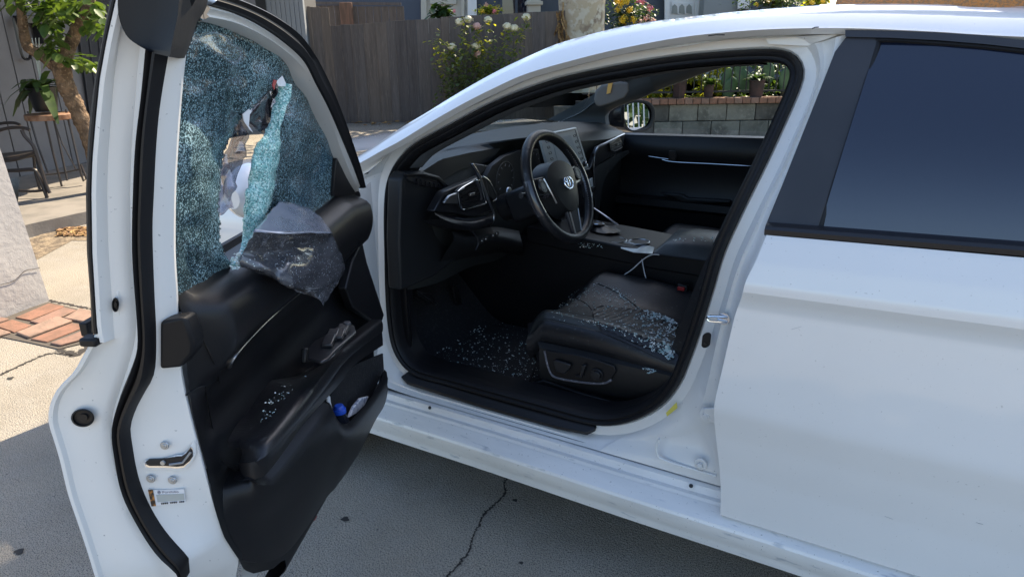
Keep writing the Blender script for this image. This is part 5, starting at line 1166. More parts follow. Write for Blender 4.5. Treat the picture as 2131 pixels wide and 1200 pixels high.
ck = [gp_(u, v) for u, v in [(1062, 985), (1050, 1005), (1052, 1022), (1042, 1038), (1022, 1056), (1006, 1072), (996, 1095), (988, 1110), (980, 1130), (975, 1148), (962, 1165), (948, 1182), (928, 1202), (900, 1235)]]
groove('driveway_crack', ck, .0052, jit=.0035, n=120)
groove('slab_joint', [gp_(u, v) for u, v in [(185, 700), (180, 722), (162, 737), (140, 733), (120, 728)]], .025, jit=.01, n=40, seed=3)
groove('slab_joint', [gp_(u, v) for u, v in [(-60, 800), (0, 780), (60, 752), (110, 735), (150, 740)]], .012, jit=.006, n=60, seed=4)
groove('slab_joint', [gp_(u, v) for u, v in [(100, 625), (140, 633), (200, 645)]], .015, jit=.004, n=40, seed=5)
sp_m = mat('oil_spot', (.03, .028, .026), .8)
for u, v, r in [(718, 1079, .013), (22, 786, .014), (40, 1146, .014), (1072, 1040, .008), (1085, 1170, .006)]:
    c = gp_(u, v, .0026); struct(MB().plate([c+Vector((math.cos(a)*r*(1+.25*math.sin(3*a+u)), math.sin(a)*r*.8*(1+.2*math.sin(5*a)), 0)) for a in [k*math.pi/12 for k in range(24)]], (0, 0, .0004)).build('ground_stain', sp_m, None, smooth=False))
# leaf litter and little stones: countless
R = random.Random(11)
def litter(name, n, area, m, s0, s1, z=.004):
    b = MB()
    for k in range(n):
        u, v = area(R); c = gp_(u, v, z); s = R.uniform(s0, s1); a = R.uniform(0, 6.3); t = R.uniform(-.6, .6)
        M3 = Matrix.Rotation(a, 3, 'Z') @ Matrix.Rotation(t, 3, 'X')
        b.add([c+M3 @ Vector(q)*s+Vector((0, 0, s*.3)) for q in ((-1, 0, 0), (0, -.55, .12), (1, 0, .1), (0, .55, .12))], [(0, 1, 2, 3)])
    return stuff(b.build(name, m, None, smooth=False, ang=180))
leafm = mat('dry_leaves', (.24, .13, .06), .8, var=(30, (.42, .27, .10), .45, .6))
litter('leaf_litter', 260, lambda r: (r.uniform(120, 190), r.uniform(474, 492)), leafm, .015, .03)
litter('leaf_litter', 500, lambda r: (r.uniform(1270, 1560), r.uniform(262, 283)), leafm, .02, .045)
litter('leaf_litter', 60, lambda r: (r.uniform(700, 880), r.uniform(250, 262)), leafm, .03, .07)
# ---- brick strip: herringbone-less running rows, every brick its own part
brickm = [mat('red_brick_%s' % k, c, .9, var=[(14, (c[0]*.75, c[1]*.8, c[2]*.8), .4, .6), (60, (.12, .09, .07), .62, .74)], bump=(60, .7, .004)) for k, c in (('orange', (.25, .125, .082)), ('pink', (.26, .15, .11)), ('pale', (.30, .19, .14)))]
bpth = struct(MB().plate([gp_(u, v, .004) for u, v in [(-40, 690), (-20, 668), (100, 628), (200, 652), (205, 706), (122, 726), (60, 712), (-10, 698)]], (0, 0, .0008)).build('brick_path', mat('brick_mortar', (.09, .075, .06), .95, bump=(50, .6, .004)), None, smooth=False))
BQ = [[(32, 663), (103, 633), (134, 639), (64, 669)], [(62, 672), (134, 642), (160, 648), (92, 679)], [(133, 666), (168, 645), (215, 657), (196, 677)], [(-12, 680), (26, 667), (66, 679), (30, 694)], [(-60, 676), (-10, 660), (20, 666), (-20, 680)],
      [(34, 696), (120, 662), (152, 671), (60, 706)], [(64, 708), (150, 674), (182, 680), (98, 714)], [(104, 717), (176, 690), (205, 694), (205, 700), (126, 722)], [(-60, 700), (-16, 683), (24, 695), (-30, 712)]]
for i, q in enumerate(BQ):
    p = [gp_(u, v, .003) for u, v in q]; MB().plate(p, (0, 0, .009+.003*(i % 3))).build('brick', brickm[i % 3], bpth, bevel=.006)
# ---- patio slab edge, soil strip
soil = struct(MB().plate([gp_(u, v, .003) for u, v in [(60, 498), (90, 486), (200, 468), (260, 470), (260, 500), (150, 500), (76, 540)]], (0, 0, .001)).build('soil_strip', mat('dusty_soil', (.26, .20, .13), .95, bump=(40, .8, .02), var=(12, (.13, .10, .07), .4, .6)), None, smooth=False))
pz = .10
pe = [gp_(u, v, .0) for u, v in [(40, 500), (72, 492), (190, 464), (330, 440)]]
pts = [Vector((p.x, p.y, pz)) for p in pe]
bk_ = [pts[-1]+Vector((-6, 6, 0)), pts[0]+Vector((-8, 4, 0))]
struct(MB().plate(pts+bk_, (0, 0, -pz+.001)).build('patio_slab', mat('patio_concrete', (.24, .215, .185), .9, var=(5, (.17, .155, .135), .4, .65), bump=(60, .4, .004)), None, smooth=False))
# ---- white rendered gate pier at the left
t = thing('rendered_pier', 'tapering white rendered wall end at the left edge beside the brick strip', 'wall', gp_(30, 650))
b0 = gp_(103, 626); b1 = gp_(-120, 714); nrm = Vector((-(b1-b0).y, (b1-b0).x, 0)).normalized()
if nrm.dot(Vector((-1, 1, 0))) < 0: nrm = -nrm
sl = (b1-b0).normalized()
rm_ = mat('white_render', (.38, .36, .345), .9, bump=[(30, .5, .008), (140, .4, .003)], var=(4, (.43, .41, .39), .4, .7))
tp0 = b0+sl*.16+nrm*.05; tp1 = b1+sl*.2
MB().grid([[b0+Vector((0, 0, 2.6*k))+(tp0-b0)*k, b1+Vector((0, 0, 2.6*k))+(tp1-b1)*k, b1+nrm*.4+Vector((0, 0, 2.6*k)), b0+nrm*.4+Vector((0, 0, 2.6*k))+(tp0-b0)*k, b0+Vector((0, 0, 2.6*k))+(tp0-b0)*k] for k in [0, .25, .5, .75, 1]]).build('render_face', rm_, t, smooth=False)
q = [(0, 592), (28, 584), (50, 564), (66, 560), (82, 557)]
def onpier(u, v):
    r = ray(u, v); o = b0; k = (o-CAM).dot(nrm)/r.dot(nrm); return CAM+r*k-nrm*.004
MB().tube(resample(cr([onpier(u, v) for u, v in q], 4), 20), .0016, 4).build('hairline_crack', dark, t)
# ---- siding wall of the house, left; boards are parts
sc_ = gp_(95, 402, pz); wl0 = gp_(-70, 360, pz); wl1 = gp_(196, 352, pz)
# wall line through two floor points
A_ = gp_(20, 372, pz); B_ = gp_(170, 340, pz)
wd_ = (B_-A_).normalized(); wn_ = Vector((wd_.y, -wd_.x, 0)); wn_ = wn_ if wn_.dot(CAM-A_) > 0 else -wn_
def onwall(u, v, off=0, o=A_, n=wn_):
    r = ray(u, v); k = (o+n*off-CAM).dot(n)/r.dot(n); return CAM+r*k
sm_m = mat('grey_siding', (.19, .18, .175), .8, var=(3, (.165, .155, .15), .4, .7), bump=(30, .15, .003))
house = thing('clapboard_house', 'grey house wall of vertical boards behind the tree and the potted plant, at the left', 'house', A_)
MB().plate([A_-wd_*4-wn_*.02, A_+wd_*6-wn_*.02, A_+wd_*6-wn_*.02+Vector((0, 0, 3.2)), A_-wd_*4-wn_*.02+Vector((0, 0, 3.2))], -wn_*.2).build('wall', mat('siding_gap', (.03, .028, .026), .9), house, smooth=False)
bw = .235; me0 = None
for i in range(-6, 22):
    if me0 is None:
        o = MB().box((0, 0, 0), (bw/2-.006, .012, 1.6)).build('siding_board', sm_m, house, bevel=.003); me0 = o.data; oo = o
    else:
        oo = bpy.data.objects.new('siding_board', me0); COL.objects.link(oo); oo.parent = house; oo.matrix_parent_inverse = Matrix.Translation(-house.location)
        mm_ = oo.modifiers.new('bevel', 'BEVEL'); mm_.width = .003; mm_.limit_method = 'ANGLE'
    c = A_+wd_*(i*bw)+Vector((0, 0, 1.6)); oo.matrix_basis = Matrix.Translation(c) @ Matrix.Rotation(math.atan2(wd_.y, wd_.x), 4, 'Z')
# black door / shutter
q = [onwall(u, v, .03) for u, v in [(135, 30), (260, 30), (260, 330), (186, 330), (150, 120)]]
MB().plate([onwall(u, v, .02) for u, v in [(148, 0), (240, 0), (262, 330), (192, 300)]], wn_*.03).build('dark_door', mat('black_paint', (.02, .02, .024), .5), house, bevel=.004)
for k in range(5): MB().plate([onwall(156+k*20, 10, .055), onwall(158+k*20, 10, .055), onwall(196+k*17, 300, .055), onwall(194+k*17, 300, .055)], wn_*.006).build('door_batten', mat('black_paint2', (.035, .035, .04), .5) if k == 0 else bpy.data.materials['black_paint2'], house)
# mailbox
t = thing('mailbox', 'black metal mailbox with a curled newspaper hook on the grey board wall', 'mailbox', onwall(78, 80))
MB().plate([onwall(u, v, .03) for u, v in [(62, 40), (80, 48), (88, 92), (72, 92)]], wn_*.12).build('box', M['gloss'], t, bevel=.01)
MB().plate([onwall(u, v, .03) for u, v in [(25, 33), (70, 34), (80, 50), (34, 50)]], wn_*.14).build('lid', M['gloss'], t, bevel=.006)
MB().tube(cr([onwall(u, v, .08) for u, v in [(28, 38), (36, 75), (44, 110), (50, 122), (60, 123), (64, 114)]], 5), .014, 6).build('newspaper_hook', M['gloss'], t)
# ---- metal garden chair
mt = mat('brown_metal', (.045, .035, .03), .45)
cb = gp_(60, 412, pz)
def ch(u, v, d=0):   # plane through the chair, facing the camera
    n = Vector((FWD.x, FWD.y, 0)).normalized(); r = ray(u, v); k = (cb+n*d-CAM).dot(n)/r.dot(n); return CAM+r*k
t = thing('garden_chair', 'dark metal garden armchair half hidden behind the white pier', 'chair', cb)
def T(name, pts, r, par, m=mt, d=0): return MB().tube(cr([ch(*p) if len(p) == 3 else ch(p[0], p[1], d) for p in pts], 5), r, 8).build(name, m, par)
T('armrest', [(-10, 275), (10, 268), (35, 265), (52, 267), (62, 271)], .014, t); T('front_leg', [(45, 270), (52, 284), (68, 302), (76, 322), (88, 360), (98, 390), (104, 402)], .016, t)
T('rear_leg', [(-25, 250), (-18, 320), (-14, 402)], .014, t, d=.5); T('armrest', [(-20, 262), (10, 256), (30, 256), (42, 260)], .013, t, d=.5)
MB().plate([ch(-30, 334, 0), ch(74, 318, 0), ch(70, 312, .5), ch(-30, 322, .5)], (0, 0, -.035)).build('seat', mt, t, bevel=.01)
T('seat_edge', [(-20, 336), (30, 332), (74, 318)], .016, t); T('spring_base', [(-20, 356), (30, 355), (68, 353), (78, 362), (88, 385), (100, 416)], .016, t); T('cross_bar', [(40, 397), (70, 398), (90, 396)], .012, t); T('inner_leg', [(70, 322, .4), (74, 360, .4), (84, 398, .4)], .013, t)
T('backrest', [(-40, 200), (-20, 205), (-5, 215)], .014, t, d=.3)
# ---- plant stand and potted plant
sb = gp_(125, 388, pz)
def st(u, v, d=0):
    n = Vector((FWD.x, FWD.y, 0)).normalized(); r = ray(u, v); k = (sb+n*d-CAM).dot(n)/r.dot(n); return CAM+r*k
t = thing('plant_stand', 'tall black wire plant stand with a round wooden top', 'plant stand', sb)
def T2(name, pts, r, m=mt): return MB().tube([st(*p) for p in pts], r, 6).build(name, m, t)
for p in ([(58, 232, .2), (78, 300, .15), (100, 360, .1)], [(92, 238, 0), (108, 310, 0), (129, 389, 0)], [(112, 248, .1), (126, 310, .08), (140, 376, .05)], [(137, 228, .1), (152, 290, .1), (168, 360, .05), (174, 377, .05), (180, 372, .05), (168, 342, .05)]): T2('stand_leg', p, .010)
T2('stand_rail', [(64, 248, .1), (140, 248, .05)], .008); T2('stand_rail', [(95, 364, 0), (130, 360, .05), (168, 352, .05)], .008); T2('stand_rail', [(112, 250, .05), (130, 300, .05), (160, 356, .05)], .006)
c = st(105, 241, .05); d = MB(); d.disc(c+Vector((0, 0, -.03)), (0, 0, 1), .21, .05, 28); d.build('stand_top', mat('old_wood', (.22, .10, .05), .7, var=(20, (.35, .2, .12), .4, .6)), t, bevel=.006)
def leafset(mb, c, dirv, L, Wd, curl=.3, R_=R):
    d = Vector(dirv).normalized(); s = d.cross(Vector((0, 0, 1))); s = s.normalized() if s.length > .05 else Vector((1, 0, 0)); up = s.cross(d)
    rows = []
    for k in range(5):
        q = k/4; w_ = Wd*math.sin(math.pi*min(.97, q*.9+.06))**.8; p = c+d*L*q-Vector((0, 0, curl*L*q*q)); rows.append([p-s*w_, p+up*w_*-.25, p+s*w_])
    mb.grid(rows)
def greens(name, base, tip, trans=.25, r=.45):
    m = bpy.data.materials.new(name); m.use_nodes = True; t_ = m.node_tree; b = t_.nodes['Principled BSDF']; b.inputs['Roughness'].default_value = r
    n = t_.nodes.new('ShaderNodeTexNoise'); n.inputs['Scale'].default_value = 7; g = t_.nodes.new('ShaderNodeTexCoord'); t_.links.new(g.outputs['Object'], n.inputs['Vector']); mr = t_.nodes.new('ShaderNodeMapRange'); mr.inputs[1].default_value = .4; mr.inputs[2].default_value = .62; t_.links.new(n.outputs[0], mr.inputs[0])
    x = t_.nodes.new('ShaderNodeMix'); x.data_type = 'RGBA'; x.inputs[6].default_value = (*base, 1); x.inputs[7].default_value = (*tip, 1); t_.links.new(mr.outputs[0], x.inputs[0]); t_.links.new(x.outputs[2], b.inputs['Base Color'])
    tl = t_.nodes.new('ShaderNodeBsdfTranslucent'); sc2 = t_.nodes.new('ShaderNodeMix'); sc2.data_type = 'RGBA'; sc2.blend_type = 'MULTIPLY'; sc2.inputs[0].default_value = 1; t_.links.new(x.outputs[2], sc2.inputs[6]); sc2.inputs[7].default_value = (2.6, 2.4, 1.0, 1); t_.links.new(sc2.outputs[2], tl.inputs[0])
    ms = t_.nodes.new('ShaderNodeMixShader'); ms.inputs[0].default_value = trans; t_.links.new(b.outputs[0], ms.inputs[1]); t_.links.new(tl.outputs[0], ms.inputs[2]); t_.links.new(ms.outputs[0], t_.nodes['Material Output'].inputs[0]); return m
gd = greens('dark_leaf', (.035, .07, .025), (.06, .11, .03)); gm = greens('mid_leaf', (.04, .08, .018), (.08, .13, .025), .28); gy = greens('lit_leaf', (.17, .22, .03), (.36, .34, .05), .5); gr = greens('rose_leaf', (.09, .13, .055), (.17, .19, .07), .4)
yl = mat('yellow_flower', (.75, .52, .03), .6); pk_ = mat('pink_flower', (.70, .22, .28), .6); wh_ = mat('cream_petal', (.85, .76, .50), .6, sheen=.2); pp = mat('blush_petal', (.75, .45, .38), .6); brk = mat('rough_bark', (.22, .14, .08), .9, var=[(12, (.11, .07, .04), .4, .6), (40, (.32, .22, .13), .55, .7)], bump=[(25, 1, .03), (80, .8, .01)])
pc = st(98, 236, .05)
t = thing('potted_plant', 'peace lily with drooping leaves in a dark pot on the wire stand', 'potted plant', pc)
d = MB(); d.grid([[pc+Vector((math.cos(a)*r, math.sin(a)*r, z)) for a in [k*math.pi/12 for k in range(24)]] for r, z in ((.09, .02), (.10, .06), (.125, .22), (.135, .235), (.12, .235), (.11, .2))], True, True); d.build('pot', M['gloss'], t)
lf = MB()
for k in range(34):
    a = R.uniform(0, 6.3); e = R.uniform(.2, 1.2); leafset(lf, pc+Vector((0, 0, .22)), (math.cos(a)*math.cos(e), math.sin(a)*math.cos(e), math.sin(e)), R.uniform(.22, .42), R.uniform(.03, .05), R.uniform(.5, 1.2))
lf.build('leaves', gd, t)
sp2 = MB()
for k in range(3): sp2.tube([pc+Vector((.0, 0, .2)), pc+Vector((.03*k-.02, .02, .5)), pc+Vector((.06*k-.03, .03, .66))], .004, 5)
sp2.build('flower_spike', mat('pale_stalk', (.5, .55, .5), .6), t)
# ---- tree at the left
tb = gp_(215, 420, 0)
def tr3(u, v, d=0):
    n = Vector((FWD.x, FWD.y, 0)).normalized(); r = ray(u, v); k = (tb+n*d-CAM).dot(n)/r.dot(n); return CAM+r*k
t = thing('citrus_tree', 'crooked brown trunked tree with broad green leaves in front of the grey board wall', 'tree', tb)
def px2m(px): return px*((tb-CAM).dot(FWD))/FPX
def limb(pts, rad):
    u0_ = pts[0][0]
    c = cr([tr3(*p) for p in pts], 6); m = len(c); rr_ = [px2m(rad[0]+(rad[1]-rad[0])*i/(m-1))*(1+.05*math.sin(i*1.1)+.04*math.sin(i*3.1+u0_)) for i in range(m)]
    return MB().tube(c, rr_, 12)
tk = limb([(222, 430), (205, 370), (190, 300), (172, 255), (155, 215), (140, 185), (130, 150), (127, 128)], (15, 17)); 
o = tk.build('trunk', brk, t, ang=80)
limb([(127, 150), (110, 135), (85, 115), (60, 100), (52, 80), (46, 40), (42, 10), (38, -30)], (12, 7)).build('limb', brk, t, ang=80)
limb([(130, 145), (140, 110), (150, 85), (160, 60), (172, 35), (185, 10), (190, -30)], (13, 10)).build('limb', brk, t, ang=80)
lf = MB()
cl_ = [(50, -5, 45, 28), (90, 15, 40, 30), (130, 0, 50, 30), (165, 20, 35, 28), (195, 35, 28, 25), (110, 55, 22, 28), (115, 85, 18, 18), (100, 100, 22, 18), (125, 118, 24, 12), (160, 122, 28, 12), (180, 128, 18, 10), (190, 10, 28, 20), (205, 60, 12, 22), (100, 38, 25, 20)]
for (u, v, su, sv) in cl_:
    for k in range(int(su*1.0)):
        c = tr3(u+R.gauss(0, su*.45), v+R.gauss(0, sv*.45), R.uniform(-.35, .3)); a = R.uniform(0, 6.3); leafset(lf, c, (math.cos(a), math.sin(a), R.uniform(-.9, .3)), R.uniform(.07, .13), R.uniform(.025, .04), .3)
lf.build('crown', gm, t, ang=180)
t.location = tb
# ---- grey corner building to the left of the fence
g0 = gp_(660, 262); n_ = Vector((FWD.x, FWD.y, 0)).normalized(); s_ = Vector((n_.y, -n_.x, 0))
def onp(u, v, o, n, off=0):
    r = ray(u, v); k = (o+n*off-CAM).dot(n)/r.dot(n); return CAM+r*k
t = thing('grey_shed', 'narrow pale grey board corner standing between the car door and the wooden fence', 'shed', g0)
gm_ = mat('pale_grey_board', (.30, .32, .34), .7)
for k in range(8):
    u0 = 648-k*9.0; MB().plate([onp(u0-u_, v_, g0, n_, 0) for u_, v_ in [(8.5, -40), (0.6, -40), (-20.0+0.0, 262*.5), (-38, 262), (-29, 262)]], n_*.08).build('wall_board', gm_, t) if False else None
W_ = px2m(1)*0+((g0-CAM).dot(FWD))/FPX
for k in range(9):
    c = g0-s_*(W_*9*k+W_*6); MB().box(c+Vector((0, 0, 1.5)), (W_*4.1, .05, 1.5), Matrix.Rotation(math.atan2(s_.y, s_.x), 3, 'Z')).build('wall_board', gm_, t, bevel=.004)
MB().box(g0-s_*(W_*83)+Vector((0, 0, 1.5)), (W_*4, .07, 1.5), Matrix.Rotation(math.atan2(s_.y, s_.x), 3, 'Z')).build('corner_trim', M['white'], t)
MB().box(g0-s_*(W_*45)+n_*.5+Vector((0, 0, 1.5)), (W_*40, .4, 1.49), Matrix.Rotation(math.atan2(s_.y, s_.x), 3, 'Z')).build('wall_core', mat('shed_core', (.12, .12, .12), .9), t, smooth=False)
# ---- wooden fence: pickets are parts
fa = gp_(712, 257); fb = gp_(890, 249)
fd = (fb-fa); fd = Vector((fd.x, fd.y, 0)).normalized()
fd = (fd*.35+s_*.65).normalized() if fd.dot(s_) > 0 else s_
fn = Vector((fd.y, -fd.x, 0)); fn = fn if fn.dot(CAM-fa) > 0 else -fn
wood = [mat('weathered_plank_%s' % n, c, .9, var=[(3, tuple(x*.7 for x in c), .35, .7, 6, (6, 6, .35)), (14, tuple(min(1, x*1.5) for x in c), .55, .75, 6, (10, 10, .4))], bump=(18, .6, .01, (8, 8, .3))) for n, c in (('grey', (.15, .125, .11)), ('brown', (.17, .135, .11)), ('dark', (.12, .10, .09)))]
fence = thing('wooden_fence', 'long weathered grey brown picket fence of upright boards behind the bonnet and roses', 'fence', fa)
u = 648.0; i = 0
def ftop(u): return lerp_tab([(648, 13), (705, 18), (706, 54), (760, 50), (860, 42), (1000, 33), (1100, 27), (1165, 23)], u)
while u < 1158:
    w_ = R.choice([17, 20, 22, 25, 19]); p0 = onp(u, 240, fa, fn, 0); p1 = onp(u+w_, 240, fa, fn, 0)
    z0 = 0; top = onp(u+w_/2, ftop(u+w_/2)+R.uniform(-1, 1), fa, fn, 0).z
    c = (p0+p1)/2; hw = (p1-p0).length/2-.0015; off = R.uniform(0, .012)
    # vertical boards: use the board's own position so it stands upright
    b = MB(); zt0 = top+R.uniform(-.006, .006)
    for zz in (0,): pass
    bx0 = Vector((c.x, c.y, 0))+fn*off
    e = fd*hw; tk_ = fn*.018
    b.plate([bx0-e, bx0+e, bx0+e+Vector((0, 0, zt0-.0)), bx0-e+Vector((0, 0, zt0+R.uniform(-.004, .004)))], tk_)
    b.build('picket', wood[R.choice([0, 0, 1, 2])], fence, bevel=.003)
    u += w_; i += 1
for zr in (.045, .35, 1.25): MB().box(onp(900, 240, fa, fn, 0)*1.0+Vector((0, 0, zr-onp(900, 240, fa, fn, 0).z))-fn*.04, (3.0, .02, .045), Matrix.Rotation(math.atan2(fd.y, fd.x), 3, 'Z')).build('fence_rail', wood[1], fence)
# higher fence with box post behind
f2 = fa-fn*1.6
t = thing('rear_fence', 'taller brown board fence with a thick corner post, rising behind the grey picket fence', 'fence', f2)
for k in range(12):
    u0 = 652+k*16; a = onp(u0, 60, f2, fn); b = onp(u0+15, 60, f2, fn); tz_ = onp(u0, 12 if u0 < 720 else 14, f2, fn).z
    a.z = b.z = 0; MB().plate([a, b, Vector((b.x, b.y, tz_)), Vector((a.x, a.y, tz_))], fn*.02).build('fence_board', wood[1], t)
a = onp(712, 60, f2, fn); b = onp(738, 60, f2, fn); tz_ = onp(725, 6, f2, fn).z; a.z = b.z = 0
MB().plate([a, b, Vector((b.x, b.y, tz_)), Vector((a.x, a.y, tz_))], fn*.15).build('fence_post', mat('redwood_post', (.24, .13, .085), .85, var=(6, (.15, .09, .06), .4, .6, 5, (5, 5, .5))), t, bevel=.01)
a = onp(645, 10, f2, fn); b = onp(835, 12, f2, fn); MB().plate([a, b, b+Vector((0, 0, .05)), a+Vector((0, 0, .05))], fn*.06).build('fence_cap', wood[0], t)
# ---- rose bush in front of the fence
rb = onp(1000, 262, fa, fn, .5); rb = Vector((rb.x, rb.y, 0))
t = thing('rose_bush', 'tall leggy rose bush with cream and blush blooms against the grey fence', 'rose bush', rb)
def rp(u, v, d=0): return onp(u, v, rb, fn, d)
BL = [(956, 46, wh_), (974, 41, wh_), (992, 55, pp), (1015, 42, wh_), (1095, 36, wh_), (1056, 55, wh_), (1070, 59, wh_), (940, 98, wh_), (995, 114, pp), (990, 97, wh_)]
stm = MB(); lf = MB(); lf2 = MB()
tops = [(b[0], b[1]) for b in BL]+[(912, 68), (905, 120), (935, 85), (1030, 75), (1085, 60), (1000, 75), (905, 78)]
mid = {}
for (u, v) in tops:
    u0 = 985+(u-985)*.45+R.uniform(-15, 15); d = R.uniform(-.15, .2)
    c = cr([rp(u0, 250, d), rp((u0*1.2+u*.8)/2+R.uniform(-6, 6), (250*1.1+v*.9)/2, d), rp(u, v+4, d)], 8); stm.tube(c, [.009-.006*i/(len(c)-1) for i in range(len(c))], 5)
    for i, p in enumerate(c[3:]):
        for k in range(5 if True else 3):
            a = R.uniform(0, 6.3); q = p+Vector((R.gauss(0, .05), R.gauss(0, .05), R.gauss(0, .04)))
            sun_ = (i > len(c)-9) and R.random() < .55  # sunlight on the upper leaves put into a lighter leaf colour
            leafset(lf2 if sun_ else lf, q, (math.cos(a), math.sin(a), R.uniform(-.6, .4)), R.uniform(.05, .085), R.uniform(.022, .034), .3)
for k in range(650):
    u_ = R.gauss(985, 45); v_ = R.uniform(95, 235); 
    if abs(u_-985) > 40+ (v_-60)*.3: continue
    a = R.uniform(0, 6.3); leafset(lf, rp(u_, v_, R.uniform(-.3, .3)), (math.cos(a), math.sin(a), R.uniform(-.7, .3)), R.uniform(.05, .085), R.uniform(.022, .034), .3)
stm.build('rose_stem', mat('rose_stem', (.08, .10, .04), .7), t); lf.build('rose_leaves', gr, t, ang=180); lf2.build('lit_top_leaves', gy, t, ang=180)
for u, v, m in BL:
    c = rp(u, v, .02); b = MB(); s0 = ((c-CAM).dot(FWD))/FPX*11.5
    b.grid([[c+Vector((math.cos(a_)*math.cos(e_), math.sin(a_)*math.cos(e_), .8*math.sin(e_)))*s0*.72*(1+.22*math.sin(5*a_+e_*6+u)) for a_ in [q_*math.pi/7 for q_ in range(14)]] for e_ in [-1.3, -.8, -.3, .2, .7, 1.1, 1.4]], True, True)
    for k in range(34):
        d = Vector((R.gauss(0, 1), R.gauss(0, 1), abs(R.gauss(0, .8)))).normalized(); r_ = s0*R.uniform(.35, 1.0); p = c+Vector((d.x, d.y, d.z*.7-.1))*r_
        a1 = d.orthogonal().normalized(); a2 = d.cross(a1); w_ = s0*R.uniform(.25, .42)
        b.add([p-a1*w_-d*.3*w_, p-a2*w_*.8, p+a1*w_-d*.3*w_, p+a2*w_*.8+d*.1*w_], [(0, 1, 2, 3)])
    b.build('rose_bloom', m, t, ang=180)
# ---- big pale tree trunk
tb2 = gp_(1210, 240); tb2 = onp(1210, 200, fa, fn, -.2); tb2.z = 0
t = thing('sycamore_tree', 'thick pale mottled tree trunk at the right end of the wooden fence', 'tree', tb2)
sy = mat('mottled_bark', (.52, .42, .28), .85, var=[(3.5, (.30, .22, .15), .50, .58), (8, (.62, .55, .42), .5, .6), (22, (.12, .08, .06), .66, .72)], bump=(12, .5, .02))
sc1 = ((tb2-CAM).dot(FWD))/FPX; c = [tb2+Vector((0, 0, z))+s_*(z*-.01) for z in (-.02, .3, .8, 1.4, 1.9, 2.4, 3.2, 4.2)]
MB().tube(c, [sc1*r for r in (66, 56, 48, 45, 46, 49, 60, 50)], 26).build('trunk', sy, t, ang=80)
for a, e in ((2.2, 1.1), (.4, .9), (4.0, .8)):
    d = Vector((math.cos(a)*math.cos(e), math.sin(a)*math.cos(e), math.sin(e))); MB().tube([c[-1]-Vector((0, 0, .3)), c[-1]+d*1.5, c[-1]+d*3], [.25, .18, .08], 10).build('limb', sy, t)
lf = MB()
for k in range(2600):
    a = R.uniform(0, 6.3); r_ = 2.6*math.sqrt(R.random()); q = tb2+Vector((math.cos(a)*r_, math.sin(a)*r_+.8, 5.2+R.gauss(0, .7))); leafset(lf, q, (math.cos(a), math.sin(a), R.uniform(-.8, .2)), R.uniform(.12, .2), .07, .3)
lf.build('crown', gm, t, ang=180)
# dried hanging fronds beside the trunk
dv = onp(1170, 100, fa, fn, .1); t = thing('dry_plant', 'shrivelled brown dried plant hanging beside the pale trunk', 'dry plant', Vector((dv.x, dv.y, 0)))
MB().tube([Vector((dv.x, dv.y, 0)), dv, onp(1172, 5, fa, fn, .1)], .012, 6).build('stem', leafm, t)
lf = MB()
for k in range(60): a = R.uniform(0, 6.3); leafset(lf, onp(R.gauss(1170, 6), R.uniform(15, 100), fa, fn, R.uniform(0, .2)), (math.cos(a), math.sin(a), -1.2), R.uniform(.08, .16), .02, .5)
lf.build('dry_leaves', leafm, t, ang=180)
# ---- flowering shrubs behind the fence
def shrub(name, label, cat, u, v, su, sv, dist, m, flowers, n=900, ls=(.05, .09)):
    base = onp(u, v, fa, fn, -dist); t = thing(name, label, cat, Vector((base.x, base.y, 0)))
    MB().tube([Vector((base.x, base.y, 0)), base], .03, 8).build('stem', brk, t)
    lf = MB(); sc3 = ((base-CAM).dot(FWD))/FPX
    for k in range(n):
        q = base+s_*R.gauss(0, su*.5)*sc3+Vector((0, 0, R.gauss(0, sv*.5)*sc3))+n_*R.gauss(0, su*.3)*sc3; a = R.uniform(0, 6.3); leafset(lf, q, (math.cos(a), math.sin(a), R.uniform(-.6, .6)), R.uniform(*ls), ls[0]*.4, .2)
    lf.build('foliage', m, t, ang=180)
    for (fu, fv, fr, fm_) in flowers:
        b = MB(); c = onp(fu, fv, fa, fn, -dist+.3)
        for k in range(60):
            d = Vector((R.gauss(0, 1), R.gauss(0, 1), R.gauss(0, 1))).normalized(); b.disc(c+d*fr*sc3*R.uniform(.2, 1), d, fr*sc3*.16, .004, 5)
        b.build('blossom', fm_, t)
    return t
shrub('flowering_shrub', 'dark green shrub with bright yellow flower clusters right of the pale trunk', 'shrub', 1300, 35, 34, 40, 1.0, gd, [(1295, 8, 10, yl), (1310, 22, 9, yl), (1297, 42, 11, yl), (1285, 20, 7, yl), (1318, 42, 8, yl), (1305, 2, 9, yl), (1284, 3, 8, yl)])
shrub('flowering_shrub', 'shrub with round pink flower heads in front of the dark blue wall', 'shrub', 1340, 40, 26, 30, 1.6, gd, [(1337, 6, 9, pk_), (1352, 18, 8, pk_), (1345, 40, 9, pp), (1360, 44, 8, pp), (1332, 46, 8, pp), (1326, 2, 8, pk_)], 500)
shrub('flowering_shrub', 'small bush with pink and yellow blooms showing above the fence behind the roses', 'shrub', 1018, 22, 22, 10, .8, gy, [(1012, 10, 5, pp), (1028, 24, 5, pk_), (1004, 24, 5, yl)], 350)
shrub('hedge_shrub', 'leafy green hedge above the car roof left of the towel', 'shrub', 1610, 2, 60, 18, 2.2, gm, [(1575, 10, 5, yl), (1600, 2, 5, yl)], 1300)
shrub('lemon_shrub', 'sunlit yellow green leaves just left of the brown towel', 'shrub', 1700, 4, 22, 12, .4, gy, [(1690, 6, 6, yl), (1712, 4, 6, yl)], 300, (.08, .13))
shrub('potted_succulent', 'spiky dark leaves beside the cream door frame above the fence', 'shrub', 918, 25, 20, 14, .6, gd, [(945, 24, 4, pk_)], 160, (.12, .2))
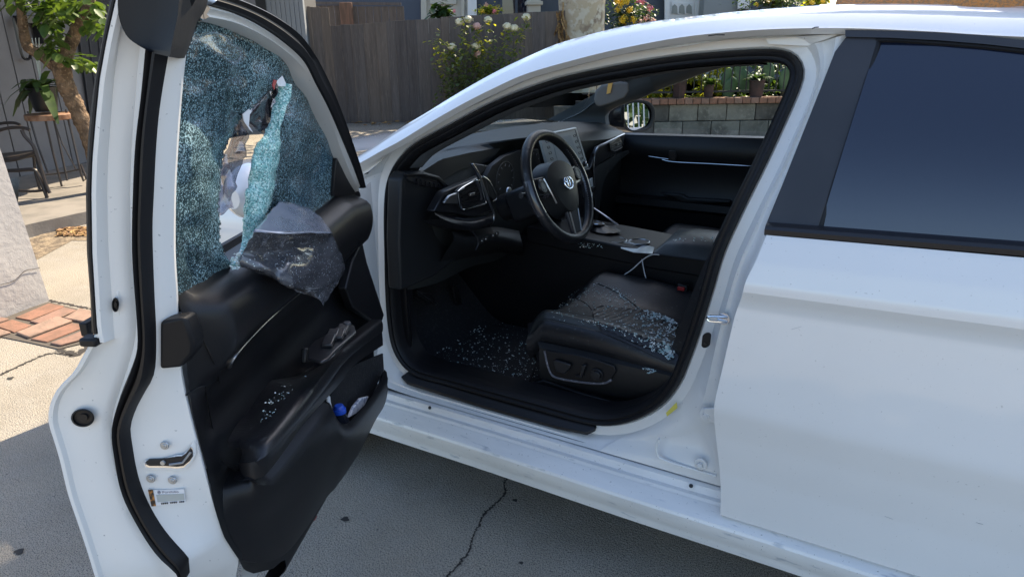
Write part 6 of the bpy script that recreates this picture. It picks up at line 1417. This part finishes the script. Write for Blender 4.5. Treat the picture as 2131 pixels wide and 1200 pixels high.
# ---- blue grey house behind, with doors
hb0 = fa-fn*4.0
t = thing('blue_grey_house', 'dark blue grey house behind the fence with cream door frames and a white carved door', 'house', Vector((hb0.x, hb0.y, 0)))
def hq(u, v, off=0): return onp(u, v, hb0, fn, off)
bm_m = mat('blue_grey_wall', (.075, .09, .12), .8)
MB().plate([Vector((*hq(560, 40)[:2], 0)), Vector((*hq(1700, 40)[:2], 0)), Vector((*hq(1700, 40)[:2], 4.5)), Vector((*hq(560, 40)[:2], 4.5))], -fn*.3).build('wall', bm_m, t, smooth=False)
crm = mat('cream_frame', (.50, .47, .40), .6)
def panel(name, q, m, off, th=.05, bev=.01, par=None): return MB().plate([hq(u, v, off) for u, v in q], fn*th).build(name, m, t if par is None else par, bevel=bev)
panel('door', [(877, -40), (968, -40), (968, 70), (877, 70)], crm, .02); 
for a, b in ((876, 888), (960, 974), (965, 992)): panel('door_frame', [(a, -40), (b, -40), (b, 70), (a, 70)], M['white'] if a == 965 else crm, .09)
panel('door_panel', [(895, -40), (950, -40), (950, 10), (895, 10)], crm, .08)
panel('window', [(1040, -40), (1095, -40), (1095, 40), (1040, 40)], M['tint'], .02)
for a in (1040, 1072): panel('window_frame', [(a, -40), (a+5, -40), (a+5, 40), (a, 40)], bm_m, .04)
panel('porch_column', [(1096, -40), (1122, -40), (1122, 70), (1096, 70)], crm, .3, .25); panel('column_band', [(1092, 4), (1126, 4), (1126, 12), (1092, 12)], crm, .32, .3)
panel('garage_door', [(1384, -40), (1462, -40), (1462, 60), (1384, 60)], M['white'], .05); panel('door_panel', [(1396, 4), (1442, 8), (1442, 32), (1396, 30)], M['white'], .10, .03)
for k in range(3): panel('fan_light', [(1398+15*k, 28), (1399+15*k, 14), (1404+15*k, 9), (1409+15*k, 14), (1410+15*k, 30)], mat('fan_glass', (.22, .25, .26), .2) if k == 0 else bpy.data.materials['fan_glass'], .14, .01, .002)
panel('door_frame', [(1382, -40), (1392, -40), (1392, 60), (1382, 60)], M['white'], .12); panel('door_frame', [(1446, -40), (1458, -40), (1458, 60), (1446, 60)], M['white'], .12)
t2 = thing('pale_grey_house', 'pale grey rendered house wall seen above the roof right of the white carved door', 'house', Vector((*hq(1520, 40, .6)[:2], 0)))
MB().plate([Vector((*hq(1463, 40, .5)[:2], 0)), Vector((*hq(1560, 40, .5)[:2], 0)), Vector((*hq(1560, 40, .5)[:2], 4.5)), Vector((*hq(1463, 40, .5)[:2], 4.5))], -fn*.3).build('wall', mat('pale_grey_wall', (.26, .28, .29), .8), t2, smooth=False)
MB().plate([hq(u, v, .56) for u, v in [(1534, -20), (1558, -20), (1558, 20), (1534, 20)]], fn*.03).build('window_frame', M['white'], t2, bevel=.01)
MB().plate([hq(u, v, .60) for u, v in [(1538, 18), (1556, 18), (1556, 26), (1538, 26)]], fn*.01).build('window', M['tint'], t2)
# ---- block wall with brick cap and railing across the drive (seen through the passenger window)
wa = gp_(1330, 288); wb2 = gp_(1650, 287); wd2 = s_.copy(); wn2 = -n_
def bw_(u, v, off=0): return onp(u, v, wa, wn2, off)
blk = [mat('concrete_block_%s' % n, c, .9, var=[(3, tuple(x*.55 for x in c), .45, .62), (20, tuple(x*1.2 for x in c), .5, .7)], bump=(30, .5, .01)) for n, c in (('light', (.19, .183, .15)), ('mid', (.145, .14, .115)), ('stained', (.085, .08, .068)))]
wall = thing('garden_wall', 'low block retaining wall with a brick capping, seen through the passenger window', 'wall', wa)
x0 = bw_(1240, 288); scw = ((wa-CAM).dot(FWD))/FPX
ztop = bw_(1450, 216).z; zc_top = bw_(1450, 204).z; zb0 = bw_(1450, 289).z
hB = (ztop-0)/2.0
MB().plate([bw_(1200, 288, -.06)*1, bw_(1760, 288, -.06), bw_(1760, 212, -.06), bw_(1200, 212, -.06)], n_*.2).build('wall_core', dark, wall, smooth=False)
for r in range(2):
    for k in range(-1, 11):
        L_ = .405; xx = (k-.5*(r % 2))*L_; c = Vector((x0.x, x0.y, 0))+wd2*(xx+L_/2); c.z = hB*(r+.5)
        MB().box(c, (L_/2-.005, .06, hB/2-.005), Matrix.Rotation(math.atan2(wd2.y, wd2.x), 3, 'Z')).build('block', blk[R.choice([0, 0, 1, 2])], wall, bevel=.008)
for k in range(-1, 38):
    L_ = .115; c = Vector((x0.x, x0.y, 0))+wd2*(k*L_)+n_*-.02; c.z = (ztop+zc_top)/2+.004
    MB().box(c, (L_/2-.004, .11, (zc_top-ztop)/2), Matrix.Rotation(math.atan2(wd2.y, wd2.x), 3, 'Z')).build('brick', brickm[k % 2] if k % 3 else mat('brick_dark', (.13, .06, .045), .9) if k == 0 else brickm[0], wall, bevel=.006)
rl = thing('iron_railing', 'black iron railing of thin upright bars on top of the low block wall', 'railing', bw_(1450, 200))
zr0 = zc_top+.06; zr1 = zr0+.75
for k in range(46):
    c = Vector((x0.x, x0.y, 0))+wd2*(k*.105)+n_*.05; MB().box(Vector((c.x, c.y, (zr0+zr1)/2)), (.007, .007, (zr1-zr0)/2)).build('railing_bar', M['ink'], rl)
for z in (zr0+.02, zr1): c = Vector((x0.x, x0.y, z))+wd2*2.3+n_*.05; MB().box(c, (2.5, .012, .012), Matrix.Rotation(math.atan2(wd2.y, wd2.x), 3, 'Z')).build('railing_rail', M['ink'], rl)
tc_ = mat('dark_terracotta', (.075, .038, .032), .85, var=(8, (.04, .025, .02), .4, .6))
for (u, w_, h_, lab, nm) in [(1413, 11, 44, 'tall square dark terracotta planter on the wall capping, leftmost of the planters', 'terracotta_planter'), (1474, 8, 27, 'smaller rounded terracotta pot on the wall capping, middle of the planters', 'terracotta_planter'), (1573, 12, 34, 'wide dark pot on the wall capping, rightmost of the planters', 'terracotta_planter')]:
    c = bw_(u, 200, 0); c.z = zc_top; t = thing(nm, lab, 'planter', c, group='planters on the garden wall')
    d = MB(); hh = h_*scw; r0_ = w_*scw*1.25; nn_ = 4 if w_ == 11 else 16
    d.grid([[c+Vector((math.cos(a+.3)*r0_*f, math.sin(a+.3)*r0_*f, z)) for a in [k*2*math.pi/nn_ for k in range(nn_)]] for f, z in ((.8, 0), (.95, hh*.5), (1, hh*.9), (1.1, hh*.9), (1.1, hh), (.9, hh), (.88, hh*.9))], True, True); d.build('pot', tc_, t, bevel=.004)
    lf = MB()
    for k in range(50): a = R.uniform(0, 6.3); leafset(lf, c+Vector((0, 0, hh*.9)), (math.cos(a)*.6, math.sin(a)*.6, R.uniform(.3, 1.2)), R.uniform(.15, .3), .025, .5)
    lf.build('foliage', gd, t, ang=180)
cc_ = bw_(1530, 200, -.35); t = thing('prickly_pear', 'broad padded prickly pear cactus growing behind the iron railing', 'cactus', Vector((cc_.x, cc_.y, 0)))
cm = greens('cactus_pad', (.06, .12, .05), (.10, .17, .07), .1)
for (u, v, a, ru, rv) in [(1518, 185, .3, 15, 24), (1548, 170, -.25, 15, 26), (1540, 145, .1, 12, 20), (1512, 160, .5, 10, 18), (1635, 165, .2, 14, 26), (1600, 150, -.4, 12, 22)]:
    c = onp(u, v, wa, wn2, -.3+.05*math.sin(u)); rows = []
    for k in range(9):
        q = -1+2*k/8; rr_ = math.sqrt(max(1-q*q, .02))*ru*scw*(1+.15*q); rows.append([c+Vector((0, 0, q*rv*scw))+s_*(q*a*ru*scw)+s_*math.cos(b)*rr_+n_*math.sin(b)*.02 for b in [i*math.pi/8 for i in range(16)]])
    MB().grid(rows, True, True).build('cactus_pad', cm, t, ang=80)
def hedge(name, label, us, v0, v1, off, m, n, ls):
    c0 = onp(sum(us)/2, 180, wa, wn2, off); t = thing(name, label, 'shrub', Vector((c0.x, c0.y, 0))); lf = MB()
    MB().tube([Vector((c0.x, c0.y, 0)), c0], .03, 8).build('stem', brk, t)
    for k in range(n):
        u = R.uniform(*us); v = R.uniform(v0, v1)
        if mnoise.noise(Vector((u/14, v/14, off))) < -.12: continue
        a = R.uniform(0, 6.3); leafset(lf, onp(u, v, wa, wn2, off-R.uniform(0, .5)), (math.cos(a), math.sin(a), R.uniform(-.8, .5)), R.uniform(*ls), ls[0]*.4, .3)
    lf.build('foliage', m, t, ang=180)
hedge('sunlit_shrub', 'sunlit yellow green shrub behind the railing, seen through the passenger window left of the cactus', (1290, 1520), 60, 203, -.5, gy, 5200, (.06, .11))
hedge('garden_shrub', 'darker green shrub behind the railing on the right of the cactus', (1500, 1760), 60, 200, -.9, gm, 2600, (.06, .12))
struct(MB().plate([onp(u, 0, wa, wn2, o_)*1 for u, o_ in ((1100, -.08), (1900, -.08), (1900, -6), (1100, -6))], (0, 0, 0.001)).build('raised_garden', mat('garden_soil', (.20, .15, .10), .95), None, smooth=False))
rgd = bpy.data.objects['raised_garden']
for v_ in rgd.data.vertices: v_.co.z = zc_top-.10 if v_.co.z > -99 else 0
# ---- unseen porch roof added to shade the patio and board wall
pr_ = A_+wn_*1.0; t = thing('porch_roof', 'dark porch roof slab, added out of view above the grey board wall to shade it', 'porch', A_)
MB().plate([A_-wd_*4.5+Vector((0, 0, 3.0)), A_+wd_*4.5+Vector((0, 0, 3.0)), A_+wd_*4.5-wn_*3.5+Vector((0, 0, 3.6)), A_-wd_*4.5-wn_*3.5+Vector((0, 0, 3.6))], (0, 0, .12)).build('roof', mat('porch_felt', (.10, .09, .085), .9), t, smooth=False)
MB().plate([A_-wd_*4.5+Vector((0, 0, 3.0)), A_+wd_*4.5+Vector((0, 0, 3.0)), A_+wd_*4.5+wn_*1.6+Vector((0, 0, 2.8)), A_-wd_*4.5+wn_*1.6+Vector((0, 0, 2.8))], (0, 0, .10)).build('eave', bpy.data.materials['porch_felt'], t, smooth=False)
# ---- unseen tree added beyond the right edge so its crown shades the car
tt = Vector((2.9, 8.6, 0)); t = thing('shade_tree', 'tall broad dense tree, added out of view beyond the right edge so its crown shades the car', 'tree', tt)
MB().tube([tt, tt+Vector((-.1, 0, 2.5)), tt+Vector((-.4, 0, 5)), tt+Vector((-1, -.2, 8.5))], [.32, .26, .22, .12], 14).build('trunk', brk, t)
for dx, dy in ((-3, .3), (2.4, -.6), (-1, 2), (.5, -2.2)): MB().tube([tt+Vector((-.3, 0, 4.4)), tt+Vector((dx*.6, dy*.6, 7)), tt+Vector((dx, dy, 9))], [.16, .11, .05], 8).build('limb', brk, t)
b = MB(); R2 = random.Random(5)
SC_ = Vector((2.0, 8.75, 9.0))
k = 0
while k < 9500:
    q = Vector((R2.uniform(-1, 1), R2.uniform(-1, 1), R2.uniform(-1, 1)))
    if q.length > 1 or (q.length > .86 and mnoise.noise(q*4) < -.1): continue
    c = SC_+Vector((q.x*4.2, q.y*2.7, q.z*1.3)); d = Vector((R2.gauss(0, 1), R2.gauss(0, 1), R2.gauss(0, .6))).normalized(); a1 = d.orthogonal().normalized(); a2 = d.cross(a1); w_ = R2.uniform(.16, .26)
    b.add([c-a1*w_, c-a2*w_*.7, c+a1*w_, c+a2*w_*.7], [(0, 1, 2, 3)]); k += 1
mesh('crown', b.v, b.f, gd, t, smooth=False, recalc=False)
# white lattice gate behind, visible in the passenger mirror
gc2 = mc+Vector((.90, .42, 0))*1.0*6.5; gc2.z = 0
t = thing('white_gate', 'white metal gate with upright bars standing to the right, seen in the passenger side mirror', 'gate', gc2)
gdv = Vector((-.42, .90, 0)); Rg = Matrix.Rotation(math.atan2(gdv.y, gdv.x), 3, 'Z')
for k in range(56): MB().box(gc2+gdv*(-2+.072*k)+Vector((0, 0, .6)), (.009, .009, .6), Rg).build('gate_bar', M['white'], t)
for z in (.1, .62, 1.15): MB().box(gc2+Vector((0, 0, z)), (2.05, .02, .03), Rg).build('gate_rail', M['white'], t)
hc = gc2+Vector((.90, .42, 0)).normalized()*1.2; t = thing('gate_hedge', 'dark hedge behind the white gate, seen only in the passenger side mirror', 'hedge', hc); b = MB()
for k in range(1500):
    c = hc+gdv*R.uniform(-2.4, 2.4)+Vector((R.uniform(0, .6), 0, R.uniform(.05, 1.6))); d = Vector((R.gauss(0, 1), R.gauss(0, 1), R.gauss(0, 1))).normalized(); a1 = d.orthogonal().normalized()*.09; a2 = d.cross(a1)
    b.add([c-a1, c-a2, c+a1, c+a2], [(0, 1, 2, 3)])
mesh('foliage', b.v, b.f, gd, t, smooth=False, recalc=False)
# ================================================================ LOOSE THINGS
# towel on the roof
def roof_at(x, y):
    r = min(roof_rows, key=lambda r: abs(r[0].x-x)); y0 = r[0].y; t = (y-y0)/(YC-2*y0)
    return r[0].z+.028*(1-(2*t-1)**2) if t > 0 else r[0].z+t*.35
tw = []; x0_ = at(1730, 12, 'y', .40).x
for i in range(80):
    row = []
    for j in range(44):
        x = x0_+i*.011; edge_ = .368+.02*math.sin(x*13)+.014*math.sin(x*31)+.05*(1-sm_(0, 10, i))
        y = edge_+j*.013
        h = .004+(.006+.030*sm_(0, .45, i/79))*abs(mnoise.noise(Vector((x*6, y*6, 3))))+.010*abs(math.sin(x*21+y*13+2.5*mnoise.noise(Vector((x*4, y*4, 0)))))
        h += .050*sm_(.18, .5, i/79)*math.exp(-((y-edge_-.05)/.045)**2)+.012*math.exp(-((y-edge_-.03)/.03)**2)
        row.append(Vector((x, y, roof_at(x, y)+h*(.15+.85*sm_(0, 4, j)))))
    tw.append(row)
to = MB().grid(tw).build('brown_towel', mat('tan_knit', (.58, .22, .055), .95, sheen=.1, var=(180, (.34, .17, .07), .45, .6), bump=[(300, .8, .004, (1, 1, 1)), (25, .4, .01)]), None, ang=80)
sd_ = to.modifiers.new('thick', 'SOLIDIFY'); sd_.thickness = .006
tag(to, 'crumpled tan knitted cloth lying on the white car roof', 'cloth')
# bottle and papers in the door pocket
bc = datt(706, 853, .205)
t = thing('water_bottle', 'small dark bottle with a bright blue cap in the door pocket', 'bottle', bc-Vector((0, 0, .10)))
d = MB(); c = bc; d.grid([[c+Vector((math.cos(a)*r, math.sin(a)*r, z)) for a in [k*math.pi/10 for k in range(20)]] for r, z in ((.018, -.10), (.022, -.09), (.024, -.05), (.018, -.025), (.0125, -.012), (.0125, -.004))], True, True); d.build('bottle_body', mat('bottle_dark', (.02, .022, .03), .15, coat=.5), t, ang=50)
d = MB(); d.disc(c+Vector((0, 0, -.006)), (0, 0, 1), .0145, .010, 26, .0140); d.disc(c+Vector((0, 0, .004)), (0, 0, 1), .0115, .008, 24, .0095); d.build('cap', M['bluecap'], t, bevel=.001)
pw = mat('printed_paper', (.62, .64, .68), .5, var=(70, (.20, .24, .36), .52, .62))
p = MB().plate([datt(u, v, .210) for u, v in [(728, 868), (738, 845), (752, 828), (768, 824), (760, 842), (742, 860)]], DT*-.008).build('folded_paper', pw, None, bevel=.002); tag(p, 'crumpled white printed packet at the front of the door pocket beside the blue cap', 'paper')
p = MB().plate([datt(u, v, .205) for u, v in [(683, 826), (688, 823), (689, 836), (696, 862), (690, 858), (685, 842)]], DT*-.006).build('tissue', M['white'], None, bevel=.002); tag(p, 'scrap of white tissue at the rear end of the door pocket', 'tissue')
# broken glass: countless crumbs
shm = mat('glass_crumb', (.74, .78, .76), .12, coat=.6, var=(60, (.38, .55, .55), .4, .6))
def crumbs(name, pts, smin, smax, R_=R):
    b = MB()
    for c in pts:
        s = smin+(smax-smin)*R_.random()**2.2; Mx = Matrix.Rotation(R_.uniform(0, 6.3), 3, 'Z') @ Matrix.Rotation(R_.uniform(-.6, .6), 3, 'X')
        q = [Mx @ Vector(v)*s for v in ((-1, -.7, 0), (.8, -1, 0), (1, .8, 0), (-.7, 1, 0), (-.6, -.5, .9), (.7, -.6, 1), (.6, .6, .8), (-.5, .7, .9))]
        b.add([c+v for v in q], [(0, 3, 2, 1), (4, 5, 6, 7), (0, 1, 5, 4), (1, 2, 6, 5), (2, 3, 7, 6), (3, 0, 4, 7)])
    o = mesh(name, b.v, b.f, shm, None, smooth=False, recalc=False); stuff(o); return o
def inpoly(poly, n, fn, gau=None):
    us = [p[0] for p in poly]; vs_ = [p[1] for p in poly]; out = []
    while len(out) < n:
        u = R.uniform(min(us), max(us)); v = R.uniform(min(vs_), max(vs_))
        if ptin((u, v), poly) and mnoise.noise(Vector((u/13, v/9, 3)))+.9*R.random() > .38: out.append(fn(u, v))
    return out
on = lambda u, v: onseat(u, v)+Vector((0, 0, .003))
crumbs('glass_crumbs', inpoly(INS, 420, on), .0010, .0028)
crumbs('glass_crumbs', inpoly([(1330, 650), (1411, 676), (1402, 751), (1350, 728)], 320, on), .001, .0034)
crumbs('glass_crumbs', inpoly([(1375, 735), (1390, 715), (1404, 752), (1390, 750)], 80, on), .0015, .0035)
crumbs('glass_crumbs', inpoly([(1160, 640), (1200, 605), (1250, 588), (1310, 610), (1340, 644), (1240, 640)], 260, on), .0008, .0018)
crumbs('glass_crumbs', inpoly([(1140, 662), (1160, 635), (1230, 645), (1250, 680), (1200, 676)], 60, on), .0008, .002)
crumbs('glass_crumbs', inpoly([(1335, 644), (1375, 655), (1411, 672), (1409, 680), (1340, 650)], 120, on), .0015, .0035)
crumbs('glass_crumbs', inpoly([(1272, 600), (1300, 618), (1312, 632), (1304, 632)], 40, on), .001, .0025)
fl_ = lambda u, v: Z(u, v, .328)
crumbs('glass_crumbs', inpoly([(900, 740), (940, 700), (1000, 680), (1060, 690), (1115, 730), (1120, 790), (1060, 790), (960, 760)], 330, fl_), .0004, .0027)
crumbs('glass_crumbs', inpoly([(880, 730), (930, 680), (1090, 668), (1120, 700), (1125, 806), (1040, 796), (930, 770)], 340, fl_), .0003, .0014)
crumbs('glass_crumbs', inpoly([(975, 672), (1010, 676), (1015, 690), (975, 692)], 22, fl_), .0015, .003)
crumbs('glass_crumbs', inpoly([(1125, 806), (1180, 830), (1230, 842), (1300, 850), (1290, 858), (1210, 850), (1160, 834)], 130, lambda u, v: Z(u, v, .368)), .001, .0028)
crumbs('glass_crumbs', inpoly([(1220, 846), (1290, 850), (1292, 858), (1228, 856)], 110, lambda u, v: Z(u, v, .368)), .0018, .0045)
crumbs('glass_crumbs', inpoly([(1330, 762), (1360, 768), (1378, 766), (1350, 778)], 60, lambda u, v: Z(u, v, .50)), .001, .002)
arm = lambda u, v: datt(u, v, .215)+Vector((0, 0, .004))
crumbs('glass_crumbs', inpoly([(530, 880), (560, 830), (600, 795), (640, 785), (630, 815), (590, 850), (555, 885)], 80, arm), .0003, .0014)
crumbs('glass_crumbs', inpoly([(1200, 505), (1250, 508), (1255, 518), (1205, 516)], 40, lambda u, v: Z(u, v, .675)), .001, .0025)
crumbs('glass_crumbs', inpoly([(1380, 480), (1490, 492), (1490, 505), (1380, 500)], 22, lambda u, v: Z(u, v, .724)), .001, .003)
crumbs('glass_crumbs', inpoly([(484, 530), (505, 520), (512, 548), (492, 562), (478, 560)], 90, lambda u, v: datt(u, v, .175)), .001, .003)
